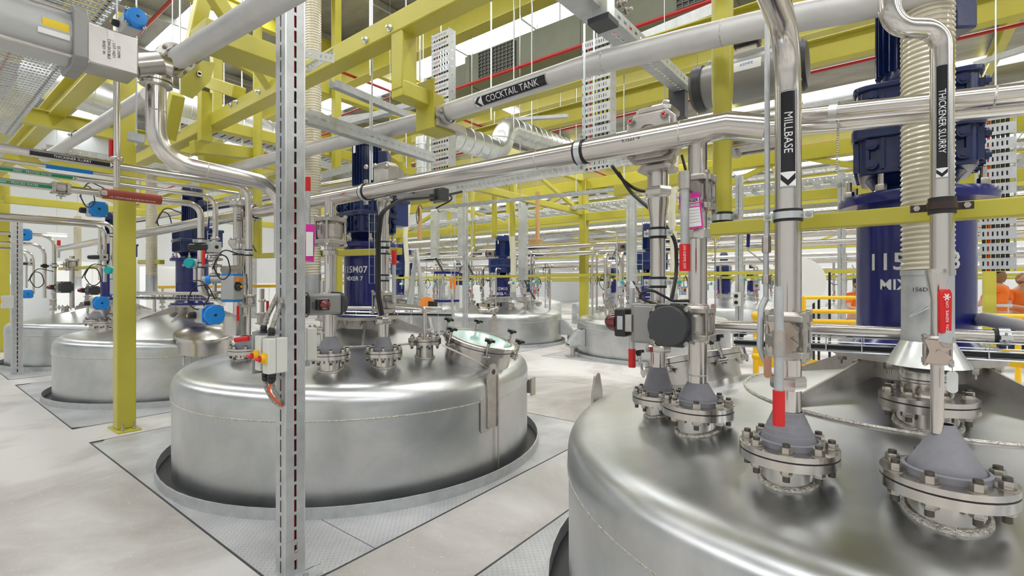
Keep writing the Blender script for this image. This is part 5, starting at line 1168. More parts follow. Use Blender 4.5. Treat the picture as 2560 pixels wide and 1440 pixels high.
# ================================================================ PIPE BUNDLES AT THE LEFT
def left_run(px, Z, y, r, L, y_bot, label, m='ssp', bend=0.09, tail=None, fall=0.0):
    a = P(px, y, Z); pts = [a + V((-L, 0, fall)), a, V((a.x, a.y, zz(y_bot, Z)))]
    if tail is not None: pts.append(pts[-1] + V(tail))
    return pipe(pts, r, label, m, bend, n=20)
ts = left_run(622, 4.0, 466, 0.027, 3.3, 745, 'steel pipe with a black THICKENER SLURRY marker, at the left', bend=0.12)
MB().lathe([(0.027, 0), (0.027, -0.02), (0.0165, -0.09), (0.0165, -0.33)], (P(622, 0, 4.0).x, P(622, 0, 4.0).y, zz(745, 4.0)), Z3, 24).build('reducer', 'ssp', ts)
kk = P(622, 466, 4.0)
def label_on(pp, x_px, r, L, Hh, text, size, m, z, y, end='end', off=0.0, txtm='lett'):
    c = ony(x_px, 400, y); c = V((c.x, y, z)); v_ = cam.location - c; v_.x = 0; v_ = v_.normalized(); u_ = v_.cross(X).normalized(); u_ = -u_ if u_.z < 0 else u_
    pipe_label(pp, c + v_ * r, r, L, Hh, text, size, X, u_, end, m, off=off)
label_on(ts, 185, 0.027, 0.42, 0.030, 'THICKENER SLURRY', 0.022, 'label', kk.z, kk.y, off=-0.01)
valve((kk.x, kk.y, zz(752, 4.0)), 'small ball valve with red handle above the grey cone left of the slotted post', 0.7, u=(-1, 0, 0))
q = V((kk.x, kk.y, 0)); MB().tube([V((kk.x - 0.12, kk.y - 0.05, zz(770, 3.9))), V((kk.x - 0.13, kk.y - 0.05, zz(805, 3.9)))], 0.011, n=10)
hr = tag(MB().tube([P(595, 765, 3.8), P(595, 802, 3.8)], 0.010, n=10).build('hand_lever', 'red'), 'slim red valve handle above the middle tank, left of the isolator boxes', 'handle')
hr2 = tag(MB().tube([P(588, 850, 3.6), P(622, 846, 3.6)], 0.020, n=12).build('hand_lever', 'red'), 'red handle lying flat behind the isolator boxes', 'handle')
pw1 = left_run(538, 3.9, 492, 0.018, 3.2, 588, 'upper steel pipe with a green PROCESS WATER marker'); k1 = P(538, 492, 3.9)
label_on(pw1, 92, 0.018, 0.38, 0.020, 'K0041 – PROCESS WATER', 0.0165, 'green', k1.z, k1.y, off=-0.02)
pw2a = P(430, 505, 3.86); k2 = P(502, 512, 3.9)
pw2 = left_run(502, 3.9, 512, 0.024, 3.1, 735, 'lower steel pipe with PROCESS WATER marker and red rubber sleeve', tail=(0.12, 0.0, -0.02))
label_on(pw2, 55, 0.024, 0.36, 0.022, 'K0041 – PROCESS WATER', 0.0175, 'green', k2.z, k2.y, off=-0.02)
def sleeve(px0, px1, k, r, label, m='rubr'):
    a, b = ony(px0, 400, k.y), ony(px1, 400, k.y); a.z = b.z = k.z; a.y = b.y = k.y
    o = MB().tube([a, b], r, n=20).build('rubber_hose', m); tag(o, label, 'hose'); return o, a, b
rh, ra, rb = sleeve(256, 402, k2, 0.036, 'brick red rubber hose coupled into the lower PROCESS WATER pipe')
lettering('EL STEAM HOSE 6 BAR EN ISO 6134', 0.017, (ra + rb) / 2 + V((0, -0.0, 0)) + V((0, -0.78, -0.62)).normalized() * 0.036, X, V((0, -0.62, 0.78)), 0.036, 'pipe', 'lett', rh)
qv = ony(152, 465, k2.y); qv = V((qv.x, k2.y, k2.z)); valve(qv, 'ball valve in the lower PROCESS WATER pipe, left of the red hose', 0.62, d=X, u=(0, 0, -1))
valve(V((qv.x + 0.22, k2.y, k2.z)), 'small union just left of the red rubber hose', 0.45, d=X, u=(0, -1, 0), nm='pipe_union', cat='union')
bl = left_run(600, 4.0, 484, 0.011, 3.2, 500, 'thin tube with a blue band above the PROCESS WATER pipes', bend=0.02); kb = P(600, 484, 4.0)
a, b = ony(114, 400, kb.y), ony(232, 400, kb.y); a.z = b.z = kb.z; a.y = b.y = kb.y; MB().tube([a, b], 0.0135, n=14).build('blue_band', 'bluel', bl)
for px_, y_, Z_, lb in ((507, 603, 3.88, 'upper clamp on the red sleeved pipe drop'), (507, 663, 3.88, 'lower clamp on the red sleeved pipe drop')): band(V((k2.x, k2.y, zz(y_, 3.9))), Z3, 0.024, lb, 0.025, ear=(1, 0, 0))
band(V((kk.x, kk.y, zz(632, 4.0))), Z3, 0.027, 'dark clamp on the THICKENER SLURRY drop beside the slotted post', 0.03, ear=(0, 1, 0))
# vertical tube under the first flange at px 300
tv = pipe([P(292, 180, 2.9), P(292, 470, 2.9)], 0.0175, 'thin vertical steel tube in front of the yellow column top', n=16)
hv = thing('valve_lever', P(277, 395, 2.9), 'red handle beside the thin vertical tube at the upper left', 'lever'); MB().tube([P(278, 350, 2.9), P(278, 394, 2.9)], 0.012, n=10).build('grip', 'red', hv); MB().bar(P(278, 394, 2.9), P(290, 400, 2.9), 0.012, 0.01).build('bar', 'galv', hv)
MB().lathe([(0.03, 0), (0.034, 0.004), (0.034, 0.016), (0.03, 0.02)], P(292, 402, 2.9), Z3, 16).build('flange', 'ss', tv)
# second bundle, over the tank behind the yellow column
k3 = P(281, 560, 6.4); left_run(281, 6.4, 560, 0.029, 3.2, 705, 'thicker pipe of the second bundle, dropping left of the yellow column', tail=(0.14, 0, -0.06), bend=0.1)
k4 = P(262, 568, 6.4); q1 = left_run(262, 6.4, 568, 0.021, 3.1, 705, 'thinner pipe of the second bundle, dropping left of the yellow column')
k5 = P(250, 558, 6.5); q2 = left_run(250, 6.5, 556, 0.020, 2.9, 700, 'upper tube of the second bundle with a dark red sleeve')
sleeve(93, 212, k5, 0.036, 'dark red rubber hose on the second pipe bundle')
for y_, nm_ in ((588, 'upper'), (678, 'lower')): band(V((k3.x, k3.y, zz(y_, 6.4))), Z3, 0.029, nm_ + ' clamp on the second pipe bundle drop', 0.03, ear=(1, 0, 0))
# third bundle over the leftmost tank
for px, y, r, lb, yb_ in ((136, 590, 0.036, 'thick pipe of the third bundle bending down over the leftmost tank', 742), (112, 612, 0.032, 'second pipe of the third bundle bending down over the leftmost tank', 745), (84, 625, 0.02, 'thin pipe of the third bundle bending down over the leftmost tank', 735), (66, 622, 0.02, 'thin tube behind the small galvanised post', 720)):
    left_run(px, 10.2, y, r, 3.0, yb_, lb, bend=0.22)
band(P(136, 664, 10.2), Z3, 0.036, 'clamp on the thick pipe over the leftmost tank', 0.05, ear=(1, 0, 0)); band(P(112, 665, 10.2), Z3, 0.032, 'dark clamp on the second pipe over the leftmost tank', 0.05, m='black', ear=(1, 0, 0))
pipe([P(180, 640, 9.6), P(180, 770, 9.6)], 0.04, 'pipe with a square valve dropping onto the leftmost tank'); valve(P(180, 662, 9.6), 'square ball valve over the leftmost tank', 1.5, u=(-1, 0, 0))
l7 = thing('valve_lever', P(147, 645, 9.6), 'red topped lever above the leftmost tank', 'lever'); MB().cyl(P(147, 600, 9.6), P(147, 645, 9.6), 0.02).build('bar', 'galv', l7); MB().cyl(P(147, 601, 9.6), P(147, 614, 9.6), 0.028).build('grip', 'red', l7)
# big flanged spool marked 118 above the nozzle left of the post
Z5 = 4.4; sp = V((P(597, 0, Z5).x, P(597, 0, Z5).y, 0))
fs = thing('flanged_spool', at(sp, zz(640, Z5)), 'steel flanged spool with 118 written on it', 'pipe'); c = (sp.x, sp.y, 0)
MB().lathe([(0.046, zz(830, Z5)), (0.046, zz(625, Z5)), (0.085, zz(610, Z5) - 0.004), (0.085, zz(602, Z5)), (0.045, zz(598, Z5)), (0.046, zz(520, Z5)), (0.085, zz(515, Z5)), (0.085, zz(505, Z5)), (0.05, zz(504, Z5))], c, n=32).build('spool', 'ss', fs)
f_ = V((sp.x, sp.y, 0)).normalized(); lettering('118', 0.05, at(sp, zz(545, Z5)) - f_ * 0.046, -Z3, V((-f_.y, f_.x, 0)) * -1, 0.046, 'pipe', 'ink', fs)
for yy in (607, 510):
    f = MB().hexnut((sp.x + 0.068, sp.y, zz(yy, Z5) + 0.018), Z3, 0.011, 0.014).cyl((sp.x + 0.068, sp.y, zz(yy, Z5) - 0.03), (sp.x + 0.068, sp.y, zz(yy, Z5) + 0.04), 0.007, n=8).build('flange_bolt', 'bolt', fs); spread(f, [V((0.068 * (math.cos(a) - 1), 0.068 * math.sin(a), 0)) for a in [2 * PI * k / 8 for k in range(1, 8)]])
band(at(sp, zz(630, Z5)), Z3, 0.046, 'clamp on the pipe under the spool marked 118', 0.035, ear=(0, 1, 0))
pot = tag(MB().lathe([(0.09, zz(838, 4.3)), (0.10, zz(836, 4.3)), (0.10, zz(790, 4.3)), (0.07, zz(788, 4.3))], (P(590, 0, 4.3).x, P(590, 0, 4.3).y, 0), n=32).build('steel_pot', 'ss'), 'cylindrical steel pot between the blue actuator and the slotted post', 'vessel')
# actuators with blue caps
def blue_act(px, py, Z, R, label, L=None, yb=True):
    o = actuator(P(px, py, Z), label, L=L or R * 3, R=R, cap='actb', body='actl', beacon=False, both=False, group='actuators with blue caps'); c = P(px, py, Z)
    MB().lathe([(R * 0.16, 0), (R * 0.1, R * 0.08)], c + V((0, -(L or R * 3) / 2 - 0.056, 0)), -Y, 14).build('hub', 'blackp', o)
    if yb:
        q = c + V((-R * 0.9, R * 0.9, -R * 0.1)); MB().lathe([(R * 0.42, 0), (R * 0.4, R * 0.6), (R * 0.25, R * 0.75)], q, -X, 18).build('indicator', 'blackp', o); MB().lathe([(R * 0.16, 0), (R * 0.12, R * 0.08)], q + V((-R * 0.74, 0, 0)), -X, 12).build('indicator_dot', 'yelf', o)
    return o
blue_act(520, 786, 3.75, 0.072, 'large actuator with sky blue cap above the paint splashed manhole', 0.17)
blue_act(540, 437, 4.2, 0.066, 'actuator with blue cap under the bright elbow pipe')
blue_act(240, 525, 5.9, 0.088, 'actuator with oval blue cap in front of the yellow column, over the red hoses', 0.2)
blue_act(326, 60, 2.45, 0.042, 'small actuator with blue cap at the top left beside the coupling box', 0.13)
blue_act(246, 757, 6.1, 0.078, 'actuator with blue cap on the tank behind the yellow column')
blue_act(66, 735, 9.0, 0.075, 'actuator with blue cap over the leftmost tank')
blue_act(56, 588, 9.8, 0.115, 'actuator with wide blue cap behind the small galvanised post')
actuator(P(160, 718, 7.6), 'grey actuator with dark cap over the leftmost tank', L=0.26, R=0.085)
actuator(P(232, 726, 7.9), 'dark actuator half hidden left of the yellow column', L=0.2, R=0.07, body='dgrey')
place(SOL, P(580, 750, 3.9), 'upright grey actuator with orange indicator left of the isolator boxes', 0.5, 0.98)
place(SOL, P(292, 735, 5.4), 'upright grey actuator peeking out left of the yellow column', 0.3, 0.8)
place(REG, P(535, 618, 3.9), 'pressure regulator with black knob below the pipe tee', 0.1, 1.15); place(REG, P(259, 643, 6.2), 'pressure regulator with black knob left of the yellow column', 0.1, 1.1); place(REG, P(77, 659, 8.6), 'pressure regulator with black knob beside the small galvanised post', 0.1, 1.0)
sn = place(SEN, P(487, 705, 3.9), 'transmitter with teal cap left of the THICKENER SLURRY drop', -0.9, 1.0); place(SEN, P(285, 712, 6.0), 'transmitter with teal cap just left of the yellow column', -0.9, 1.2)
pr_ = pipe([P(538, 588, 3.9), P(536, 745, 3.9), P(560, 760, 3.85)], 0.016, 'thin steel tube feeding the fittings left of the spool marked 118', bend=0.05)
for k, (y_, r_) in enumerate(((600, 0.034), (640, 0.05), (652, 0.055), (668, 0.05), (690, 0.04), (735, 0.05), (752, 0.055))): MB().lathe([(r_ * 0.8, 0), (r_, 0.006), (r_, 0.018), (r_ * 0.8, 0.024)], P(538, y_, 3.9), Z3, 20).build('clamp_flange', 'ss', pr_)
an_ = pipe([P(505, 700, 3.85), P(585, 698, 3.95)], 0.03, 'grey horizontal instrument body with blue bands', 'actl'); MB().tube([P(515, 700, 3.84), P(525, 700, 3.85)], 0.036, n=16).build('blue_band', 'actb', an_); MB().tube([P(560, 699, 3.93), P(566, 699, 3.94)], 0.036, n=16).build('blue_band', 'actb', an_)
pipe([P(560, 675, 4.0), P(600, 672, 4.2)], 0.034, 'short horizontal steel branch into the spool pipe', 'ssd', n=20)
bh = tag(MB().tube([P(520, 578, 3.85), P(523, 545, 3.85), P(524, 547, 3.85)], 0.008, n=8).build('hand_lever', 'blue'), 'slim blue handle beside the wire cable ladder', 'handle')
tag(MB().tube([P(509, 625, 3.7), P(509, 662, 3.7)], 0.011, n=10).build('hand_lever', 'red'), 'upright red handle beside the red sleeved pipe drop', 'handle')
for i, (px, py, Z, rz, s_, lb) in enumerate(((565, 700, 3.7, 0.3, 1.0, 'loop of black cable beside the upright grey actuator'), (490, 775, 3.7, 2.6, 1.0, 'loop of black cable left of the large blue capped actuator'), (228, 520, 5.7, 0.6, 1.3, 'loop of black cable over the oval blue cap'), (240, 715, 6.0, 0.2, 1.2, 'loop of black cable above the tank behind the yellow column'), (420, 585, 6.0, 0.4, 1.4, 'loop of black cable hanging from the header behind the yellow column'), (100, 720, 8.0, 0.4, 1.4, 'loop of black cable over the leftmost tank'), (625, 705, 4.2, 1.0, 1.4, 'loop of black cable behind the THICKENER SLURRY drop'), (1048, 560, 5.2, 0.6, 0.9, 'coil of black cable hanging in the centre under the header'))):
    place(CAB, P(px, py, Z), lb, rz, s_)
# manholes and nozzles of the farther near-row tanks
def ring_nozzles(t, cx, cy, specs, where, stub=True):
    for k, (an, rr, kind) in enumerate(specs):
        x, y = cx + rr * math.cos(an), cy + rr * math.sin(an); h_ = dome_h(rr)
        if kind == 'n': nozzle(t, x, y, h_, h_ + 0.13, 0.075, 0.138, (0.04, 0.11, 0.09), 8, 0.2, n=24, bolts=t in (T4, T5))
        elif kind == 'b': nozzle(t, x, y, h_, h_ + 0.13, 0.075, 0.138, None, 8, 0.2, n=24, bolts=t in (T4,))
def angs(cx, cy, pts): return [(math.atan2(p.y - cy, p.x - cx), min(1.25, (V((p.x, p.y, 0)) - V((cx, cy, 0))).length)) for p in pts]
a4 = angs(TX, T_Y[2], [P(262, 0, 6.9), P(290, 0, 7.3), P(386, 0, 7.0), P(600, 0, 7.6)])
ring_nozzles(T4, TX, T_Y[2], [(a4[0][0], 1.14, 'n'), (a4[1][0], 1.0, 'b'), (a4[2][0], 1.14, 'b')], '')
q = P(386, 0, 7.0); pipe([P(386, 780, 7.0), P(386, 735, 7.0), P(345, 733, 6.9)], 0.02, 'hooked pipe on the flange right of the yellow column', bend=0.06)
mq = P(512, 0, 6.35); mq.z = 0.80; md = V((mq.x - TX, mq.y - T_Y[2], 0)).normalized()
mw4 = MB().lathe([(0.32, -0.14), (0.32, 0.03), (0.345, 0.03), (0.345, 0.07), (0.335, 0.085), (0.20, 0.13), (0.05, 0.145), (0, 0.146)], mq, (Z3 + md * 0.22), 48, False).build('manway', 'ss', T4)
for k in range(9):                            # dried white paint running down from the manhole
    x0 = 455 + k * 11 + random.uniform(-3, 3); c_ = P(x0, 0, 5.9); an = math.atan2(c_.y - T_Y[2], c_.x - TX); L_ = random.choice((0.10, 0.2, 0.3, 0.36)); mb = MB()
    pts = [V((TX + r_ * math.cos(an), T_Y[2] + r_ * math.sin(an), z)) for r_, z in ((1.28, dome_h(1.28) + 0.003), (1.42, dome_h(1.42) + 0.004), (1.53, 0.775), (1.588, 0.69), (1.592, 0.69 - L_))]
    mb.tube(pts, random.uniform(0.008, 0.017), 0.02, 6); mb.build('paint_run', 'white', T4)
a5 = angs(TX, T_Y[3], [P(105, 0, 11.2), P(130, 0, 11.0), P(182, 0, 11.3)])
ring_nozzles(T5, TX, T_Y[3], [(a5[0][0], 1.1, 'n'), (a5[1][0], 1.1, 'n'), (a5[2][0], 1.05, 'n')], '')
pipe([P(136, 740, 11.0), P(136, 778, 11.0)], 0.04, 'short pipe into the cone on the leftmost tank')
# risers standing on the near row lids
for (t, cx, cy, lst, where) in ((T2, TX, T_Y[1], [(2.3, 1.0), (1.9, 1.05), (2.75, 0.75), (1.5, 1.0), (3.5, 0.65), (0.9, 1.1)], 'middle tank'), (T4, TX, T_Y[2], [(3.3, 1.0), (2.9, 0.9), (5.2, 0.9), (4.6, 0.75), (2.2, 1.0), (0.4, 1.0)], 'tank behind the yellow column'), (T5, TX, T_Y[3], [(3.4, 1.0), (4.9, 0.8), (5.4, 1.0), (2.6, 0.8), (3.9, 0.7)], 'leftmost tank')):
    for k, (an, rr) in enumerate(lst):
        x, y = cx + rr * math.cos(an), cy + rr * math.sin(an)
        place(RIS if k % 2 == 0 else BLK, (x, y, dome_h(rr)), ('small riser with red lever on the lid of the ' if k % 2 == 0 else 'bolted blank flange on the lid of the ') + where, an, 1.0, 'fittings on the lid of the ' + where)
# lower ring pipe and wire cable basket round the mixers of the near row
def basket(p, q, label, w_=0.10, h_=0.06, n=None):
    p, q = V(p), V(q); d = (q - p).normalized(); sd = d.cross(Z3).normalized(); mb = MB(); L = (q - p).length; n = n or max(3, int(L / 0.12))
    for s_ in (-1, -0.33, 0.33, 1): mb.cyl(p + sd * s_ * w_ / 2, q + sd * s_ * w_ / 2, 0.0025, n=5)
    for hh in (0.5, 1.0):
        for s_ in (-1, 1): mb.cyl(p + sd * s_ * w_ / 2 + Z3 * h_ * hh, q + sd * s_ * w_ / 2 + Z3 * h_ * hh, 0.0025, n=5)
    for i in range(n + 1):
        c = p + d * (L * i / n); mb.tube([c - sd * w_ / 2 + Z3 * h_, c - sd * w_ / 2, c + sd * w_ / 2, c + sd * w_ / 2 + Z3 * h_], 0.0025, 0, 5)
    o = mb.build('wire_basket_tray', 'zinc'); tag(o, label, 'cable tray', 'wire basket cable trays'); return o
def cables(p, q, label, k=4, r=0.008, m='black', w_=0.06):
    p, q = V(p), V(q); d = (q - p).normalized(); sd = d.cross(Z3).normalized()
    for i in range(k):
        o_ = sd * ((i / max(1, k - 1) - 0.5) * w_) + Z3 * (r + 0.003 + 0.004 * (i % 2)); mid = (p + q) / 2 + o_ + sd * random.uniform(-0.01, 0.01)
        c = MB().tube([p + o_, mid, q + o_], r, 0.3, 7).build('cable', m); tag(c, label, 'cable', label)
rp0, rp1 = P(1830, 818, 2.2), P(2640, 846, 1.55)
rp = pipe([P(1780, 812, 2.25), P(2500, 842, 1.72), P(2640, 846, 1.62), ext(P(2500, 842, 1.72), P(2640, 846, 1.62), 1.5)], 0.024, 'steel pipe running level in front of the nearest blue mixer foot', n=24)
band(P(2510, 842, 1.715), P(2640, 846, 1.6) - P(1830, 818, 2.2), 0.024, 'clamp on the level pipe at the right edge', 0.03)
basket(P(1840, 862, 2.3), ext(P(1840, 862, 2.3), P(2640, 905, 1.65), 1.3), 'wire basket tray in front of the nearest mixer foot'); cables(P(1840, 862, 2.3), ext(P(1840, 862, 2.3), P(2640, 905, 1.65), 1.3), 'black cables lying in the wire basket at the nearest mixer', 4, 0.009)
pipe([ext(P(2462, 798, 2.0), P(2700, 845, 1.7), 1.2), P(2700, 845, 1.7), P(2462, 798, 2.0), P(2446, 800, 2.1)], 0.028, 'matt grey pipe coming in from the right edge below the yellow rail', 'cockt')
pipe([P(340, 733, 5.9), P(520, 734, 5.4)], 0.02, 'level pipe behind the yellow column at lid height'); basket(P(345, 748, 6.1), P(600, 752, 5.2), 'wire basket tray behind the yellow column'); cables(P(345, 747, 6.1), P(600, 751, 5.2), 'black cables in the basket behind the yellow column', 4, 0.012)
pipe([P(700, 772, 4.4), P(905, 770, 4.2), P(1105, 772, 4.2)], 0.018, 'level pipe passing behind the centre ball valve'); basket(P(790, 786, 4.3), P(1130, 792, 4.4), 'wire basket tray on the middle tank'); cables(P(790, 785, 4.3), P(1130, 791, 4.4), 'black cables in the basket on the middle tank', 4, 0.009)
# thick black cable bundle down to the centre valve and its wire ladder
bc = MB(); pts = [P(1150, 480, 4.3), P(1100, 492, 4.0), P(1000, 500, 3.6), P(950, 530, 3.5), P(943, 600, 3.5), P(943, 740, 3.5), P(952, 790, 3.5)]
for k in range(2): tag(MB().tube([p + V((0.012 * k, -0.01 * k, 0.004 * k)) for p in pts], 0.011, 0.12, 10).build('cable', 'black'), ['thick black cable curving down in front of the MIXER 7 drum', 'second black cable curving down in front of the MIXER 7 drum'][k], 'cable')
tag(MB().tube([P(1530, 415, 2.8), P(1560, 455, 2.9), P(1600, 480, 2.9), P(1660, 470, 2.7)], 0.010, 0.15, 10).build('cable', 'black'), 'black cable sagging from the hanging tray to the square valve', 'cable'); tag(MB().tube([P(1545, 430, 2.85), P(1575, 480, 2.9), P(1640, 535, 2.6), P(1690, 600, 2.5), P(1692, 680, 2.5), P(1680, 745, 2.4)], 0.010, 0.15, 10).build('cable', 'black'), 'black cable running down between the two pipes left of the danger tag', 'cable')
tag(MB().tube([P(1020, 480, 4.0), P(1150, 490, 4.3), P(1090, 520, 4.4)], 0.008, 0.1, 8).build('cable', 'black'), 'short black cable under the header in the centre', 'cable')
def wladder(px0, px1, y0, y1, Z, label):
    a, b, c, d = P(px0, y0, Z), P(px1, y0, Z), P(px1, y1, Z), P(px0, y1, Z); mb = MB()
    for f in (0, 0.5, 1): mb.cyl(a.lerp(b, f), d.lerp(c, f), 0.0025, n=5)
    n = 8; dp = (V((a.x, a.y, 0))).normalized() * 0.05
    for i in range(n + 1): mb.tube([a.lerp(d, i / n) + dp, a.lerp(d, i / n), b.lerp(c, i / n), b.lerp(c, i / n) + dp], 0.0025, 0, 5)
    tag(mb.build('wire_ladder', 'zinc'), label, 'cable tray', 'upright wire basket trays')
wladder(923, 950, 535, 708, 3.7, 'upright wire basket behind the thick black cable'); wladder(1572, 1606, 498, 715, 3.6, 'upright wire basket left of the reducer pipe'); wladder(519, 545, 480, 600, 4.2, 'upright wire basket with blue handle in front of it')
HANG = ['spiral_duct.003', 'support_post.004', 'cable_tray.001', 'support_rail.007', 'strut_channel.011', 'timber_scoop', 'brace.007', 'process_pipe.019', 'brace.002', 'cable_tray.013', 'support_post.006', 'support_post.007', 'support_post.003', 'ribbed_hose.003', 'cable_tray', 'cable_tray.008', 'filter_bowl', 'filter_bowl.001']
# ================================================================ ROW ACROSS THE AISLE
for nm_, z_, r_, x_ in (('upper', 2.51, 0.065, 10.9), ('lower', 2.32, 0.065, 10.85)):
    o = pipe([(x_, -9, z_ - 0.05), (x_, 19, z_ + 0.05)], r_, nm_ + ' long header pipe over the row across the aisle', n=16, cat='pipe')
for nm_, z_, r_, x_ in (('upper', 2.95, 0.05, 11.4), ('middle', 2.72, 0.045, 11.6), ('lower', 2.0, 0.04, 11.3)):
    pipe([(x_, -9, z_), (x_, 21, z_)], r_, nm_ + ' pipe behind the mixers across the aisle', n=12)
tag(MB().bar((9.42, -8, 1.72), (9.42, 19, 1.72), 0.06, 0.06).build('support_rail', 'yel'), 'thin yellow rail behind the row of aisle tanks', 'rail')
WH = {YB[1]: 'aisle tank right of the column', YB[2]: 'aisle tank left of the column', YB[3]: 'aisle tank by the ladder'}
random.seed(3)
for (t, cy) in ((T7, YB[1]), (T6, YB[2]), (T9, YB[3])):
    w_ = WH[cy]; cx = XB
    mq = V((cx - 1.08, cy - 0.45, 0.86)); mw = MB().lathe([(0.26, -0.1), (0.26, 0.09), (0.29, 0.09), (0.29, 0.13), (0.25, 0.15), (0, 0.16)], mq, (-0.25, -0.1, 1), 28, False).build('manway', 'ss', t)
    for k in range(5): MB().cyl(mq + V((0.3 * math.cos(k * 1.256), 0.3 * math.sin(k * 1.256), 0.12)), mq + V((0.3 * math.cos(k * 1.256), 0.3 * math.sin(k * 1.256), 0.2)), 0.03, n=8).build('star_knob', 'blackp', mw)
    lug(t, cx, cy, PI + 0.55, 0.40, 0.86, 0.13); lug(t, cx, cy, PI - 1.0, 0.40, 0.86, 0.13)
    for an in ((2.45,) if t is T7 else (-1.15,)):   # support foot with load cell
        u = V((math.cos(an), math.sin(an), 0)); v = V((-u.y, u.x, 0)); c = V((cx, cy, 0)) + u * R_T
        mb = MB(); mb.prism([(0, 0.25), (0.34, 0.20), (0.34, 0.28), (0.12, 0.56), (0, 0.58)], c - v * 0.12, u, Z3, -0.02); mb.prism([(0, 0.25), (0.34, 0.20), (0.34, 0.28), (0.12, 0.56), (0, 0.58)], c + v * 0.12, u, Z3, -0.02)
        mb.obox(c + u * 0.17 + Z3 * 0.225, u, v, Z3, 0.36, 0.28, 0.03); mb.obox(c + u * 0.2 + Z3 * 0.42, (u * 0.62 - Z3 * 0.78).normalized(), v, (u * 0.78 + Z3 * 0.62).normalized(), 0.38, 0.24, 0.01); mb.build('support_bracket', 'galv', t)
        mb = MB(); mb.cyl(c + u * 0.22 + Z3 * 0.02, c + u * 0.22 + Z3 * 0.21, 0.05, n=14); mb.obox(c + u * 0.22 + Z3 * 0.012, u, v, Z3, 0.26, 0.26, 0.024); mb.build('load_cell_foot', 'ssd', t)
    n_ = 17
    for k in range(n_):
        an = 2 * PI * k / n_ + 0.3; rr = random.choice((1.0, 1.1, 0.85)); x, y = cx + rr * math.cos(an), cy + rr * math.sin(an); h = dome_h(rr)
        if (V((x, y, 0)) - V((mq.x, mq.y, 0))).length < 0.42: continue
        kind = k % 4 if k % 5 else 0
        if kind == 0: place(BLK, (x, y, h), 'flanged stub on the ' + w_, an, 1.0, 'flanged stubs on the ' + w_)
        else: place(RIS, (x, y, h), 'thin valve riser on the ' + w_, an + 1, 1.0, 'valve risers on the ' + w_)
        top = random.choice((2.5, 2.32, 2.0, 2.15)) if kind != 0 else 0
        if kind: tag(MB().tube([(x, y, h + 0.52), (x, y, top), (x + 0.5, y, top + 0.02)], random.choice((0.024, 0.03, 0.04)), 0.09, 8).build('riser_pipe', 'ssp'), 'steel drop pipe over the ' + w_, 'pipe', 'drop pipes over the ' + w_)
        if k % 3 == 1: place(SEN, (x - 0.06, y - 0.08, h + 0.5), 'small teal capped sensor on the ' + w_, random.uniform(-1.5, 0.5), 0.95, 'sensors on the ' + w_)
        if k % 3 == 0: place(CAB, (x, y, h + 0.5), 'looped black cable over the ' + w_, random.uniform(0, 6), 1.5, 'cables over the ' + w_)
        if k % 4 == 2: place(REG, (x, y - 0.03, h + 0.72), 'small regulator over the ' + w_, random.uniform(-1, 1), 0.9, 'regulators over the ' + w_)
        if k % 4 == 3: place(SOL, (x - 0.05, y, h + 0.38), 'small grey and blue actuator on the ' + w_, random.uniform(-1, 1), 0.8, 'small actuators on the ' + w_)
    hs_ = (cx - 0.35, cy - 0.62); h2 = tag(MB().tube([(hs_[0], hs_[1], 1.3), (hs_[0] + 0.02, hs_[1], 2.2), (hs_[0] - 0.03, hs_[1] + 0.04, 3.0), (hs_[0] + 0.1, hs_[1], 4.4)], 0.075, 0.5, 18).build('flexible_hose', 'hosew'), 'milky extraction hose above the ' + w_, 'hose')
    MB().lathe([(0.13, 1.06), (0.08, 1.12), (0.08, 1.32)], (hs_[0], hs_[1], 0), n=18).build('duct_collar', 'galv', h2)
    pipe([(cx - 1.35, cy - 0.6, 1.18), (cx + 0.6, cy - 0.62, 1.2)], 0.03, 'level pipe at lid height of the ' + w_, n=10); basket((cx - 1.2, cy - 0.75, 1.1), (cx + 0.9, cy - 0.75, 1.1), 'wire basket tray at lid height of the ' + w_, 0.2, 0.06)
    # a small orange / red accent cluster
    actuator((10.85, cy + 0.9, 2.42), 'dark capped actuator on the header over the ' + w_, L=0.3, R=0.11)
    for k in range(9):                        # slim verticals standing behind the fittings
        an = 2 * PI * k / 9 + 0.9; x, y = cx + 1.3 * math.cos(an), cy + 1.3 * math.sin(an); zt = random.uniform(1.9, 2.6)
        tag(MB().tube([(x, y, dome_h(1.3)), (x, y, zt), (x + random.choice((-0.3, 0.3)), y + 0.1, zt)], random.choice((0.012, 0.018, 0.025)), 0.06, 8).build('sample_tube', 'ssp'), 'slim upright tube on the ' + w_, 'pipe', 'slim tubes on the ' + w_)
        if k % 2: place(CAB, (x, y, random.uniform(1.4, 1.9)), 'looped black cable over the ' + w_, random.uniform(0, 6), 1.4, 'cables over the ' + w_)
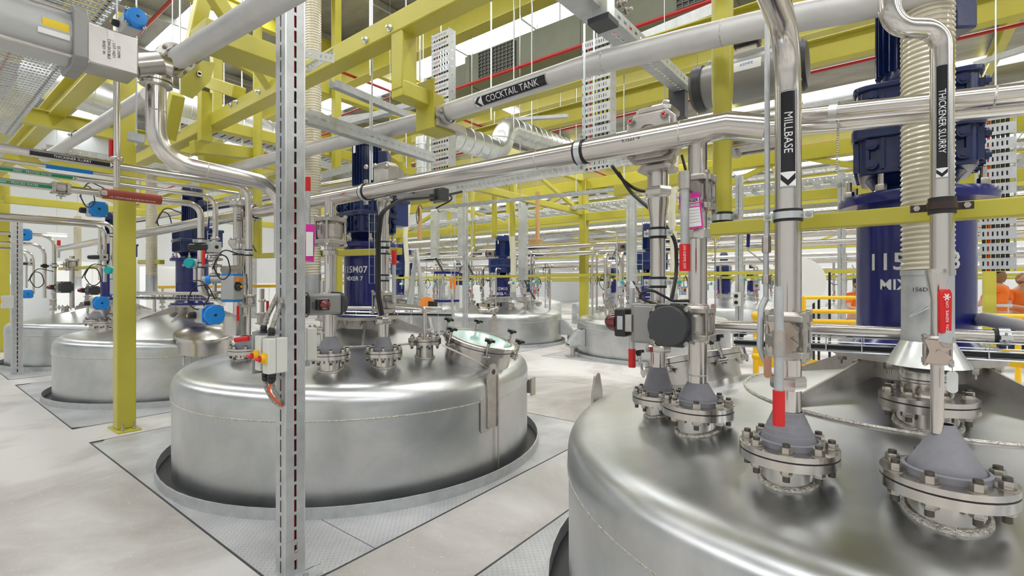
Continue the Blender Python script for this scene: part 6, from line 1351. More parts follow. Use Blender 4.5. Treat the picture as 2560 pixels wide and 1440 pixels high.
# galvanised sheet trays dropping to the tanks, with punched sides
for px, y0, y1, lb, Zc in ((1084, 527, 645, 'left of the MIXER 10 post', 11.6), (1152, 517, 640, 'in the centre left of MIXER 10', 11.3), (1305, 507, 700, 'right of MIXER 10', 10.8), (1576, 487, 703, 'left of the reducer pipe', 8.2)):
    p_ = P(px, y1, Zc); zb, zt_ = p_.z, zz(y0, Zc); tx_, ty = p_.x, p_.y; t_ = thing('cable_tray_drop', (tx_, ty, zb), 'bright galvanised tray cover dropping ' + lb, 'cable tray'); hw = 0.10 if Zc > 9 else 0.075
    MB().box((tx_ - 0.006, ty - hw, zb), (tx_ + 0.006, ty + hw, zt_)).obox((tx_ + 0.07, ty, zt_ + 0.06), V((0.8, 0, 0.6)), Y, V((-0.6, 0, 0.8)), 0.19, hw * 2, 0.01).box((tx_ + 0.14, ty - hw, zt_ + 0.115), (tx_ + 1.0, ty + hw, zt_ + 0.125)).build('cover', 'galvb', t_, smooth=0)
    mb = MB(); mb.slotted((tx_ + 0.05, ty - hw, zb), (tx_ + 0.05, ty - hw, zt_), X, 0.09, 0.004, 0.03, 0.02, 0.06); mb.slotted((tx_ + 0.05, ty - hw, zt_ + 0.0), (tx_ + 0.2, ty - hw, zt_ + 0.08), Z3, 0.09, 0.004, 0.03, 0.02, 0.06); mb.slotted((tx_ + 0.2, ty - hw, zt_ + 0.08), (tx_ + 1.0, ty - hw, zt_ + 0.08), Z3, 0.09, 0.004, 0.03, 0.02, 0.06)
    mb.build('punched_side', 'galv', t_, smooth=0); cables((tx_ + 0.05, ty, zb + 0.02), (tx_ + 0.15, ty - 0.25, zb - 0.45), 'black cables under the tray drop ' + lb, 4, 0.013)
# galvanised posts across the aisle
for k, (px, Z, lb) in enumerate(((1848, 9.3, 'slim slotted post with two black buttons, right of the THICKENER valve lever'), (1163, 11.0, 'slim slotted post below the tray cover left of MIXER 10'), (2104, 9.0, 'slim slotted post left of the nearest blue mixer'))):
    x, y = xy(px, Z); strut_post(x, y, 0, 3.6, lb, 0.12 if k != 1 else 0.085, base=False, red=False)
pb = thing('push_button_box', P(1842, 748, 9.2), 'grey box with two round buttons on a slotted post', 'switch'); c = P(1842, 748, 9.1); MB().obox(c, X, Y, Z3, 0.1, 0.12, 0.26).build('enclosure', 'ivory', pb, bevel=0.008)
for dz in (0.06, -0.06): MB().lathe([(0.035, 0), (0.033, 0.02)], c + V((-0.05, 0, dz)), -X, 18).build('button', 'blackp', pb)
# ================================================================ FARTHER ROWS: simplified but whole tanks, mixers and pipes
def far_tank(cx, cy, k, lab):
    t = thing('mixing_tank', (cx, cy, 0), 'distant steel tank ' + lab, 'tank', 'distant steel tanks')
    MB().lathe([(R_T, 0), (R_T, 0.68), (R_T - 0.05, 0.76), (1.4, 0.80), (1.14, 0.868), (0.64, 1.01), (0.22, 1.09), (0.22, 1.2), (0, 1.2)], (cx, cy, 0), n=40, cap=False).build('shell', 'tank', t, smooth=40)
    m_ = thing('tank_mixer', (cx, cy, 1.2), 'small distant blue mixer ' + lab, 'mixer', 'distant blue mixers')
    MB().lathe([(0.27, 1.2), (0.215, 1.25), (0.215, 1.68), (0.27, 1.70), (0.27, 1.74), (0.15, 1.75), (0.15, 1.83)], (cx, cy, 0), n=24).build('drum', 'blue', m_)
    MB().cbox((cx, cy, 2.0), 0.42, 0.42, 0.34).build('gearbox', 'navy', m_, bevel=0.02); MB().lathe([(0.12, 2.17), (0.13, 2.2), (0.13, 2.55), (0.1, 2.62)], (cx, cy, 0), n=20).build('motor', 'navy', m_)
    for j in range(9):
        an = 2 * PI * j / 9 + 0.5 * k; x, y = cx + 1.05 * math.cos(an), cy + 1.05 * math.sin(an)
        place(RIS, (x, y, dome_h(1.05)), 'valve riser on distant tank ' + lab, an, 1.0, 'valve risers on distant tanks')
        tag(MB().tube([(x, y, 1.35), (x, y, 2.1 + 0.15 * (j % 3)), (x - 0.9, y, 2.12 + 0.15 * (j % 3))], 0.035, 0.1, 6).build('riser_pipe', 'ssp'), 'drop pipe over distant tank ' + lab, 'pipe', 'drop pipes over distant tanks')
        if j % 2: place(SEN, (x, y - 0.1, 1.5), 'teal capped sensor on distant tank ' + lab, an, 1.2, 'sensors on distant tanks')
        if j % 3 == 0: place(SOL, (x, y, 1.35), 'small actuator on distant tank ' + lab, an, 1.2, 'actuators on distant tanks')
        if j % 3 == 1: place(CAB, (x, y, 1.5), 'looped cable over distant tank ' + lab, an, 2.0, 'cables over distant tanks')
far_tank(17.6, 8.6, 0, 'just left of far column'); far_tank(17.6, 4.4, 1, 'right of far column'); far_tank(17.6, 0.2, 2, 'behind the danger tag'); far_tank(17.6, 12.8, 3, 'left of the milky hose'); far_tank(17.6, -4.0, 4, 'beside the MILLBASE pipe'); far_tank(17.6, 17.0, 5, 'behind the folding ladder')
far_tank(25.0, 9.5, 6, 'in the back centre'); far_tank(25, 5.0, 7, 'in back, right of column'); far_tank(25, 0.5, 8, 'in back at the right')
for k, (x_, z_) in enumerate(((16.6, 2.2), (16.65, 2.4), (17.9, 2.8), (24, 2.2), (24.2, 2.5), (26, 2.9))): pipe([(x_, -12, z_), (x_, 22, z_)], 0.06, ['lower', 'upper', 'highest', 'lower', 'upper', 'highest'][k] + (' header over the second distant row' if k < 3 else ' header over the last distant row'), n=8)
for k, x_ in enumerate((16.7, 24.3)): tag(MB().bar((x_, -10, 1.75), (x_, 20, 1.75), 0.08, 0.08).build('support_rail', 'yel'), ['yellow rail over the second distant row', 'yellow rail over the last distant row'][k], 'rail')
# ================================================================ YELLOW TRUSSES
def truss(x, y0, y1, z0, z1, pitch, label, along='y', w_=0.12, chord=0.2):
    t = thing('steel_truss', (x, y0, z0) if along == 'y' else (y0, x, z0), label, 'truss', 'yellow steel trusses')
    def p(s_, z): return V((x, s_, z)) if along == 'y' else V((s_, x, z))
    MB().bar(p(y0, z1), p(y1, z1), w_ * 1.3, chord * 1.4).build('top_chord', 'yel', t, bevel=0.01); MB().bar(p(y0, z0), p(y1, z0), w_ * 1.2, chord).build('bottom_chord', 'yel', t, bevel=0.01)
    n = max(1, int((y1 - y0) / pitch)); st = (y1 - y0) / n
    for i in range(n + 1):
        MB().bar(p(y0 + st * i, z0), p(y0 + st * i, z1), w_, w_).build('web_post', 'yel', t)
        if i < n: MB().bar(p(y0 + st * (i if i % 2 else i + 1), z0), p(y0 + st * (i + 1 if i % 2 else i), z1), w_ * 0.8, w_ * 0.8).build('diagonal', 'yel', t)
    return t
truss(11.17, -8, 6.25, 3.27, 4.12, 2.05, 'yellow truss over the aisle row, right of the far column'); truss(11.17, 6.3, 21, 3.27, 4.12, 2.1, 'yellow truss over the aisle row, left of the far column')
truss(19.5, -10, 22, 3.4, 4.4, 2.5, 'yellow truss over the second distant row'); truss(28, -10, 22, 3.4, 4.4, 2.5, 'yellow truss at the back of the hall')
truss(6.3, 2.4, 11.1, 3.4, 4.3, 2.2, 'yellow cross truss from the left column to the far column', 'x', 0.10, 0.14)
truss(14.6, 1.5, 11.1, 3.3, 4.2, 2.4, 'yellow cross truss above the leftmost tank', 'x', 0.12, 0.16); truss(-2.1, 5.5, 11.1, 3.4, 4.3, 2.2, 'yellow cross truss at the right behind the largest mixer', 'x', 0.10, 0.14)
def ibeam(p, q, label, h_=0.25, w_=0.15, th=0.012, group='yellow steel beams', name='steel_beam'):
    p, q = V(p), V(q); mb = MB(); mb.bar(p, q, th, h_)
    for s_ in (-1, 1): mb.bar(p + Z3 * s_ * h_ / 2, q + Z3 * s_ * h_ / 2, w_, th)
    return tag(mb.build(name, 'yel', smooth=0), label, 'beam', group)
ibeam((1.3, 5.6, 3.72), (1.3, 18, 3.72), 'yellow beam running away above the slanting grey pipe', 0.22, 0.16); ibeam((4.9, -6, 3.95), (4.9, 21, 3.95), 'yellow beam running along the near row behind the hanging trays', 0.24, 0.16)
ibeam((0.4, 8.2, 3.55), (5.0, 8.2, 3.55), 'short yellow cross beam at the upper left behind the elbow', 0.18, 0.12); ibeam((0.4, 10.6, 3.5), (5.0, 10.6, 3.5), 'short yellow cross beam above the second pipe bundle', 0.18, 0.12)
ibeam((7.6, -9, 4.6), (7.6, 22, 4.6), 'light yellow beam high over the aisle', 0.3, 0.18)
for k, (x_, z_) in enumerate(((6.6, 6.5), (10.8, 6.6), (19.4, 6.6), (28, 6.6), (2.2, 6.5))): ibeam((x_, YMIN, z_), (x_, YMAX, z_), 'deep yellow roof girder, %s' % ['above the aisle', 'above the far yellow column', 'over the second distant row', 'near the back wall', 'over the near row'][k], 0.7, 0.28, 0.02, 'yellow roof girders', 'roof_girder')
for k, y_ in enumerate((-8, -2, 4, 10, 16)): ibeam((-5, y_, 6.85), (38, y_, 6.85), 'yellow rafter, %s' % ['at the far right', 'right of the view centre', 'over the middle tank', 'over the tanks at the left', 'nearest the left wall'][k], 0.3, 0.16, 0.02, 'yellow rafters', 'rafter')
# single members read off the photo; each stands on its own plane in the frame
def member(px0, py0, px1, py1, pl, val, label, w_=0.10, name='brace', m='yel', rd=False):
    f = onx if pl == 'x' else ony; a, b = f(px0, py0, val), f(px1, py1, val)
    mb = MB()
    if rd: mb.cyl(a, b, w_ / 2, n=16)
    else: mb.bar(a, b, w_, w_, (0, 1, 0) if pl == 'y' else (1, 0, 0))
    return tag(mb.build(name, m, bevel=0 if rd else 0.006), label, 'brace', 'yellow braces and posts')
member(535, -10, 692, 232, 'y', 4.05, 'yellow brace slanting down to the long beam left of the post', 0.10); member(510, -10, 484, 108, 'y', 4.3, 'yellow strut at the top, left of the slanting brace', 0.10)
member(443, 235, 420, 345, 'x', 1.7, 'short yellow strut behind the elbow pipe', 0.11); member(512, 232, 512, 355, 'x', 1.9, 'short upright yellow post above the long beam', 0.10); member(520, 205, 598, 232, 'x', 1.95, 'short yellow arm above the long beam', 0.11)
member(480, 368, 655, 388, 'y', 5.6, 'yellow cross rail under the long beam left of the post', 0.13); member(505, 405, 655, 395, 'y', 5.9, 'yellow plate girder under the cross rail', 0.16)
member(644, 60, 644, 645, 'x', 2.5, 'round yellow hanging post just left of the slotted post', 0.09, 'support_post', rd=True); member(841, -40, 841, 500, 'x', 3.9, 'upright yellow post right of the slotted post', 0.10, 'support_post'); member(846, 480, 846, 730, 'x', 4.2, 'lower yellow post left of the MIXER 7 drum', 0.09, 'support_post')
member(975, 420, 975, 560, 'x', 6.0, 'slim yellow post behind the dark gearbox', 0.1, 'support_post', rd=True); member(1182, 480, 1182, 640, 'x', 10.8, 'yellow post above the row behind MIXER 10', 0.14, 'support_post', rd=True); member(1236, 440, 1236, 592, 'x', 8.9, 'round yellow post left of the milky hose', 0.13, 'support_post', rd=True); member(1278, 440, 1282, 590, 'x', 8.9, 'round yellow post right of the milky hose', 0.13, 'support_post', rd=True)
member(640, 640, 1000, 628, 'x', 2.5, 'yellow rail crossing behind the slotted post', 0.055, 'support_rail'); member(350, 655, 405, 655, 'x', 2.6, 'short yellow rail end right of the left column', 0.07, 'support_rail'); member(150, 672, 300, 665, 'x', 2.3, 'yellow rail over the leftmost tank', 0.06, 'support_rail')
member(1540, 480, 1800, 428, 'x', 5.4, 'yellow rail behind the flanged square valve', 0.12, 'support_rail'); member(1690, 570, 1800, 590, 'x', 8.0, 'short yellow stub behind the danger tag', 0.1)
# gusset at the big flange
gs = MB().prism([(-0.09, -0.03), (0.02, 0.11), (0.09, 0.12), (0.06, 0.0), (-0.03, -0.13), (-0.09, -0.12)], onx(495, 196, 1.12), X, Z3, 0.012).build('gusset_plate', 'yel'); tag(gs, 'yellow gusset plate holding the big flange at upper left', 'plate')
for px, py in ((484, 192), (508, 180)): q = onx(px, py, 1.12); q.y = onx(495, 196, 1.12).y - 0.012; MB().hexnut(q, -Y, 0.014, 0.012).build('bolt', 'bolt', gs)
tag(MB().box((1.13, onx(487, 196, 1.12).y - 0.14, 2.93), (1.7, onx(487, 196, 1.12).y + 0.1, 3.05)).build('stub_beam', 'yel', bevel=0.006), 'stubby yellow arm behind the big flange', 'arm')
# ================================================================ CABLE TRAYS
def tray(p, q, label, w_=0.3, h_=0.07, up=(0, 0, 1), pitch=0.105, cables_=True, m='galv', name='cable_tray', rung=0.078):
    """ladder style tray: two punched side rails and raised slotted rungs"""
    p, q, up = V(p), V(q), V(up).normalized(); d = (q - p).normalized(); sd = d.cross(up).normalized(); up = sd.cross(d); L = (q - p).length
    t = thing(name, p, label, 'cable tray', 'galvanised cable trays'); mb = MB()
    for s_ in (-1, 1):
        mb.slotted(p + sd * s_ * w_ / 2 + up * h_ / 2, q + sd * s_ * w_ / 2 + up * h_ / 2, up, h_, 0.003, 0.014, 0.014, 0.10, 0.04)
    mb.build('side_rails', m, t, smooth=0); mb = MB(); x = pitch / 2
    while x < L:
        c = p + d * x
        mb.slotted(c - sd * w_ / 2, c + sd * w_ / 2, d, rung, 0.003, 0.009, rung * 0.4, 0.024, 0.04); x += pitch
    mb.build('slotted_floor', m, t, smooth=0)
    if cables_:
        for k in range(6):
            o_ = sd * (-w_ / 2 + 0.04 + (w_ - 0.08) * k / 5) + up * 0.014; MB().tube([p + o_, q + o_], 0.010, n=6).build('cable', ['black', 'black', 'dgrey', 'black', 'redc', 'black'][k], t)
    return t
tray((4.16, onx(1100, 0, 4.16).y, 2.52), (4.16, onx(1100, 0, 4.16).y, 4.62), 'upright perforated tray hanging left of the COCKTAIL TANK marker', 0.30, 0.12, X)
tray((4.16, onx(1490, 0, 4.16).y, 2.62), (4.16, onx(1490, 0, 4.16).y, 3.86), 'upright perforated tray hanging right of the COCKTAIL TANK marker', 0.30, 0.12, X)
tray((0.16, 1.2, 3.30), (0.16, 8.3, 3.30), 'wide perforated tray overhead at the top left', 1.5, 0.06, (0, 0, 1), 0.075, True, rung=0.05)
tray((0.16, 8.6, 3.15), (0.16, 15, 3.15), 'second wide perforated tray farther left, below the first', 1.5, 0.06, (0, 0, 1), 0.12, False, rung=0.08)
tray((1.3, 9.0, 3.3), (5.2, 9.0, 3.3), 'tray crossing above the second pipe bundle', 0.3, 0.08); tray((2.2, 7.2, 3.55), (5.6, 7.2, 3.55), 'tray crossing behind the slotted post high up', 0.3, 0.08)
tray((3.9, 5.4, 3.0), (3.9, 9.5, 3.0), 'tray running away behind the long matt grey pipe', 0.3, 0.1)
tray((4.0, 9.2, 0.9), (4.0, 9.2, 2.9), 'upright perforated tray left of the MIXER 7 drum', 0.3, 0.12, X, cables_=True); tray((P(473, 0, 9).x, P(473, 0, 9).y, 1.2), (P(473, 0, 9).x, P(473, 0, 9).y, 3.4), 'upright tray behind the red sleeved pipe drop', 0.3, 0.12, X)
for k, (x_, z_, w_) in enumerate(((12.2, 3.6, 0.6), (12.3, 3.15, 0.5), (18.8, 3.7, 0.6), (10.6, 3.4, 0.3))): tray((x_, -8, z_), (x_, 20, z_), ['wide tray carried by the truss across the aisle', 'lower tray carried by the truss across the aisle', 'tray over the second distant row', 'narrow tray above the mixers across the aisle'][k], w_, 0.08, pitch=0.3, rung=0.12, cables_=False)
tray((P(2490, 0, 3.4).x, P(2490, 0, 3.4).y, 1.6), (P(2490, 0, 3.4).x, P(2490, 0, 3.4).y, 2.85), 'perforated tray with orange cable at the right edge', 0.2, 0.08, X)
# sloping strut frame at the top centre
s0, s1 = P(1400, -30, 2.3), P(1712, 232, 4.1)
st_ = MB(); d = (s1 - s0).normalized(); sd = d.cross(Z3).normalized(); up = sd.cross(d)
st_.slotted(s0, s1, sd, 0.14, 0.004, 0.03, 0.018, 0.07, 0.5); st_.slotted(s0 + sd * 0.07 + up * 0.035, s1 + sd * 0.07 + up * 0.035, up, 0.07, 0.004, 0.05, 0.02, 0.09); st_.slotted(s0 - sd * 0.07 + up * 0.035, s1 - sd * 0.07 + up * 0.035, up, 0.07, 0.004, 0.05, 0.02, 0.09)
tag(st_.build('cantilever_arm', 'galv', smooth=0), 'heavy slotted galvanised arm sloping down at the top centre', 'channel')
tag(MB().box(P(1680, 225, 4.15), P(1712, 290, 4.0)).build('end_bracket', 'dgrey'), 'dark bracket under the end of the heavy slotted arm', 'bracket')
hd_ = thing('strut_junction', P(1500, 30, 2.6), 'bolted strut junction at the top centre', 'bracket'); c = P(1508, 25, 2.55); MB().obox(c + Z3 * 0.15, X, Y, Z3, 0.09, 0.09, 0.42).build('upright_channel', 'galvb', hd_, bevel=0.003); MB().obox(c - Z3 * 0.07, X, Y, Z3, 0.12, 0.12, 0.03).build('foot', 'dgrey', hd_)
for px, py in ((1548, 12), (1562, 30)): q = P(px, py, 2.5); MB().lathe([(0.02, 0), (0.02, 0.008)], q, (-0.3, -0.95, 0), 16).hexnut(q + V((-0.003, -0.008, 0)), (-0.3, -0.95, 0), 0.016, 0.018).cyl(q, q + V((-0.01, -0.045, 0)), 0.008).build('bolt', 'bolt', hd_)
c_rods = ((1228, 90, 300, 6), (1285, 120, 330, 7), (1330, 40, 330, 7), (1400, 250, 420, 9), (1440, 250, 480, 9), (925, 30, 190, 3.6), (1050, 110, 260, 3.3), (1485, 100, 350, 3.5), (930, 250, 450, 3.4), (1015, 285, 420, 4.4), (640, 200, 370, 6), (605, 200, 370, 6), (560, 240, 380, 7), (450, 250, 330, 5), (1300, 330, 520, 8), (1560, 400, 520, 8), (1180, 480, 640, 9))
for k, (px, y0, y1, Z) in enumerate(c_rods): q_ = P(px, y1, Z); rod((q_.x, q_.y, CEIL - 0.02), q_, 'thin steel hanger rod in the overhead services', 0.006 if Z < 5 else 0.009)
for k, (a, b) in enumerate(((P(1060, 522, 8.5), P(1600, 468, 7.0)), (P(860, 310, 5.0), P(1090, 246, 4.2)), (P(850, 300, 5.5), P(960, 285, 5.2)), (P(1265, 300, 8), P(1420, 290, 7.5)), (P(1600, 345, 9), P(2180, 235, 6)), (P(1600, 375, 9), P(2180, 262, 6)), (P(2440, 160, 5), P(2600, 110, 4.3)), (P(1600, 100, 6), P(1800, 20, 5)), (P(320, 340, 3.1), P(362, 350, 3.15)))):
    channel(a, b, ['long galvanised rail across the centre under the truss', 'galvanised rail left of the COCKTAIL TANK pipe bracket', 'short galvanised rail right of the yellow post', 'galvanised rail under the roof in the centre', 'upper galvanised rail behind the grey actuator', 'lower galvanised rail behind the grey actuator', 'galvanised rail at the right edge', 'silver conduit channel at the top', 'short galvanised stub beside the elbow pipe'][k], 0.06 if k != 7 else 0.1, 0.05 if k != 7 else 0.12, False)
# ================================================================ DUCTS
def spiral(pts, r, label, m='galvb', bend=0.3):
    pts = [V(p) for p in pts]; o = MB().tube(pts, r, bend, 26, 8).build('spiral_duct', m, smooth=60); tag(o, label, 'duct', 'galvanised spiral ducts')
    for a, b in zip(pts, pts[1:]):
        L = (b - a).length; d = (b - a).normalized(); n = int(L / (r * 0.9)); mb = MB()
        for i in range(1, n): mb.lathe([(r, -0.008), (r + 0.008, 0), (r, 0.008)], a + d * (L * i / n), d, 26, False)
        if n > 1: mb.build('seam', m, o)
    return o
spiral([P(1100, 330, 6.6), P(1252, 380, 7.4), P(1262, 318, 7.4), P(1420, 372, 8.9)], 0.17, 'spiral duct with a double bend right of the upright tray', bend=0.25)
spiral([P(415, 262, 7.5), P(700, 352, 9.0), P(840, 400, 10.5)], 0.28, 'large spiral duct passing behind the long yellow beam'); spiral([P(60, 185, 6.8), P(300, 262, 7.4)], 0.26, 'large spiral duct seen past the wide overhead tray')
spiral([P(1058, 345, 7.0), P(1058, 440, 7.0)], 0.11, 'upright spiral duct left of the upright perforated tray', bend=0); spiral([(5.6, 9, 3.08), (5.6, 2.3, 3.08)], 0.10, 'thin spiral duct running under the header in the centre'); spiral([(13.2, -9, 3.75), (13.2, 20, 3.75)], 0.26, 'long spiral duct above the row across the aisle'); spiral([(11.6, -9, 2.95), (11.6, 20, 2.95)], 0.12, 'thin spiral duct behind the truss across the aisle')
dk = thing('rectangular_duct', (7.3, 0, 5.3), 'long rectangular duct with black grilles under the roof', 'duct'); MB().box((6.8, -12, 5.3), (7.8, 6.4, 5.88)).build('body', 'galvd', dk, bevel=0.01); MB().box((6.9, 6.4, 5.35), (7.7, 7.1, 5.8)).build('end_piece', 'galvd', dk)
for y_ in (6.3, 3.9, 1.6, -1.0, -3.4): MB().box((6.79, y_ - 0.03, 5.29), (7.81, y_ + 0.03, 5.89)).build('joint_flange', 'galvd', dk)
for y_ in (5.6, 1.9):
    g_ = MB().box((6.775, y_ - 0.42, 5.36), (6.80, y_ + 0.42, 5.83)).build('grille', 'black', dk); mb = MB()
    for i in range(11): mb.box((6.76, y_ - 0.42 + 0.084 * i - 0.006, 5.36), (6.778, y_ - 0.42 + 0.084 * i + 0.006, 5.83))
    for i in range(8): mb.box((6.76, y_ - 0.42, 5.36 + 0.067 * i - 0.005), (6.778, y_ + 0.42, 5.36 + 0.067 * i + 0.005))
    mb.build('grille_bars', 'galvd', g_, smooth=0)
tag(MB().box((7.9, -14, 5.5), (9.6, 8, 5.52)).build('duct_underside', 'galvb', smooth=0), 'silver faced insulation board beside the rectangular duct', 'panel') if False else None
# red sprinkler mains
for k, (x_, z_, r_) in enumerate(((6.3, 5.05, 0.028), (12.5, 6.2, 0.035), (8.2, 6.5, 0.025), (19, 6.2, 0.035), (3.0, 6.4, 0.03))): pipe([(x_, -18, z_), (x_, 22, z_)], r_, ['nearest', 'middle', 'highest', 'farthest', 'near row'][k] + ' red sprinkler pipe under the roof', 'redp', name='sprinkler_pipe', n=10, group='red sprinkler pipes')
pipe([(4, 9.5, 6.2), (30, 9.5, 6.2)], 0.03, 'red sprinkler branch crossing the hall', 'redp', name='sprinkler_pipe', n=10)
# hanging lamps
for k, (px, py, Z, lb) in enumerate(((1270, 272, 12.0, 'glowing lamp just above the COCKTAIL TANK pipe'), (1646, 262, 11.0, 'glowing lamp above the flanged square valve'), (657, 100, 12, 'glowing lamp left of the slotted post'), (142, 590, 14, 'small distant glowing lamp at the left'))):
    c = P(px, py, Z); t = thing('hanging_lamp', c, lb, 'lamp', 'hanging hall lamps'); s_ = [0.5, 0.55, 0.35, 0.3][k]
    MB().cbox(c + V((0, 0, 0.05)), s_ * 1.5, s_ * 0.55, 0.07).build('housing', 'white', t, bevel=0.02); MB().cbox(c, s_ * 1.4, s_ * 0.5, 0.02).build('diffuser', 'lamp', t); MB().cyl(c + V((0, 0, 0.08)), (c.x, c.y, CEIL - 0.02), 0.006, n=6).build('hanger', 'zinc', t)
    l_ = bpy.data.lights.new('lamp_light', 'AREA'); l_.shape = 'RECTANGLE'; l_.size = s_ * 1.4; l_.size_y = s_ * 0.5; l_.energy = 45; lo = bpy.data.objects.new('lamp_light', l_); sc.collection.objects.link(lo); lo.location = c - V((0, 0, 0.02))
# cable ladders high up, parallel to the roof lights
for k, (x_, z_) in enumerate(((9.9, 5.6), (15.5, 5.9), (22, 5.9))): tray((x_, -14, z_), (x_, 20, z_), ['high cable tray over the aisle', 'high cable tray over the second distant row', 'high cable tray near the back'][k], 0.45, 0.1, pitch=0.4, rung=0.06, cables_=False)
# cream hoses of the near row
def rhose(px, Z, y0, y1, label, r=0.075):
    x, y = xy(px, Z); z0 = zz(y0, Z); z1 = min(zz(y1, Z), 5.2)
    o = MB().lathe([(r * 0.95, z0), (r * 0.95, z1)], (x, y, 0), n=28, cap=False).build('ribbed_hose', 'hose'); tag(o, label, 'hose', 'cream ribbed hoses')
    mb = MB(); pts = []; z = z0; t_ = 0; pit = 0.024
    while z < z1: pts.append(V((x + r * 0.97 * math.cos(2 * PI * t_ / 16), y + r * 0.97 * math.sin(2 * PI * t_ / 16), z))); z += pit / 16; t_ += 1
    MB().tube(pts, 0.0065, 0, 5).build('spiral_rib', 'hoser', o)
    MB().lathe([(0.12, z0 - 0.30), (r, z0 - 0.22), (r * 1.02, z0), (r * 1.02, z0 + 0.02)], (x, y, 0), n=28, cap=False).build('duct_collar', 'galv', o)
rhose(781, 4.45, 690, -60, 'cream ribbed hose seen right of the slotted post'); rhose(379, 7.6, 690, 430, 'cream ribbed hose right of the left yellow column'); rhose(194, 12.0, 692, 540, 'cream ribbed hose over the leftmost tank')
# upper second header of the near row
pipe([onx(330, 553, 3.0), onx(905, 452, 3.0), onx(1000, 436, 3.0)], 0.055, 'second steel header running behind and above the first', n=28)
# big double acting actuator at the upper right
AR = thing('pneumatic_actuator', P(1860, 205, 2.6), 'large grey actuator with black end cap, upper right of the round yellow post', 'actuator', 'pneumatic valve actuators'); c = P(1868, 196, 2.65); ax = V((0, -1, 0))
MB().lathe([(0.115, -0.22), (0.118, -0.2), (0.118, 0.2), (0.115, 0.22)], c, ax, 40).build('barrel', 'actg', AR); MB().obox(c + Z3 * 0.03, X, Y, Z3, 0.10, 0.40, 0.21).build('body_block', 'actg', AR, bevel=0.012)
for s_ in (-1, 1): MB().lathe([(0.125, 0.22), (0.13, 0.23), (0.13, 0.265), (0.11, 0.285), (0.05, 0.29)], c, ax * s_, 40).build('end_cap', 'dgrey', AR)
MB().obox(c + V((0, 0.0, 0.15)), X, Y, Z3, 0.05, 0.10, 0.05).build('bracket', 'ssd', AR); sb = MB().obox(c + V((0, 0, 0.205)), X, Y, Z3, 0.09, 0.13, 0.07).build('switch_box', 'blackp', AR, bevel=0.01); MB().lathe([(0.035, 0), (0.033, 0.02), (0.02, 0.04), (0.005, 0.046)], c + V((0, 0.02, 0.24)), Z3, 24).build('beacon', 'redl', sb)
vn = V((-1, 0, 0)); q = c + V((-0.0, -0.02, 0)); patch('maker_label', q + V((-0.118 * 0.97, 0, 0.118 * 0.24)), -Y, V((0.24, 0, 0.97)), 0.14, 0.055, 0.118, 'pipe', 'cardw', AR, 0.001); lettering('KEMPE', 0.022, q + V((-0.118 * 0.97, 0, 0.118 * 0.24 + 0.005)), -Y, V((0.24, 0, 0.97)), 0.118, 'pipe', 'bluel', AR, lift=0.002)
vb = thing('flanged_valve', P(1900, 330, 2.35), 'cast valve body between the two header pipes below the large grey actuator', 'valve'); mb = MB(); cc = P(1900, 330, 2.4); mb.lathe([(0.10, -0.14), (0.11, -0.12), (0.11, -0.1), (0.085, -0.09), (0.085, 0.09), (0.11, 0.1), (0.11, 0.12), (0.10, 0.14)], cc, Y, 32); mb.build('body', 'ssd', vb)
for s_ in (-1, 1):
    for a_ in (-1, 1): MB().cyl(cc + V((-0.09, -0.16, 0.075 * a_)) if s_ < 0 else cc + V((0.09, -0.16, 0.075 * a_)), cc + V((-0.09, 0.16, 0.075 * a_)) if s_ < 0 else cc + V((0.09, 0.16, 0.075 * a_)), 0.010, n=10).build('tie_bolt', 'bolt', vb)
# grey boxes / dark actuator hanging under the header, centre left
hb2 = thing('hanging_actuator', P(1060, 480, 4.2), 'grey cast valve head under the header in the centre', 'actuator'); c = P(965, 440, 3.95); mb = MB(); octo(Y, Z3, c, X, 0.20, mb, 0.3, 0.10); mb.build('valve_block', 'ssd', hb2, bevel=0.006); mb = MB(); mb.obox(P(1050, 482, 4.1), V((0, -1, 0)), X, Z3, 0.42, 0.15, 0.09); mb.build('body', 'actg', hb2, bevel=0.006); MB().obox(P(1098, 487, 4.0), Y, X, Z3, 0.12, 0.12, 0.11).build('end_cap', 'dgrey', hb2, bevel=0.01)
for px, py in ((918, 418), (940, 415), (968, 417)): q = P(px, py, 3.8); MB().hexnut(q, -X, 0.02, 0.02).build('bolt', 'bolt', hb2)
# ================================================================ SAFETY RAILS, PEOPLE AND LOOSE THINGS AT THE RIGHT
def rail(pts, label, r=0.024): return tag(MB().tube(pts, r, 0.06, 12).build('guard_rail', 'yelf'), label, 'rail', 'safety yellow guard rails')
Zr = 6.6
rail([P(2008, 744, Zr), P(2150, 744, Zr)], 'top safety yellow rail behind the MILLBASE pipe'); rail([P(2030, 778, 5.6), P(2150, 780, 5.6)], 'second safety yellow rail behind the MILLBASE pipe', 0.026); rail([P(2030, 803, 5.2), P(2160, 806, 5.2)], 'third safety yellow rail behind the MILLBASE pipe', 0.026); rail([P(2440, 789, 5.0), P(2640, 793, 5.0)], 'safety yellow rail at the right edge by the people', 0.026); rail([P(2010, 744, Zr), P(2010, 905, Zr)], 'upright of the top safety rail')
rail([P(2545, 793, 5.0), P(2545, 980, 5.0)], 'upright safety yellow rail post at the right edge')
gp = thing('guard_post', P(1890, 905, 6.0), 'safety yellow ball topped rail post left of the MILLBASE pipe', 'post'); x, y = xy(1890, 6.0); MB().cyl((x, y, 0.0), (x, y, 1.08), 0.035).build('upright', 'yelf', gp); MB().sph((x, y, 1.12), 0.055).build('ball', 'yelf', gp); MB().sph((x, y, 0.62), 0.052).build('ball', 'yelf', gp)
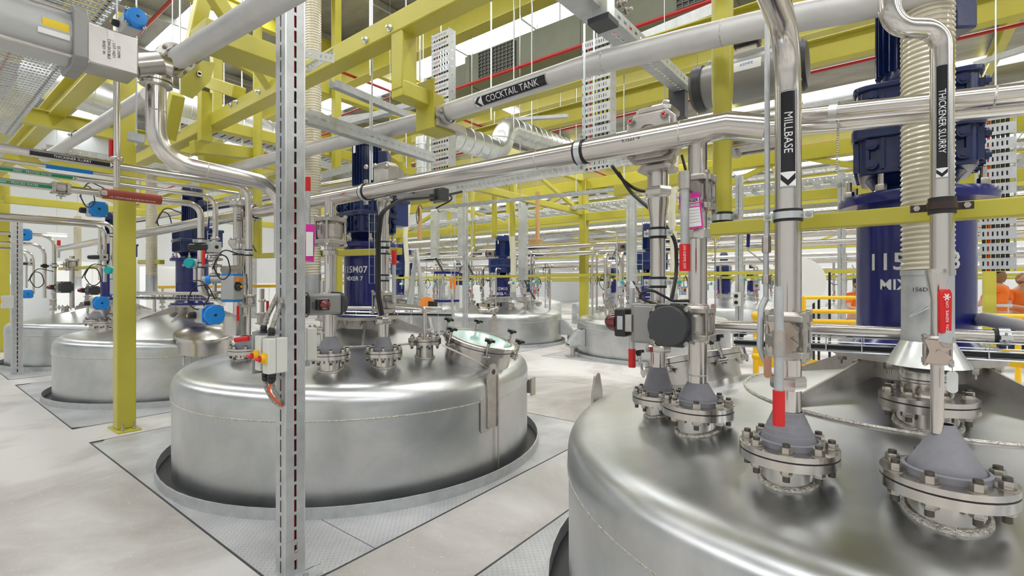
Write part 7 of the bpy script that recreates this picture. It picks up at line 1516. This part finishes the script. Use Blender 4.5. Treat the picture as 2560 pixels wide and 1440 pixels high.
for k, (y0, y1, lb) in enumerate(((890, 925, 'low safety yellow kick plate behind the mixer foot, left part'), (880, 960, 'low safety yellow kick plate at the right edge'))):
    a = P(1890 if k == 0 else 2470, y0 + 10, 6.0 if k == 0 else 4.3); b = P(2130 if k == 0 else 2640, y0 + 18, 5.3 if k == 0 else 3.9); tag(MB().bar((a.x, a.y, a.z), (b.x, b.y, a.z), 0.01, 0.14).build('kick_plate', 'yelf'), lb, 'rail', 'kick plates')
def skin_body(name, verts, edges, radii, m, parent, sub=2):
    me = bpy.data.meshes.new(name); me.from_pydata([tuple(V(v) - WORLD[parent.name]) for v in verts], edges, []); o = bpy.data.objects.new(name, me); sc.collection.objects.link(o); o.parent = parent; me.materials.append(M[m])
    md = o.modifiers.new('skin', 'SKIN'); sv = me.skin_vertices[0].data
    for i, r in enumerate(radii): sv[i].radius = (r[0], r[1]) if isinstance(r, tuple) else (r, r); sv[i].use_root = (i == 0)
    md.use_smooth_shade = True; s_ = o.modifiers.new('sub', 'SUBSURF'); s_.levels = sub; s_.render_levels = sub; return o
def person(base, fwd, label, arms, cap=False, lean=0.0, hairlen=0.12, hgt=1.0):
    b = V(base); f = V(fwd).normalized(); s_ = V((-f.y, f.x, 0)); t = thing('person', b, label, 'person')
    def W(x, y, z): return b + s_ * x * hgt + f * (y + lean * max(0, z - 0.9)) * hgt + Z3 * z * hgt
    vs = [W(0, 0, 0.95), W(0, 0, 1.15), W(0, 0.0, 1.32), W(0, -0.01, 1.43), W(0, 0.0, 1.50), W(0, 0.01, 1.58)]; ed = [(0, 1), (1, 2), (2, 3), (3, 4), (4, 5)]; rd = [(0.16, 0.11), (0.14, 0.10), (0.17, 0.115), (0.10, 0.08), 0.052, 0.05]
    for sg in (-1, 1):
        k = len(vs); el, ha = arms[0 if sg < 0 else 1]
        vs += [W(sg * 0.17, 0, 1.40), W(sg * el[0], el[1], el[2]), W(sg * ha[0], ha[1], ha[2])]; ed += [(3, k), (k, k + 1), (k + 1, k + 2)]; rd += [0.062, 0.043, 0.03]
        k = len(vs); vs += [W(sg * 0.09, 0, 0.88), W(sg * 0.11, 0.02, 0.48), W(sg * 0.11, 0, 0.09), W(sg * 0.11, 0.13, 0.04)]; ed += [(0, k), (k, k + 1), (k + 1, k + 2), (k + 2, k + 3)]; rd += [0.09, 0.062, 0.045, 0.04]
    skin_body('body', vs, ed, rd, 'skin', t)
    vv = [W(0, 0, 0.97), W(0, 0, 1.15), W(0, 0.0, 1.32), W(0, -0.01, 1.42)]; ee = [(0, 1), (1, 2), (2, 3)]; rr = [(0.19, 0.14), (0.165, 0.125), (0.19, 0.135), (0.115, 0.09)]
    for sg in (-1, 1):
        k = len(vv); el, ha = arms[0 if sg < 0 else 1]; vv += [W(sg * 0.18, 0, 1.40), W(sg * (0.18 + (el[0] - 0.18) * 0.75), el[1] * 0.75, 1.40 + (el[2] - 1.40) * 0.75)]; ee += [(3, k), (k, k + 1)]; rr += [0.078, 0.062]
    sh = skin_body('shirt', vv, ee, rr, 'hiviz', t)
    MB().lathe([(0.175 * hgt, 0), (0.175 * hgt, 0.05)], W(0, 0, 1.10), Z3, 24, False).build('reflective_band', 'strip', t)
    vv = [W(0, 0, 0.96)]; ee = []; rr = [(0.175, 0.125)]
    for sg in (-1, 1): k = len(vv); vv += [W(sg * 0.09, 0, 0.86), W(sg * 0.11, 0.02, 0.48), W(sg * 0.11, 0, 0.12)]; ee += [(0, k), (k, k + 1), (k + 1, k + 2)]; rr += [0.10, 0.075, 0.065]
    skin_body('trousers', vv, ee, rr, 'navyc', t)
    h = W(0, 0.02, 1.635); mb = MB(); mb.sph(h, 0.105 * hgt, 0.78, 0.9, 1.08, 20)
    for v in mb.bm.verts:
        r_ = v.co - h
        if r_.z < -0.03: v.co -= V((r_.x * 0.25, r_.y * 0.25, 0))
    mb.cyl(h + f * 0.09 + Z3 * 0.01, h + f * 0.115 - Z3 * 0.015, 0.008, 0.014, 8)
    for sg in (-1, 1): mb.sph(h + s_ * sg * 0.082 - Z3 * 0.005, 0.022, 0.5, 0.8, 1.2, 8)
    hd = mb.build('head', 'skin', t)
    for sg in (-1, 1): MB().sph(h + f * 0.088 + s_ * sg * 0.032 + Z3 * 0.012, 0.011, n=8).build('eye', 'ink', hd)
    MB().tube([h + f * 0.09 - Z3 * 0.045 - s_ * 0.02, h + f * 0.096 - Z3 * 0.047, h + f * 0.09 - Z3 * 0.045 + s_ * 0.02], 0.005, n=6).build('mouth', 'redl', hd)
    hb = h - f * 0.022 + Z3 * 0.012; mb = MB(); mb.sph(hb, 0.112 * hgt, 0.84, 0.86, 1.05, 18)
    if hairlen > 0.05: mb.lathe([(0.07, 0.05), (0.094, 0.0), (0.092, -0.06), (0.062, -hairlen)], hb - f * 0.015, Z3, 18)
    mb.build('hair', 'hair', t)
    if cap:
        mb = MB(); mb.lathe([(0.103, 0), (0.104, 0.03), (0.092, 0.07), (0.05, 0.095), (0, 0.10)], h + Z3 * 0.035, Z3, 20); mb.obox(h + f * 0.13 + Z3 * 0.045, f, s_, Z3, 0.09, 0.13, 0.008); mb.build('cap', 'black', t)
    for sg in (-1, 1):                          # hands with fingers curled round what they work on
        el, ha = arms[0 if sg < 0 else 1]; q = W(sg * ha[0], ha[1], ha[2]); dd = (q - W(sg * el[0], el[1], el[2])).normalized(); uu = dd.cross(Z3).normalized(); nn = uu.cross(dd)
        vs = [q, q + dd * 0.05]; es = [(0, 1)]; rs = [(0.026, 0.016), (0.036, 0.015)]
        for k, ln in enumerate((0.068, 0.078, 0.073, 0.056)):
            o_ = uu * (-0.027 + 0.018 * k); i = len(vs); vs += [q + dd * 0.085 + o_, q + dd * (0.085 + ln * 0.5) + o_ - nn * 0.01, q + dd * (0.085 + ln * 0.75) + o_ - nn * 0.032]; es += [(1, i), (i, i + 1), (i + 1, i + 2)]; rs += [0.0092, 0.0085, 0.0075]
        i = len(vs); vs += [q + dd * 0.035 + uu * sg * -0.04 - nn * 0.01, q + dd * 0.07 + uu * sg * -0.048 - nn * 0.025]; es += [(0, i), (i, i + 1)]; rs += [0.0105, 0.0085]
        skin_body('hand', vs, es, rs, 'skin', t, 1)
    return t
pz = lambda px, Z: V((P(px, 0, Z).x, P(px, 0, Z).y, 0))
person(pz(2496, 8.6), (0.55, 0.83, 0), 'person with black cap and orange shirt seen from behind at the right edge', [((0.28, 0.10, 1.15), (0.22, 0.32, 1.12)), ((0.30, 0.12, 1.12), (0.22, 0.34, 1.15))], cap=True, hairlen=0.13, hgt=1.02)
person(pz(2548, 8.9), (-0.9, -0.45, 0), 'person in orange shirt facing left at the very right edge', [((0.28, 0.12, 1.15), (0.16, 0.36, 1.12)), ((0.28, 0.12, 1.15), (0.16, 0.36, 1.15))], hairlen=0.02, lean=0.1, hgt=0.98)
person(pz(2137, 9.4), (-0.7, -0.7, 0), 'person in orange shirt between the MILLBASE pipe and the blue mixer', [((0.28, 0.12, 1.15), (0.16, 0.36, 1.12)), ((0.28, 0.12, 1.15), (0.16, 0.36, 1.15))], cap=True, hairlen=0.02, lean=0.12, hgt=0.93)
for k, px in enumerate((2034, 2047, 2074)): tag(MB().cyl(pz(px, 7.6), P(px, 665 + 8 * k, 7.6), 0.018, n=8).build('light_stand', 'black'), 'slim black light stand behind the MILLBASE pipe', 'stand', 'black light stands')
rf = MB().lathe([(0.0, 0), (0.36, 0.0), (0.37, 0.01), (0.37, 0.02), (0, 0.03)], P(2000, 705, 7.4), (-0.85, -0.5, 0), 40).build('reflector_disc', 'white'); tag(rf, 'round white photo reflector half hidden by the MILLBASE pipe', 'reflector')
tag(MB().cyl(P(2000, 705, 7.45), pz(2006, 7.45), 0.012, n=8).build('light_stand', 'black'), 'stand carrying the round white reflector', 'stand')
# folding ladder, step ladder, timber, hose reel
ld = thing('folding_ladder', pz(1040, 8.4), 'open aluminium folding ladder in the centre', 'ladder'); apx = P(1042, 624, 8.4)
for k, (px, dy) in enumerate(((992, -0.0), (1018, 0.5), (1075, 0.0), (1100, 0.5))):
    b = pz(px, 8.4 + dy); MB().bar(apx + V((0, 0.0, 0)) + (V((0.15, 0.2, 0)) if dy else V((0, 0, 0))), b, 0.055, 0.03).build('leg', 'galvb', ld)
for s0, s1 in ((992, 1018), (1075, 1100)):
    for j in range(1, 6):
        f = j / 6; b0, b1 = pz(s0, 8.4), pz(s1, 8.9); MB().bar(b0.lerp(apx, f), b1.lerp(apx + V((0.15, 0.2, 0)), f), 0.05, 0.02).build('rung', 'galvb', ld)
sl = thing('step_ladder', pz(1120, 10.2), 'step ladder with blue platforms right of the folding ladder', 'ladder')
for px, ptop in ((1092, 1108), (1140, 1126)):
    for dy in (0, 0.45): MB().bar(pz(px, 10.2 + dy), P(ptop, 690, 10.3 + dy * 0.4), 0.05, 0.03).build('leg', 'galvb', sl)
for y_ in (682, 752): MB().cbox(P(1117, y_, 10.4), 0.42, 0.34, 0.05).build('platform', 'blue', sl)
tm = thing('timber_scoop', P(1343, 600, 8.8), 'pale timber post with a scoop shaped foot hanging in the centre', 'timber'); MB().bar(P(1344, 480, 8.8), P(1344, 602, 8.8), 0.075, 0.045).build('handle', 'wood', tm); MB().lathe([(0.08, 0), (0.14, 0.09), (0.135, 0.1)], P(1337, 612, 8.8), Z3, 20).build('scoop', 'wood', tm)
tm2 = tag(MB().bar(P(1049, 512, 8.2), P(1049, 600, 8.2), 0.06, 0.045).build('timber_post', 'wood'), 'pale timber post hanging behind the MIXER 7 gearbox', 'timber')
hrl = thing('hose_reel', P(1068, 762, 6.3), 'orange reel lying on the middle tank beyond the manhole', 'reel'); MB().lathe([(0.10, 0), (0.10, 0.03), (0.04, 0.03)], P(1068, 762, 6.3), (-0.6, -0.5, 0.3), 24).build('disc', 'orgp', hrl); MB().cbox(P(1082, 760, 6.25), 0.07, 0.1, 0.07).build('motor_box', 'blackp', hrl)
# orange and red accents among the distant fittings
for k, px in enumerate((1128, 1137)): tag(MB().cyl(P(px, 695, 9.9), P(px, 722, 9.9), 0.025, n=10).build('filter_bowl', 'orgp'), 'upright orange filter bowl behind the step ladder', 'filter', 'orange filter bowls')
# white cabinets at the far left wall and partition
for k, (px, Z, w_, h_, lb) in enumerate(((430, 16, 1.6, 2.1, 'white cabinet by the wall right of the left yellow column'), (660, 14.5, 2.2, 1.55, 'white cabinet seen left of the slotted post'), (1160, 19, 1.2, 1.5, 'white cabinet behind the step ladder'), (225, 17, 2.0, 2.3, 'white partition above the leftmost tank'))):
    x, y = xy(px, Z); t = thing('white_cabinet', (x, y, 0), lb, 'cabinet', 'white cabinets'); MB().box((x - w_ / 2, y - 0.3, 0), (x + w_ / 2, y + 0.3, h_)).build('body', 'wpaint', t, bevel=0.01)
    for s_ in (-1, 1): dd = MB().box((x + s_ * w_ / 4 - w_ / 4 + 0.01, y - 0.32, 0.1), (x + s_ * w_ / 4 + w_ / 4 - 0.01, y - 0.3, h_ - 0.04)).build('door', 'wpaint', t, bevel=0.004); MB().cbox((x + s_ * 0.06, y - 0.335, h_ * 0.55), 0.02, 0.03, 0.12).build('handle', 'dgrey', dd)
tp = tag(MB().bar(P(395, 718, 9), P(690, 715, 8), 0.004, 0.05).build('barrier_tape', 'yelf'), 'yellow barrier tape stretched behind the left pipework', 'tape'); tag(MB().bar(P(835, 712, 7.5), P(870, 706, 7.5), 0.004, 0.05).build('barrier_tape', 'yelf'), 'yellow barrier tape left of the MIXER 7 drum', 'tape')
mo = thing('computer_monitor', P(22, 692, 15), 'lit monitor at the left edge', 'monitor'); MB().obox(P(24, 698, 15), X, Y, Z3, 0.5, 0.05, 0.38).build('frame', 'dgrey', mo); MB().obox(P(24, 698, 14.96), X, Y, Z3, 0.46, 0.03, 0.34).build('screen', 'screen', mo)
# remove the originals of the copied fittings
def wipe(o):
    for c in list(o.children): wipe(c)
    bpy.data.objects.remove(o)
for o in HID: wipe(o)

# thin rods that carry what hangs from the roof
bpy.context.view_layer.update()
def hang(names):
    for nm in names:
        o = bpy.data.objects.get(nm)
        if o is None: continue
        pts = []
        for c in [o] + list(o.children):
            if c.type == 'MESH': pts += [c.matrix_world @ V(v) for v in c.bound_box]
        top = max(p.z for p in pts); hi = [p for p in pts if p.z > top - 0.06]; a = sum(hi, V((0, 0, 0))) / len(hi)
        rod((a.x, a.y, top - 0.08), (a.x, a.y, CEIL - 0.02), 'thin rod carrying the ' + ' '.join(o['label'].split()[:12]), 0.005)
hang(HANG)
# labels of look-alikes: tell them apart by their order in the view
ORD = 'first second third fourth fifth sixth seventh eighth ninth tenth eleventh twelfth thirteenth fourteenth fifteenth sixteenth seventeenth eighteenth nineteenth twentieth'.split()
bpy.context.view_layer.update()
same = {}
for o in sc.objects:
    if o.parent is None and o.get('label'): same.setdefault(o['label'], []).append(o)
def colx(o):
    p = o.matrix_world.translation
    if o.type == 'MESH': p = o.matrix_world @ (sum((V(c) for c in o.bound_box), V((0, 0, 0))) / 8)
    X_, Z_ = S * p.x - CO * p.y, CO * p.x + S * p.y; return X_ / max(Z_, 0.01)
for lb, os_ in same.items():
    if len(os_) < 2: continue
    os_.sort(key=colx); n = len(os_); base = ' '.join(lb.split()[:12])
    for i, o in enumerate(os_):
        if n == 2: tail = ('left one', 'right one')[i]
        elif i < (n + 1) // 2: tail = ('leftmost' if i == 0 else ORD[min(i, 19)] + ' from left')
        else: tail = ('rightmost' if i == n - 1 else ORD[min(n - 1 - i, 19)] + ' from right')
        o['label'] = base + ', ' + tail
